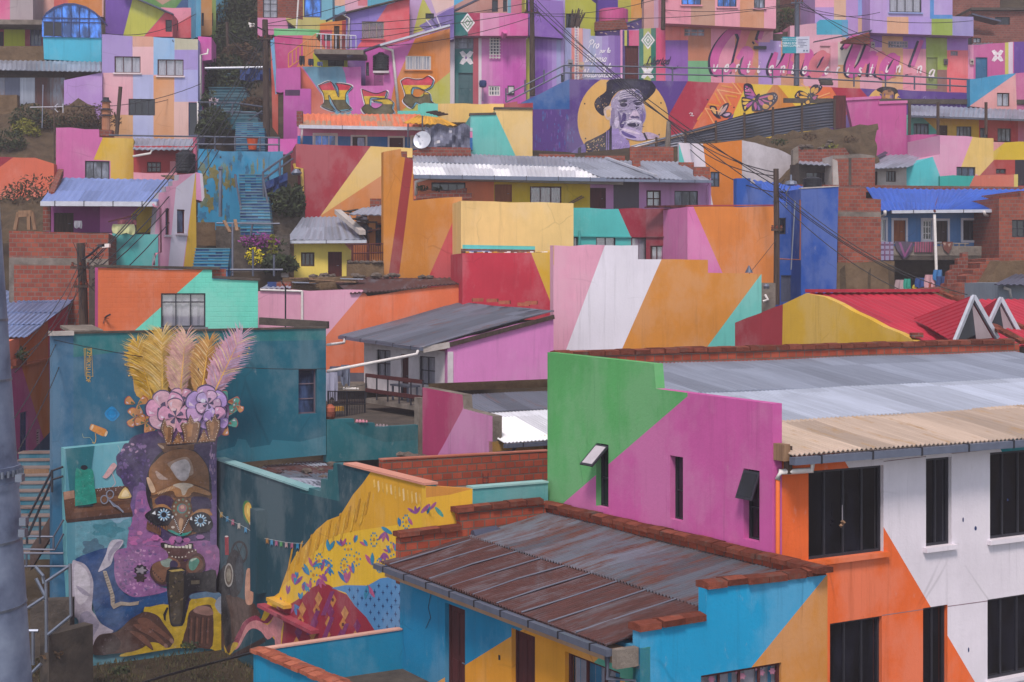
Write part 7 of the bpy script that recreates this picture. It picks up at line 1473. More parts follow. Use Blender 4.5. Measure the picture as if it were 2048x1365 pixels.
# The big words: night blue shade under pink letters
big=[]
for word,x,y,xh in (("Chi",1420,147,45),("'",1497,145,45),("uma",1538,149,43),("Uma",1678,152,41),("!",1812,152,37)):
    sp={'Chi': .82,'uma': .95,'Uma': .86}.get(word,1)
    big += [('#2b2440',p,(lambda t,f=f: f(t)*1.15)) for k,p,f in script(word,x-4,y+1,xh,0,9.5,.22,.06,1 if word != 'Chi' else 0,sp)]
    big += [('#c4589a' if i % 2==0 else '#cf7480',p,f) for i,(k,p,f) in enumerate(script(word,x+3,y-1,xh,0,15,.22,.06,1 if word != 'Chi' else 0,sp))]
strokes('lettering',root,hw,big,.012)
wh=[]
for i,c in enumerate('vertiente cristalina'):
    x=1425+i*22.3
    if c != ' ' and x<1740: wh += script(c,x,143+i*.6,14,'#e4d8dc',3.0,.2)
strokes('lettering',root,hw,wh,.05)
mb=MB(); p=P(1642,170,96.3)
for i in range(3): mb.box(p+V((0,.25*i,.17*i)),V((.8,.05,0)),V((0,.3,0)),Z*.17,'concd')
single(mb,'door_steps','three grey steps below the pale pink door','steps')
# right part of the word row
cs=[('#9468b4',1740,60,1764,95),('#d69cae',1740,95,1764,190),('#cf9e78',1764,60,1806,190),('#9a6cb8',1806,60,1852,98),('#d88c9e',1806,98,1852,190),('#8ea048',1852,60,1894,140),('#85605a',1852,140,1894,195),('#9468b4',1894,60,1936,101),('#d8686e',1894,101,1936,195)]
root=house('olive_door_house','house with olive, lilac and coral blocks and a roller door, right of the big script','house',hw,"1740,62 1936,75 1936,198 1740,190",'#c98a9c',R(*cs),[(1776,82,1816,96,'glassg',7,2,'#a08a90',-.06,.06),(1901,102,1916,112,'glassg',3,1,'#8a5a64',-.05,.05)],[(1853,115,1875,178,'#7f8a4c',-.08,False,6)],.4)
strokes('lettering',root,hw,script('n',1790,146,14,'#e4d8dc',3,.2)+script('i',1770,145,14,'#e4d8dc',3,.2)+script('n',1832,147,14,'#e4d8dc',3,.2)+script('a',1856,155,15,'#e4d8dc',3.2,.2),.1)
for x,y,l in ((1741,84,'small cream house plate with a mark, right of the brick gable'),(1887,118,'dark meter box on the olive wall'),(1939,118,'grey scribbled meter box on the pink wall')):
    p=hw.pp(x,y+12,.12); q=thing('meter_box',l,'box',p); mb=MB(); mb.box(p,V((.26,.02,0)),V((0,.12,0)),Z*.38,'#a89a94' if x<1800 or x>1900 else '#4a4048'); mb.build('case',q); mb=MB(); mb.lathe(p+V((.13,-.012,.2)),[(.06,-.04),(.06,.04)],'iron',10); mb.build('dial',q)
# overhanging upper storeys
ov=hw.shift(1.0)
cs=[('#d8869a',1331,-30,1382,62),('#b58670',1382,-30,1430,62),('#dc98a8',1430,-30,1480,62),('#c88c6c',1480,-30,1528,62),('#dc98ac',1528,-30,1556,62)]
root=house('pink_overhang_house','overhanging pink and tan upper storey above the big script','house',ov,"1331,-40 1552,-40 1552,58 1331,47",'#d8869a',R(*cs),[(1363,-22,1402,10,'glassb',3,1,'iron',-.1,.06,'#d8869a'),(1435,-20,1473,14,'glassb',3,1,'iron',-.1,.06,'#dc98a8'),(1508,-20,1530,17,'glassg',2,1,'iron',-.1,.06,'#dc98ac')],(),5)
cs=[('#b193ca',1740,-30,1774,80),('#9f8cc8',1774,38,1820,80),('#cf9f80',1774,34,1817,80),('#a58fca',1817,34,1863,80),('#8ea24a',1863,38,1905,80),('#8f88b8',1905,30,1950,80),('#4c86c4',1860,0,1868,36),('#4c86c4',1860,30,1905,38)]
root=house('lilac_overhang_house','overhanging lilac upper storey with a big curtained window and an olive field','house',ov,"1740,-40 1905,-40 1905,33 1947,34 1947,73 1740,66",'#ad97cc',R(*cs),[(1779,-14,1843,25,'curtain',4,1,'iron',-.1,.07,'#8f9ccc')],(),4)
w=W(1625,99.5,.08)
house('pastel_tower_house','tall pastel house side in lilac, tan and blue behind the turquoise panel','house',w,"1630,-40 1742,-40 1742,72 1690,90 1630,90",'#b08fc6',R(('#dc9ab4',1630,-40,1668,15),('#cfa890',1668,-40,1692,90),('#8aa0d4',1716,-40,1742,32),('#c9a48c',1716,36,1742,66),('#5a9cc4',1683,40,1696,75)),(),(),4)
w=W(1580,99,.08)
house('pale_pink_shed','pale pink shed wall with a turquoise panel and wavy roof edge behind the sign','shed',w,"1580,52 1633,47 1640,40 1684,40 1684,88 1580,88",'#cf9fb0',R(('#3f9fbc',1633,38,1690,70)),(),(),2.5)
w=W(1690,98.2,.08); root=house('brick_gable_patch','triangle of bare brick under a slanting roof left of the lilac storey','wall',w,"1684,82 1740,64 1740,88 1684,86",'brick',(),(),(),.4)
mb=MB(); mb.bar(w.pp(1625,86,.3),w.pp(1740,63,.3),.3,.06,'darkzinc'); mb.build('roof_edge',root)
w=W(1545,99.5,.08); house('dark_roofed_hut','dark roofed hut between the pink storey and the sign','shed',w,"1545,68 1582,62 1582,82 1545,84",'concd',R(('#c76a9c',1545,58,1565,68)),(),(),1.5)
w=W(1552,103,.08); house('tall_brick_house','tall brick house behind the light pole','house',w,"1590,-40 1640,-40 1640,48 1590,55",'brickfar',(),[(1606,-6,1612,6,'glass',1,1)],(),4)
plant('tree','dark round tree beside the tall brick house','tree',P(1565,70,101),[(0,0,.9,1.0,.8,1.0,260,'leafd',.16),(.5,.2,1.4,.6,.6,.6,120,'leaf',.15)],.1)
root=thing('pink_court_wall','pink wall with a blue door and white star flower ending the street','wall',hw.pp(1990,160))
wallmesh('wall',root,hw,"1936,90 2220,74 2220,200 1936,195",'#b4588e',R(('#b9b85a',2010,80,2017,200),('#c8bccc',2017,80,2026,200),('#5d3f8c',2028,70,2090,200),('#cf86a8',1936,85,1947,200)),[(1951,115,1975,158)],.4); door(root,hw,(1951,115,1975,158),'#2f6488')
decals('wall_pattern',root,hw,bowtie(1995,112,12)+[('#b4588e',ell(1995,112,2,2,10))],.006,.005)
# ================================================================ purple house and pink house left of the slogan
root=house('purple_striped_house','narrow purple striped house between the lime strip and the slogan wall','house',hw,"1050,-40 1130,-40 1130,175 1050,215",'#7e58a8',stripes(1050,1131,-40,215,['#b2b43c','#4a3a70','#6a3f96','#74489e','#8258aa','#9470b8','#a58ac8','#9a9cc8','#a08cc0']),[(1052,-6,1101,27,'glass',2,1,'iron',-.1,.05),(1132-10,150,1128,165,'glass',1,1)],(),5)
mb=MB(); a,b=hw.pp(1056,72,.6),hw.pp(1124,77,.6); mb.box(a-Z*.1,b-a,-v3(hw.n)*.6,Z*2.4,'#7e56ac'); mb.build('balcony_box',root)
pipe(root,[hw.pp(1055,66,.3),hw.pp(1053,76,.2),hw.pp(1043,82,.1)],.1,'pvc')
w=W(905,96.5,.06)
root=house('pink_door_house','pink striped house with a teal metal door and white diamonds','house',w,"905,60 1052,62 1052,215 905,212",'#c25cae',R(('#1b696a',905,60,946,215),('#b03a50',946,60,957,215),('#dcd0da',957,60,963,215),('#cc7cb8',963,60,985,215),('#c96ab4',985,60,1006,215),('#bd52a8',1025,60,1040,215)),[(909,73,947,98,'glassg',4,2,'steeld',-.08,.05),(980,73,999,110,'glassg',1,1,'pvc',-.1,.05,None,0),(977,172,1000,192,'glassg',4,2,'pvc',-.08,.08)],[(917,146,946,210,'#14525a',-.1,True,4)],5)
mb=MB()
for i in range(8): y=74+i*6; mb.tube([w.pp(978,y,.12),w.pp(1001,y,.12)],.03,'pvc',5)
for x in (980,986,992,998): mb.tube([w.pp(x,73,.12),w.pp(x,119,.12)],.03,'pvc',5)
mb.build('window_grille',root)
wo=w.shift(.9)
wallmesh('upper_storey',root,wo,"906,25 1056,27 1056,72 906,72",'#c95a9a',R(('#1b696a',900,20,936,75),('#a83458',936,20,960,75),('#d49ab8',960,20,966,75),('#cf86ae',966,20,998,75),('#cb6ca4',998,20,1020,75)),(),.9)
decals('wall_pattern',root,wo,diamond(935,46,15),.006,.006); decals('wall_pattern',root,w,bowtie(933,116,14)+[('#7a4a9c',ell(932,116,2,3,8))],.006,.005)
mb=MB(); mb.tube([w.pp(1005,78,.9),w.pp(1008,70,1.2)],.2,'#c95a9a',6); mb.build('bracket',root)
mb=MB(); p=w.pp(965,205,.6); mb.tube([p,p+Z*1.1],.03,'steel',6); mb.lathe(p+Z*1.1+V((0,-.05,0)),[(.02,-.25),(.22,-.2),(.25,0),(.22,.2),(.02,.25)],'tarpb',12); single(mb,'round_sign','small round blue sign on a post before the pink house','sign')
q=thing('framed_plate','black framed plate with a white figure on the pink wall by the stairs','plate',w.pp(1021,190,.1)); mb=MB(); mb.box(w.pp(1015,190,.02),V((.44,.02,0)),V((0,-.06,0)),Z*.58,'iron'); mb.build('frame',q); mb=MB(); mb.box(w.pp(1017,187,.09),V((.32,.02,0)),V((0,-.02,0)),Z*.4,'whitew'); mb.build('panel',q)
mb=MB(); mb.box(w.pp(900,210,.3),V((.28,.02,0)),V((0,.4,0)),Z*4.4,'#d3c8d2'); single(mb,'white_pillar','white pillar between the orange wall and the teal door','pillar')
w2=W(910,99.5,.06); house('roofed_attic','tan attic with dark windows under a metal roof above the pink striped house','house',w2,"908,12 985,-30 1050,-40 1050,30 908,30",'#b98a80',R(('#6aa0b8',1015,-40,1022,30),('#c06a8c',1022,-40,1052,30)),[(984,0,996,24,'glass',1,1),(1006,0,1014,24,'glass',1,1)],(),4)
mb=MB(); mb.bar(P(905,24,98.5),P(985,-14,98.8),.5,.1,'darkzinc'); single(mb,'roof_slab','grey metal roof edge over the pink striped house','roof')
# above the slogan: lime house, purple wall, pink drum
w=W(1130,101,.06); house('lime_house','lime green house with a dark window behind the slogan wall','house',w,"1130,0 1165,-14 1192,8 1190,75 1130,75",'#aeb040',(),[(1132,28,1160,56,'glass',2,1)],(),3)
mb=MB()
r=random.Random(4)
for i in range(16): x=r.uniform(1138,1158); mb.bar(P(x,56,100),P(x+r.uniform(2,16),r.uniform(16,30),100.2),.05,.05,'wood')
single(mb,'stick_bundle','bundle of dark sticks leaning by the window of the lime house','sticks')
w=W(1190,102,.06); root=house('violet_wall_house','dark violet wall with a white scroll pattern under a slanting roof','house',w,"1190,62 1288,36 1288,75 1190,75",'#48327a',(),(),(),2)
decals('wall_pattern',root,w,[('#c9b0a8',ell(1203+i*9,66-i*2.2+4*(i % 2),3.2,1,10,.5*(i % 3))) for i in range(9)],.006)
mb=MB(); mb.bar(P(1225,56,101),P(1288,36,101),.3,.08,'darkzinc'); mb.build('roof_edge',root)
mb=MB(); mb.lathe(P(1227,50,103),[(1.0,0),(1.0,1.0),(.95,1.02)],'#c85590',20); single(mb,'pink_drum_wall','round pink painted terrace wall above the violet wall','wall')
w=W(1195,106,.06); house('violet_olive_house','house side in violet, olive and orange fields at the top edge of the photo','house',w,"1195,-40 1335,-40 1335,58 1285,58 1195,45",'#cf9248',R(('#52378a',1195,-40,1236,45),('#a9a444',1236,-40,1262,60),('#a98fbc',1288,-40,1312,60),('#c88fa0',1312,-40,1336,60)),[(1282,-4,1290,17,'glass',1,1)],(),4)
w=W(1288,99.5,.06); house('tan_lilac_strip','narrow tan and lilac wall strip behind the diamond wall','wall',w,"1288,0 1331,0 1331,62 1288,60",'#b898b4',R(('#c4948c',1288,0,1308,62)),(),(),1)
w=W(1190,100.5,.06); house('brick_parapet_low','low brick parapet below the pink drum wall','wall',w,"1190,44 1250,38 1256,58 1190,62",'brickd',(),(),(),.4)
# ================================================================ the house with the three big letters
w=W(600,90,.08)
root=house('letter_wall_house','coral, blue, pink and orange house wall painted with three big graffiti letters','house',w,"600,134 722,134 722,172 768,172 768,96 900,57 900,215 795,232 792,245 608,245",'#c768ae',[('#d3705c',"598,132 602,134 683,245 598,245"),('#6a9bb4',"602,130 683,130 690,148 705,245 683,245"),('#c5762e',"833,72 905,50 905,144 806,222 793,232 776,232 788,172 808,126"),('#aba843',"902,143 905,150 905,220 806,228 806,220")],[(811,112,862,140,'curtain',3,1,'pvc',-.08,.05,'#b86a2c')],(),.4)
mb=MB()
for i in range(9): x=814+i*5.6; mb.tube([w.pp(x,113,.05),w.pp(x,139,.05)],.02,'pvc',4)
mb.build('window_grille',root)
mb=MB(); mb.bar(w.pp(758,95,.5),w.pp(899,55,.5),.5,.12,'gutterw'); mb.bar(w.pp(695,117,.5),w.pp(760,94,.5),.6,.1,'darkzinc'); mb.build('roof_edge',root)
pipe(root,[w.pp(762,96,.4),w.pp(785,102,.2),w.pp(788,130,.1),w.pp(797,222,.1)],.09,'pvc')
wi=W(695,92.5,.08); root2=house('purple_recess_house','dark pink and purple wall in the recess behind the water tank','house',wi,"690,100 770,90 770,180 690,180",'#b4539c',R(('#6a4486',690,100,731,180)),[(732,125,738,152,'glass',1,2)],[(748,146,766,174,'#8f3f80')],.3)
tank(P(762,142,90.5),.5,1.05,'black water tank on the shelf by the orange letter wall'); mb=MB(); mb.box(P(746,146,90) ,V((.95,0,0)),V((0,1,0)),Z*.12,'whitew'); single(mb,'tank_shelf','white shelf slab carrying the black water tank','shelf')
def zl(q): return S(q,500,0,3.4125)
def letter(outer,white,bands,side):
    o=[('#e8dde2',zl(white)),('#2b1c28',zl(outer))]
    return o
def shrink(q,k):
    cx=sum(p[0] for p in q)/len(q); cy=sum(p[1] for p in q)/len(q); return [(cx+(x-cx)*k,cy+(y-cy)*k) for x,y in q]
def clipy(q,y0,y1):
    def half(q,f,val,keep):
        o=[]
        for i in range(len(q)):
            a,b=q[i],q[(i+1) % len(q)]
            ka,kb=keep(a[1],val),keep(b[1],val)
            if ka: o.append(a)
            if ka != kb: t=(val-a[1])/(b[1]-a[1]); o.append((a[0]+(b[0]-a[0])*t,val))
        return o
    q=half(q,0,y0,lambda y,v: y >= v); return half(q,0,y1,lambda y,v: y <= v) if len(q)>2 else []
LN=zl("466,586 552,560 604,664 602,600 588,570 692,588 655,640 655,700 688,745 602,755 540,652 545,705 572,756 488,726 507,700 500,640")
LG=zl("762,610 860,640 932,622 918,672 860,668 822,672 818,720 850,742 880,735 905,715 895,700 840,690 850,684 935,676 975,700 968,740 980,770 930,790 860,782 800,785 762,745 785,715 775,670")
LC=zl("1030,555 1070,535 1130,545 1180,540 1215,522 1248,548 1235,590 1190,615 1150,600 1110,600 1100,640 1130,665 1180,660 1190,630 1222,640 1235,690 1250,705 1180,715 1130,700 1100,735 1045,690 1060,650 1045,600")
it=[]; ol=[]; o2=[]
for L,(ya,yb) in ((LN,(181,200)),(LG,(193,209)),(LC,(171,189))):
    it += [('#6fb0c8',[(x+2.6,y+2) for x,y in L])]; ol += [('#e8dde2',[(x+(1 if x>sum(p[0] for p in L)/len(L) else-1)*1.6+.8,y+(1 if y>185 else-1)*1.2+.8) for x,y in L+L[:1]],2.6),('#2b1c28',[(x+2.6,y+2) for x,y in L+L[:1]],1.3)]; o2 += [('#2b1c28',L+L[:1],1.3)]; pass
    for c,a,b in (('#c8384c',0,ya),('#d8b42c',ya,yb),('#5d5638',yb,999)):
        q=clipy(L,a,b)
        if len(q)>2: it.append((c,q))
strokes('lettering',root,w,ol,.006); decals('lettering',root,w,it,.03,.006); strokes('lettering',root,w,o2,.06)
# stepped turquoise patch and cream walls in front of it
w=W(795,87,.08); house('turquoise_step_wall','small turquoise wall under the third letter with dark slats on top','wall',w,"795,222 836,222 836,210 850,206 876,208 876,245 795,245",'#62bcae',(),(),(),.4)
mb=MB()
for i in range(4): p=P(852+i*7,226+i*2,85.5); mb.box(p,V((.55,.3,.12)),V((.1,.25,0)),Z*.06,'wood')
single(mb,'slat_pile','four short dark slats above the yellow canopy','slats')
w=W(876,88,.08); house('cream_low_wall','low cream wall below the teal door','wall',w,"876,208 1008,208 1008,240 960,245 876,245",'#dcb26a',[('#8f2f34',"1008,208 1060,200 1068,218 1068,222 1008,222")],(),(),.4)
w=W(1008,88.5,.06); house('dark_red_steps','dark red stepped wall end beside the blue ramp','wall',w,"1006,208 1035,203 1035,208 1066,206 1066,232 1006,232",'#93303a',(),(),(),.5)
w=W(941,84,.1)
root=house('turquoise_cream_house','turquoise and cream diagonal house wall with a dark capped roof edge','house',w,"941,231 990,230 990,219 1065,220 1065,330 941,330",'#5fbdb6',[('#dfbd7c',"986,215 1070,215 1070,335 1042,335")],(),(),4)
mb=MB()
for a,b in (((939,231),(992,230)),((988,219),(1066,220))): p,q=w.pp(*a,.06),w.pp(*b,.06); mb.box(p,q-p,-v3(w.n)*.5,Z*.12,'concd')
mb.build('coping',root)
# ================================================================ pink and blue row with the orange roof
w=W(595,81,.08)
ws_=[(629,270,672,294,'glassb',3,1,'pvc',-.08,.05),(824,275,838,294,'glassb',2,1,'pvc',-.08,.05)]; ds_=[(705,274,731,297,'wood'),(779,276,806,297,'woodr')]
root=house('orange_roof_house','low pink and blue row house under a bright orange ribbed roof','house',w,"595,250 945,256 945,300 595,300",'#cf7ca8',[('#1f68ac',"590,272 946,276 946,300 590,300")],ws_,ds_,3.5)
for h in ws_+ds_: surround(root,w,h[:4],'#ddd6da',.1)
roof(root,P(600,252,79.4),P(850,256,79.6),P(840,229,84.5),P(602,228,84.2),'orangeroof',.3,.03,.03); gutter(root,P(598,254,79.3),P(945,260,79.5),'gutterw',.2,4)
pipe(root,[P(604,257,79.3),P(603,290,79.8)],.06,'pvc')
laundry(P(722,276,80.6),.35,.5,'#8f9cc0','pale blue curtain in the dark doorway of the orange roofed house',name='door_curtain')
mb=MB(); mb.box(P(593,252,80),V((.3,0,0)),V((0,.4,0)),Z*.8,'brickd'); single(mb,'brick_stub','dark brick stub at the left end of the orange roof','brickwork')
root=thing('yellow_canopy','yellow ribbed plastic canopy over the grey plastic sheeting','canopy',P(860,250,79)); roof(root,P(806,246,78.2),P(915,251,78.6),P(880,236,81.5),P(836,231,81.5),'yellowroof',.3,.03,.02)
for x0,y0,x1,y1 in ((816,248,816,262),(845,232,844,258)): mb=MB(); mb.tube([P(x0,y0,78.3),P(x1,y1+30,78.5)],.04,'steeld',6); mb.build('leg',root)
mb=MB(); g=[]
for i in range(10):
    y=252+i*5; g.append([P(850+j*6,y+5*math.sin(j*.9+.7*math.sin(j*.37))*(1-i/12)+6*(j/15-.5) ** 2*i,78.4+.16*math.sin(j*1.1+i*.7+2*math.sin(j*.6))+.08*math.sin(j*2.3-i*.4)) for j in range(16)])
mb.grid(g,'tarp'); single(mb,'plastic_sheeting','dark grey plastic sheeting hanging in folds beneath the yellow canopy','tarp',smooth=True)
def dish(p,r,label,N=V((-.25,-1,.25))):
    root=thing('satellite_dish',label,'satellite dish',p); N=N.normalized(); x=N.orthogonal().normalized(); y=N.cross(x); mb=MB(); n=24; rings=[]
    for i in range(5):
        q=i/4; rings.append([p+(x*math.cos(t)+y*math.sin(t))*r*q-N*(.16*r*(1-q*q)) for t in [2*math.pi*k/n for k in range(n+1)]])
    mb.grid(rings,'gutterw'); mb.grid([[v-N*.03 for v in rr] for rr in rings][::-1],'gutterw'); mb.build('reflector',root,True)
    m2=MB(); m2.tube([p-y*r*.95,p+N*r*.6-y*.25*r],.02,'steeld',5); m2.lathe(p+N*r*.6-y*.25*r,[(.05,-.05),(.05,.05)],'steeld',8); m2.build('feed_arm',root)
    m3=MB(); m3.tube([p-N*.1,p-N*.15-Z*r*1.4],.04,'steeld',6); m3.build('mast',root); return root
dish(P(844,280,76),.46,'pale grey satellite dish before the plastic sheeting')
w=W(830,76,.1); house('brick_strip_wall','strip of pale red bricks below the plastic sheeting','wall',w,"852,294 942,296 942,312 825,312 825,302",'brickd',(),(),(),.4)
# ================================================================ magenta terraces left of the letters
w=W(545,92,.1)
house('magenta_terrace_house','magenta terrace wall with a blue edge and a green top, left of the letter wall','house',w,"546,76 556,71 630,72 652,100 652,140 546,140",'#b8457c',[('#c77a48',"605,72 632,72 652,100 652,140 590,140 606,110"),('#5f9cc0',"540,76 547,73 551,140 540,140")],(),(),.4)
w=W(548,93,.1); house('green_parapet','pale green parapet on top of the magenta terrace','wall',w,"548,57 640,60 634,74 548,72",'#6fb87c',(),(),(),.4)
w=W(552,89,.1); house('pink_balcony_box','protruding pink balcony box above the alley','wall',w,"552,138 601,134 601,178 560,186 552,184",'#b45a9c',(),(),(),1.2)
w=W(545,90.4,.1); house('coral_blue_corner','coral and pale blue wall corner at the alley under the balcony box','wall',w,"541,80 548,76 556,180 556,270 545,255",'#c05a4c',[('#6a9fc4',"540,78 548,76 555,186 551,190")],(),(),.4)
w=W(566,88,.1); house('orchid_pink_house','orchid pink house side with a dark recess under the balcony box','house',w,"567,180 622,178 622,240 600,305 567,300",'#b356a0',R(('#4a3050',570,180,600,192)),(),(),.5)  # dark violet band is flat colour on the wall
w=W(536,79,.1); house('pink_low_wall','low pink wall beside the bucket on the stairs','wall',w,"536,277 594,278 594,310 536,308",'#c05aa4',(),(),(),.4)
rails('orange stair rail climbing to the terrace of the purple and coral house',[('rail',[P(577,108,89.5),P(632,68,89.5)]),('rail',[P(577,136,89.5),P(632,98,89.5)])]+[('post',[P(577+i*7.8,137-i*5.5,89.5),P(577+i*7.8,108-i*5.7,89.5)]) for i in range(8)],.035,'#c9884c','stair_railing')
rails('pale thin balcony rail before the dark orange doorway',[('rail',[P(632,68,89.6),P(712,72,89.8)])]+[('post',[P(632+i*10,98,89.6),P(632+i*10,69+i*.4,89.6)]) for i in range(9)],.03,'gutterw','balcony_railing')
mb=MB(); mb.box(P(628,108,89),V((2.9,.3,0)),V((0,2.5,0)),Z*.28,'concrete'); single(mb,'balcony_slab','grey concrete balcony slab over the lime wall','slab')
w=W(626,91.5,.08); house('lime_wall','lime green wall with a dark window under the balcony slab','wall',w,"626,106 695,106 695,136 626,136",'#a6a62a',(),[(656,118,688,133,'glass',2,1)],(),.4)
for i,(x,k,l) in enumerate(((604,'#23242f','black jacket hanging on the stair rail'),(622,'#2a3048','dark blue trousers hanging on the stair rail'),(640,'#3a4a78','blue cloth hanging before the lime wall'))): laundry(P(x,112+i*6,88.8),.3,.55-.15*i,k,l)
w=W(693,93,.08)
root=house('purple_coral_house','house with a purple and coral side wall and one curtained window at the top','house',w,"692,28 819,-2 819,80 760,96 692,102",'#7864b4',[('#cc5660',"756,39 785,-5 825,-10 825,85 765,97 714,98 716,92")],[(724,43,768,78,'curtr',3,1,'#8a7a68',-.1,.05,'#b84a58')],(),4)
mb=MB(); mb.bar(w.pp(655,45,.6),w.pp(690,26,.2),.5,.12,'darkzinc'); mb.bar(w.pp(688,28,.15),w.pp(820,-4,.15),.4,.08,'concd'); mb.build('roof_edge',root); pipe(root,[w.pp(684,30,.3),w.pp(698,38,.15),w.pp(696,98,.1)],.07,'pvc')
w=W(660,93.6,.08); house('orange_doorway_wall','orange wall with a red and a dark door beside the purple and coral house','wall',w,"640,48 694,40 694,104 640,104",'#cf7f3c',R(('#b8485c',640,60,664,104),('#a83a34',684,42,693,104)),[(648,68,664,82,'glass',2,1)],[(668,52,679,98,'wood')],.4)
w=W(820,95,.06); root=house('lilac_olive_house','lilac and olive diagonal house wall between the coral wall and the diamond house','house',w,"820,-40 908,-40 908,78 900,80 820,82",'#b193bc',[('#b0ae48',"846,-5 862,25 872,38 845,62 826,68 838,20"),('#d4b4b0',"848,-40 910,-40 910,10 872,28"),('#7462a4',"838,52 895,20 908,15 908,78 880,80 850,62")],[(851,27,868,38,'glass',1,1)],(),4)
strokes('painted_line',root,w,[('#cfc4d8',[(852,40),(870,62)],2),('#cfc4d8',[(872,32),(882,56)],2.4),('#3d3468',[(862,36),(878,58)],3)],.02)
w=W(560,104,.08)
house('brick_pink_house','brick upper house with a white barred window over pink and violet fields','house',w,"515,-40 572,-40 572,36 600,36 600,60 515,75",'#cf84b0',R(('brick',515,-40,575,36),('#5c5684',576,30,606,62)),[(526,-6,555,36,'curtain',2,3,'iron',-.1,.06)],(),4)
w=W(572,103,.08); house('blue_window_house','house with one bright blue window above a coral and olive wall','house',w,"572,-40 665,-40 665,52 640,70 600,62 572,40",'#b9ad5e',[('brickd',"572,-40 606,-40 606,40 572,36"),('#6fa8bc',"640,-40 668,-40 668,40 640,40"),('#cf5a50',"636,62 652,46 665,55 665,75")],[(608,-4,643,35,'glassb',2,1,'tarpb',-.1,.08)],(),4)
mb=MB(); mb.tube([P(597,-5,102),P(593,58,102)],.06,'pvc',6); single(mb,'white_downpipe','thin white downpipe left of the bright blue window','pipe')
w=W(640,112,.05); house('pink_cyan_far_house','pink, peach and cyan houses wall at the top edge behind the blue window','house',w,"640,-40 830,-40 830,30 640,30",'#d8a48c',R(('#6ab0cc',640,12,695,30),('#d09ab0',690,-40,730,30),('#c86a78',716,-40,735,12),('#58a0b8',735,-40,790,20),('#7a5a90',790,-40,830,30)),(),(),4)
w=W(880,112,.05); house('cyan_roof_far_house','cyan wall at the top edge behind the lilac and olive house','house',w,"830,-40 1060,-40 1060,20 830,20",'#54a4cc',R(('#d8a8a0',830,-40,880,20)),(),(),4)
# ================================================================ far left houses
w=W(205,90,.08)
cs=[('#9983c0',200,60,265,146),('#cb9a88',265,60,307,94),('#dbb0b6',265,94,307,152),('#8cb0d6',307,60,349,150),('#b4b19c',349,60,398,100),('#9c8cc6',349,100,398,140),('#a3a4d6',349,140,398,204),('#d59fac',200,146,266,232),('#a9aed4',266,150,307,200),('#cda0a0',266,200,307,231),('#cf9468',307,152,348,290),('#d8b0aa',348,204,377,290),('#cc9c72',200,230,266,290),('#aab0d8',266,231,307,290)]
ws_=[(229,113,281,146,'curtain',3,1,'woodr',-.08,.05,'#d8c8cc'),(315,119,367,152,'curtain',3,1,'woodr',-.08,.05,'#d8c8cc'),(257,198,310,231,'glass',4,1,'iron',-.08,.05),(377,205,395,272,'glass',1,1,'tarpb')]
root=house('patchwork_house','tall house front painted in a patchwork of pastel rectangles','house',w,"204,69 396,79 396,285 216,285 204,268",'#d59fac',R(*cs),ws_,(),5)
strokes('wall_mark',root,w,[('#4a4a58',[(345,80),(347,85)],2)],.01)
pipe(root,[w.pp(418,100,.3),w.pp(416,109,.3),w.pp(403,112,.3),w.pp(403,200,.3)],.07,'pvc'); pipe(root,[w.pp(396,204,.1),w.pp(396,270,.1)],.05,'pvc')
w2=W(396,91.5,.1); house('magenta_side_block','magenta block with a striped lower part behind the patchwork house','house',w2,"396,73 423,75 423,120 405,122 405,230 396,250",'#c056a0',R(('#5a3f86',396,112,404,145),('#a9a83c',396,145,404,185),('#3f8cb4',396,185,404,250)),(),(),3)
w=W(128,89.5,.08); house('lilac_wing','plain lilac side wing left of the patchwork house','house',w,"128,161 204,145 204,240 128,240",'#ac88c4',(),(),(),3)
w=W(85,93,.08)
root=house('arched_window_house','turquoise house with a big arched blue glass front','house',w,"86,73 203,76 203,126 88,119",'#45abc8',(),(),(),3)
arch=[(84,74),(84,42),(92,30),(108,18),(130,11),(150,11),(172,17),(190,28),(202,42),(203,76)]
wa=w.shift(.1); mb=MB(); q=[wa.pp(*p) for p in arch]; mb.face(q[::-1],'glassb'); mb.build('arched_glass',root)
mb=MB()
for a,b in zip(arch[1:],arch[2:-1]): p,q_=wa.pp(*a,.05),wa.pp(*b,.05); mb.box(p,q_-p,-v3(w.n)*2.2,Z*.12,'tarpb')
for x,y in ((108,18),(124,12),(142,10),(159,13),(178,20)): mb.bar(wa.pp(x,y,.04),wa.pp(x,74,.04),.05,.05,'tarpb')
for y in (38,46): mb.bar(wa.pp(86,y-2,.04),wa.pp(202,y,.04),.05,.05,'tarpb')
mb.build('glazing_bars',root)
mb=MB(); q=[wa.pp(x,y,.02) for x,y in ((88,44),(124,46),(124,73),(88,72))]; mb.face(q[::-1],'glass'); mb.build('dark_pane',root)
w=W(0,95,.08)
house('red_lime_house','dark red house with a lime door and a blue window at the left edge','house',w,"-145,44 88,50 88,95 -145,95",'#8f2f44',R(('#a9ad20',8,54,50,95),('#2a2030',-30,64,7,95)),[(60,57,83,92,'glassm',3,1,'tarpb')],(),3)
mb=MB(); mb.box(P(-140,48,93),V((7.1,.3,0)),V((0,2,0)),Z*.3,'concrete'); single(mb,'canopy_slab','grey concrete canopy slab over the lime door','slab')
w=W(0,97,.08); house('pink_grey_house','pink and grey house at the upper left corner','house',w,"-145,-40 66,-40 66,48 -145,44",'#9a8f94',R(('#c4638c',-30,-40,20,50)),(),(),3)
w=W(55,100,.08); house('cream_orange_house','cream, coral and orange house top behind the arched glass','house',w,"50,-40 207,-40 207,34 60,34",'#cf9f96',R(('#c9605a',108,-10,136,20),('#cc7c30',136,-6,204,32)),[(64,-2,84,10,'glass',3,1)],(),3)
w=W(212,96,.06)
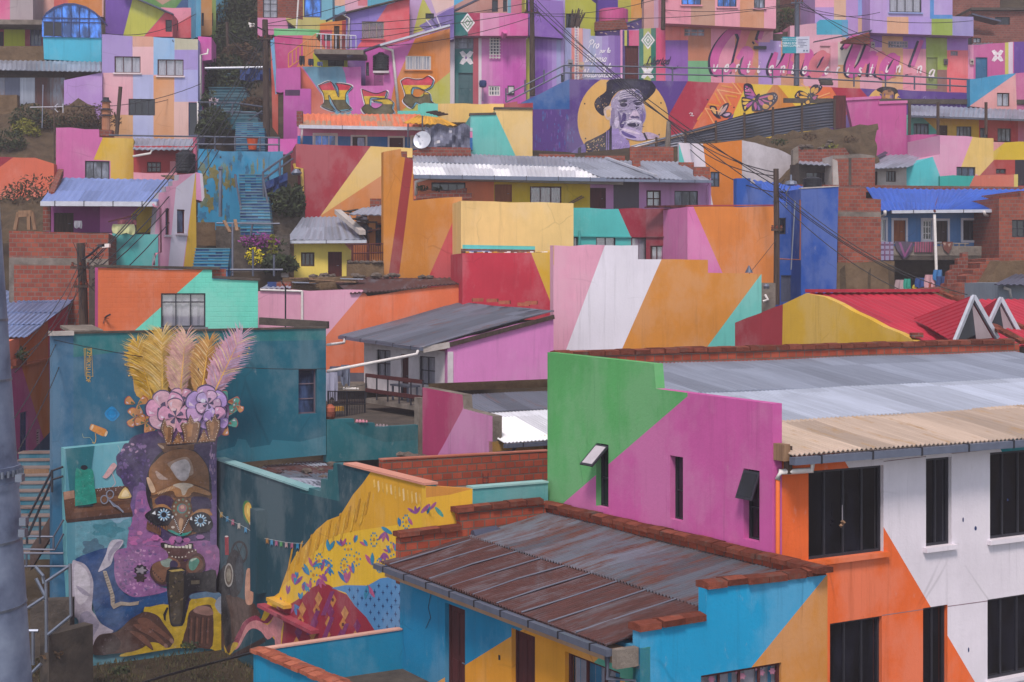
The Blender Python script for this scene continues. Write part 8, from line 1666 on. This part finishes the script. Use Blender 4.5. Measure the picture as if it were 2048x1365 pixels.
root=house('violet_lime_house','violet, lime and coral house wall under a sloping roof above the patchwork house','house',w,"211,-40 250,-12 345,28 345,74 211,74",'#6a4a96',[('#b2b24c',"266,-5 330,25 288,73 246,73"),('#c8525c',"330,26 350,26 350,80 287,75")],[(331,40,344,64,'glass',1,1)],(),4)
mb=MB(); mb.bar(w.pp(248,-12,.3),w.pp(348,31,.3),.5,.08,'darkzinc'); mb.build('roof_edge',root)
w=W(322,98,.06); house('pink_coral_gable','pink and coral block right of the sloping roof','house',w,"322,15 392,16 392,76 322,76",'#d68496',[('#c9505c',"392,24 395,76 320,76 352,50")],[(344,41,356,62,'curtain',1,1)],(),3)
w=W(270,104,.05); root=house('muralled_house','house front with a teal, green and pink painted pattern at the top edge','house',w,"270,-40 405,-40 405,20 270,20",'#3c5a86',[('#5d8a4c',"280,0 310,20 350,18 372,-10 350,-40 290,-40"),('#b08a78',"296,-10 325,10 352,-5 340,-40 300,-40"),('#8f4a72',"300,-40 324,-2 346,-40")],(),(),3)
for i,(x0,x1,y1,c,c2,win_) in enumerate(((392,402,75,'#4a93b4','#4a93b4',0),(400,424,72,'#c08a50','#b07a44',1),(418,432,110,'#7f9a40','#6f8a38',1),(428,455,45,'#3a86a8','#2f7a9c',1))):
    w=W(x0,97+i*3,.5); house('alley_house',('narrow blue house end right of the pink and coral block','narrow ochre house end at the top of the alley','narrow olive house end at the top of the alley','narrow teal blue house at the top of the alley')[i],'house',w,[(x0,-40),(x1,-40),(x1,y1),(x0,y1)],c,R((c2,x0,40,x1,y1)),[(x0+3,26,x0+8,52,'glass',1,1)] if win_ else (),(),2)
# left slope: tin fence, adobe, bushes, coral wall, rubble
w=W(-20,90,.08); root=thing('rusty_sheet_fence','fence of upright rusty corrugated sheets at the left edge','fence',w.pp(60,230))
for i in range(5):
    x0,x1=-20+i*30,10+i*30; roof(root,w.pp(x0,230),w.pp(x1,230),w.pp(x1,156),w.pp(x0,156),('rustC','darkzinc','zinc','rustA','rustB')[i],.18,.025,.02,'sheet',2,.01)
root=thing('tin_shed','long grey tin shed roof below the turquoise arched house','roof',P(90,140,90)); roof(root,P(-140,138,89),P(203,143,89.5),P(203,124,92.5),P(-140,118,92),'zinc',.3,.03,.03)
mb=MB(); mb.box(P(-140,162,90.5),V((10.4,.8,0)),V((0,.4,0)),Z*.7,'adobed'); single(mb,'shed_adobe_wall','dark adobe wall under the long tin shed roof','wall')  # low box of dark adobe below the shed roof
w=W(-20,93.6,.08); house('rubble_wall','crumbling rubble wall under the red and lime house','wall',w,"-140,94 96,92 96,122 -140,124",'adobe',(),(),(),.5)
w=W(-20,88,.08); house('adobe_pier','broken adobe pier at the left edge','wall',w,"-140,192 34,190 37,275 -140,275",'adobe',(),(),(),.6)
mb=MB(); rows=[]; r=random.Random(8)
for i in range(10):
    rows.append([P(-30+j*17,215+i*22+6*math.sin(j),88.5-i*1.1)+V((r.gauss(0,.08),0,r.gauss(0,.12))) for j in range(14)])
mb.grid(rows[::-1],'adobed'); o=mb.build('hillside',None,True); o['kind']='structure'
mb=MB(); rows=[]
for i in range(8): rows.append([P(-30+j*12,395+i*14+4*math.sin(j),70-i*.8)+V((r.gauss(0,.06),0,r.gauss(0,.1))) for j in range(14)])
mb.grid(rows[::-1],'adobed'); o=mb.build('hillside',None,True); o['kind']='structure'
for x,y,d,rx,rz,k,l in ((150,245,86,1.6,.8,'leafb','brown dry bush below the lilac wing'),(190,240,86,1.3,.7,'leafb','dry bush at the corner of the patchwork house'),(105,255,86.5,1.3,.7,'leafb','reddish dry bush beside the antenna'),(50,265,85.5,.7,.6,'leafy','yellow green bush beside the adobe pier'),(60,240,86.5,1.1,.7,'leafd','dark bush at the foot of the rusty sheet fence'),(15,290,84,1.0,.7,'leafd','dark bush on the bare slope at the left edge'),(75,400,70.5,1.5,.9,'leafb','leafless brown shrub in front of the coral wall'),(40,415,69.5,1.3,.8,'leafb','dry shrub under the coral wall at the left edge')):
    plant('bush',l,'bush',P(x,y,d)-Z*rz*.6,[(0,0,rz,rx,.8,rz,360,k,.1),(rx*.6,.1,rz*.6,rx*.6,.6,rz*.6,160,k,.1),(-rx*.6,.1,rz*.6,rx*.6,.6,rz*.6,160,'leafd',.1)])
w=W(-20,77,.1); house('coral_wall_house','long coral wall with a dark red corner at the left edge','house',w,"-140,312 70,316 108,328 108,420 -140,430",'#c9654c',[('#8f2c3c',"-22,310 28,314 -22,350")],(),(),4)
mb=MB(); mb.tube([P(84,256,84),P(86,170,84.5)],.03,'steel',5)
for q in (((60,215),(127,214)),((107,216),(116,208)),((107,216),(116,225)),((126,208),(126,226))): mb.tube([P(q[0][0]+0,q[0][1],84),P(*q[1],84)],.025,'gutterw',5)
mb.tube([P(109,330,83.5),P(108,214,84)],.035,'wood',5); single(mb,'tv_antenna','thin television antenna on a stick above the pink and yellow house','antenna')
mb=MB(); mb.bar(P(233,273,77),P(241,174,77),.16,.16,'wood'); single(mb,'wooden_stake','leaning square wooden stake in front of the patchwork house','post')
root=thing('chimney','small round brick chimney with two metal caps beside the leaning stake','chimney',P(212,270,79)); mb=MB(); mb.lathe(P(212,270,79),[(.22,0),(.22,1.0),(.2,1.75)],'#a06a4c',12); mb.build('stack',root)
for y in (233,221,205): mb=MB(); mb.lathe(P(212,y,79),[(.3,0),(.16,.14),(.16,.25)],'iron',12); mb.build('cap',root)
# ================================================================ brick houses on the far hillside
r=random.Random(17)
for i,(x0,x1,y0,y1,d,l) in enumerate(((1905,2000,-40,100,118,'brick house with a dark opening behind the lilac storey'),(1940,2090,22,130,114,'wide raw brick house wall at the right edge below the row of windows'),(1930,2090,-40,30,126,'hazy brick house with a row of pale windows in the upper right corner'),(1655,1745,-40,30,118,'brick house just visible behind the pastel tower'),(1860,1950,-40,40,121,'white and brick house behind the olive field'))):
    w=W(x0,d,.05); ws_=[(x0+20+j*32,-8,x0+36+j*32,6,'glassg',2,1) for j in range(4)] if i==2 else [(x0+50,34,x0+80,50,'glass',2,1)] if i==1 else [(x0+12,5,x0+26,18,'glassg',1,1)] if i==4 else []
    house('brick_hill_house',l,'house',w,[(x0,y0),(x1,y0),(x1,y1),(x0,y1)],'brickfar' if i != 4 else 'plaster',(),ws_,(),5)
    mb=MB(); mb.box(w.pp(x0,y0,.3),w.pp(x1,y0,.3)-w.pp(x0,y0,.3),-v3(w.n)*5.6,Z*.2,'concd'); mb.build('roof_slab',SC.objects[[o.name for o in SC.objects if o.get('label')==l][0]])
mb=MB(); mb.box(P(1945,30,112),V((2.2,.2,-.5)),V((0,1.5,0)),Z*.12,'darkzinc'); single(mb,'tin_roof_patch','sagging tin roof patch on the far brick hill','roof')
w=W(1948,110,.05); root=house('brick_foot_house','low brick house with a pale blue window right of the coral block','house',w,"1946,70 2225,85 2225,110 1946,110",'brickfar',(),[(1946.5,76,1962,86,'curtain',2,1)],(),3)
roof(root,P(1938,100,102),P(1985,97,102),P(1985,86,105),P(1945,88,105),'rustC',.3,.03,.03)
# ================================================================ poles, signs, lamps, wires
def pole(label,x0,y0,x1,y1,d,r0,r1,k='wood',arms=(),name='utility_pole'):
    root=thing(name,label,'pole',P(x0,y0,d)); mb=MB(); a,b=P(x0,y0,d),P(x1,y1,d); mb.tube([a,a.lerp(b,.5)+V((.02,0,0)),b],[r0,(r0+r1)/2,r1],k,12); mb.build('shaft',root)
    for f,w_,kk in arms:
        p=a.lerp(b,f); mb=MB(); mb.bar(p-V((w_/2,.15,0)),p+V((w_/2,-.15,0)),.09,.09,kk); mb.build('crossarm',root)
        for s in (-.4,0,.4): m2=MB(); m2.lathe(p+V((w_*s,-.15,.05)),[(.04,0),(.06,.05),(.03,.1),(.05,.14)],'terra',8); m2.build('insulator',root)
    return root
def tangle(p,s,n,seed,root):
    r=random.Random(seed); mb=MB()
    for i in range(n):
        q=p+V((r.uniform(-s,s)*.5,r.uniform(-.2,.2),r.uniform(-s,s))); c=[q+V((r.uniform(-s,s)*.6,r.uniform(-.15,.15),r.uniform(-s,s)*.8))*f for f in (0,.5,1)]
        mb.tube([q]+c,.012,'wire',4)
    mb.build('cable_tangle',root)
root=pole('dark wooden pole with a lamp and a tangle of cables before the brick house shell',168,660,161,487,54,.17,.15,'wood',[(.72,.7,'wood'),(.5,.5,'wood')]); tangle(P(182,545,53.6),.8,22,1,root); tangle(P(188,510,53.6),.4,10,2,root)
mb=MB(); mb.tube([P(165,520,53.8),P(180,510,53.6),P(198,494,53.4)],.04,'iron',6); mb.build('lamp_arm',root); mb=MB(); mb.box(P(195,495,53.4),V((.25,0,.02)),V((0,.2,0)),Z*.1,'iron'); mb.box(P(204,496,53.4),V((.25,0,.02)),V((0,.22,0)),Z*.13,'pvc'); mb.build('lamp_head',root)
root=pole('dark wooden pole standing before the tall orange wall beside the royal blue house',1553,610,1552,338,61.5,.13,.11,'wood',[(.55,.45,'wood')]); tangle(P(1562,395,61.3),.5,14,3,root)
root=pole('weathered wooden pole with a street lamp beside the upper blue stairs',533,300,530,40,84,.2,.16,'wood',[(.85,.9,'wood')]); tangle(P(520,100,83.8),.9,26,5,root)
mb=MB(); mb.tube([P(530,62,83.8),P(515,55,83.4),P(505,50,83)],.04,'iron',6); mb.build('lamp_arm',root); mb=MB(); mb.box(P(497,49,83),V((.3,0,-.12)),V((0,.25,0)),Z*.12,'pvc'); mb.box(P(499,55,83),V((.25,0,.12)),V((0,.25,0)),Z*.12,'pvc'); mb.build('lamp_head',root)
root=pole('thin wooden pole before the purple striped house',1065,192,1063,-20,94,.17,.14,'wood',[(.78,.9,'wood')]); tangle(P(1070,30,93.6),.6,14,6,root)
root=pole('thin pole at the top of the alley',456,175,454,45,97,.12,.1,'wood')
root=pole('grey steel light pole carrying the turquoise and white notice board',1593,172,1594,-20,94.5,.18,.15,'steeld',[(.86,.8,'steeld')]); tangle(P(1598,5,94),.6,12,7,root)
pole('wooden pole between the diamond wall and the pink upper storey',1326,60,1326,-20,97,.14,.12,'wood',[(.8,.6,'wood')])
# big galvanised mast at the left edge
root=thing('galvanised_mast','huge galvanised steel mast with a bolted collar at the left edge, nearest to us','mast',P(-60,1400,14))
zt,zb=P(0,300,14).z,P(0,1500,14).z; mb=MB(); cx=P(-85,0,14).x
def rad(z): y=HY+(ZC-z)*F/14; return P(6.3+(y-580)*.0646,0,14).x-cx
mb.tube([V((cx,14,zb+(zt-zb)*i/14)) for i in range(15)],[rad(zb+(zt-zb)*i/14) for i in range(15)],'galv',40); mb.build('shaft',root,True)
zc=P(0,945,14).z
for dz_,ex in ((.03,.025),(-.12,.02)): mb=MB(); mb.tube([V((cx,14,zc+dz_-.03)),V((cx,14,zc+dz_+.03))],[rad(zc)+ex]*2,'galv',40); mb.build('flange',root)
for i in range(26):
    a=-1.6+i*.07*2; mb=MB(); mb.lathe(V((cx+(rad(zc)+.035)*math.cos(a),14+(rad(zc)+.035)*math.sin(a),zc+.0)),[(.016,-.03),(.016,.03)],'steel',6); mb.build('bolt',root)
for y in (640,760,1080,1210): z_=P(0,y,14).z; mb=MB(); mb.tube([V((cx,14,z_-.012)),V((cx,14,z_+.012))],[rad(z_)+.006]*2,'steel',40); mb.build('weld_seam',root)
for x,y in ((38,1052),(30,965),(36,1075)): mb=MB(); p=P(x,y,13.8); mb.box(p,V((.06,0,0)),V((0,.1,0)),Z*.07,'steel'); mb.build('lug',root)
# notice board
nb=W(1565,94.2,.06); root=thing('notice_board','turquoise and white municipal notice board on the light pole','sign',nb.pp(1593,107))
wallmesh('panel',root,nb,"1565,74 1592.5,74 1592.5,107 1565,107",'#2f8fa4',(),(),.06); wallmesh('panel',root,nb,"1592.5,74 1619,73 1619,106 1592.5,107",'#b9bcd0',(),(),.06)
for s,x,y,h,k in (('GOBIERNO AUTONOMO',1579,79,2.2,'#cfe4e8'),('MUNICIPAL DE LA PAZ',1579,82.5,2.2,'#cfe4e8'),('OBRAS POR',1579,89,4.2,'#e8f0f2'),('EL BIEN COMUN',1579,94,4.0,'#e8f0f2')): text(root,nb,s,x,y,h,k,.02,'CENTER')
mb=MB()
for i,(x0,x1) in enumerate(((1596,1616),(1596,1606),(1596,1612),(1596,1609),(1596,1614),(1596,1607))): p=nb.pp(x0,80+i*3,.006); q=nb.pp(x1,80+i*3,.006); mb.face([p,q,q+Z*.035,p+Z*.035],'#5a6080')
mb.build('small_print',root)
mb=MB(); p=nb.pp(1597,101,.006)
for i,x in enumerate((1608,1614)): mb.face([nb.pp(a,b,.008) for a,b in ell(x,102,1.8,1.8,10)][::-1],'#2f5a80')
mb.build('emblem',root)
# wires
def wire(a,b,sag,r=.016,label='thin dark overhead cable sagging between the poles',grp='overhead cables',n=14):
    a,b=P(*a),P(*b); mb=MB(); mb.tube([a.lerp(b,i/n)-Z*sag*4*(i/n)*(1-i/n) for i in range(n+1)],r,'wire',5); return single(mb,'overhead_cable',label,'cable',grp)
L_='black cable running from the left pole up to the lamp pole on the blue stairs'
for i,(a,b,s) in enumerate((((185,520,53.5),(530,68,83.5),.7),((188,545,53.5),(530,95,83.5),1.1),((186,560,53.5),(528,108,83.5),1.3),((190,590,53.5),(528,118,83.5),1.5),((178,530,53.5),(529,80,83.5),.8))): wire(a,b,s,.022,L_,'cables to the stair lamp pole')
L_='black cable dropping from the left wooden pole towards the galvanised mast'
for i,(a,b,s) in enumerate((((158,530,53.8),(30,710,30),.25),((158,545,53.8),(30,745,30),.3),((160,560,53.8),(20,850,28),.4),((160,575,53.8),(40,715,32),.3),((164,600,53.8),(20,930,27),.4))): wire(a,b,s,.012,L_,'cables to the mast')
L_='black cable slanting across the painted portrait down to the right wooden pole'
for i,(a,b,s) in enumerate((((1066,5,93.5),(1550,372,61.5),.5),((1066,12,93.5),(1550,360,61.5),.9),((1070,20,93.5),(1545,395,61.5),.3),((1066,-8,93.5),(1340,243,82),.3),((1340,246,82),(1550,345,61.5),.4),((1340,250,82),(1550,352,61.5),.6),((1340,255,82),(1552,385,61.5),.7))): wire(a,b,s,.022,L_,'cables across the portrait')
L_='black cable from the right wooden pole falling past the blue house to the brick wall'
for i,(a,b,s) in enumerate((((1556,385,61.4),(1830,560,60),.3),((1556,400,61.4),(1850,600,58),.5),((1556,375,61.4),(1935,590,57),.6),((1558,392,61.4),(1790,545,61),.2))): wire(a,b,s,.018,L_,'cables past the blue house')
L_='long black cable spanning the upper houses'
for i,(a,b,s) in enumerate((((535,52,84),(1064,5,94),.4),((535,60,84),(1064,22,94),.5),((533,70,84),(905,40,95),.7),((533,48,84),(760,-15,98),.2),((535,85,84),(1060,36,94),.9),((1066,30,94),(1594,10,94.5),.5),((1066,27,94),(1326,-5,97),.4),((1326,20,97),(1594,6,94.5),.3),((1594,12,94.5),(1945,42,96),.5),((1594,16,94.5),(1760,25,96.5),.4),((1598,5,94.5),(1800,95,97),.3),((1598,0,94.5),(1860,150,96),.4),((455,60,97),(529,75,84),.4),((455,68,97),(529,100,84),.6),((130,212,84),(402,168,89),.5),((310,206,89),(455,140,97),.3),((205,66,90),(392,28,97),.6))): wire(a,b,s,.02,L_,'upper cables')
wire((108,680,40.6),(652,738,44.5),.25,.01,'thin cable sagging across the feather mural',None)
wire((560,790,52),(730,770,53),.05,.01,'white washing line in the courtyard below the long pipe',None)
wire((1552,480,61.3),(1498,548,57.4),.02,.01,'stay wire from the right wooden pole to the lamp hood',None)
# ================================================================ haze
mb=MB(); mb.box(V((-720,-30,ZC-12.5)),V((1440,0,0)),V((0,960,0)),Z*225,'plain_haze') if False else None
def haze(density,col):
    m=bpy.data.materials.new('haze'); m.use_nodes=True; t=m.node_tree; t.nodes.remove(t.nodes['Principled BSDF'])
    v=t.nodes.new('ShaderNodeVolumePrincipled'); v.inputs['Density'].default_value=density; v.inputs['Color'].default_value=(*col,1); v.inputs['Anisotropy'].default_value=.0
    t.links.new(v.outputs[0],t.nodes['Material Output'].inputs['Volume'])
    bm=bmesh.new(); bmesh.ops.create_cube(bm,size=1); me=bpy.data.meshes.new('haze'); bm.to_mesh(me); bm.free(); me.materials.append(m)
    o=link(bpy.data.objects.new('haze',me)); o.scale=(1440,980,226); o.location=(0,440,ZC-12.5+113); o['kind']='stuff'
haze(.0011,(.88,.83,.94))
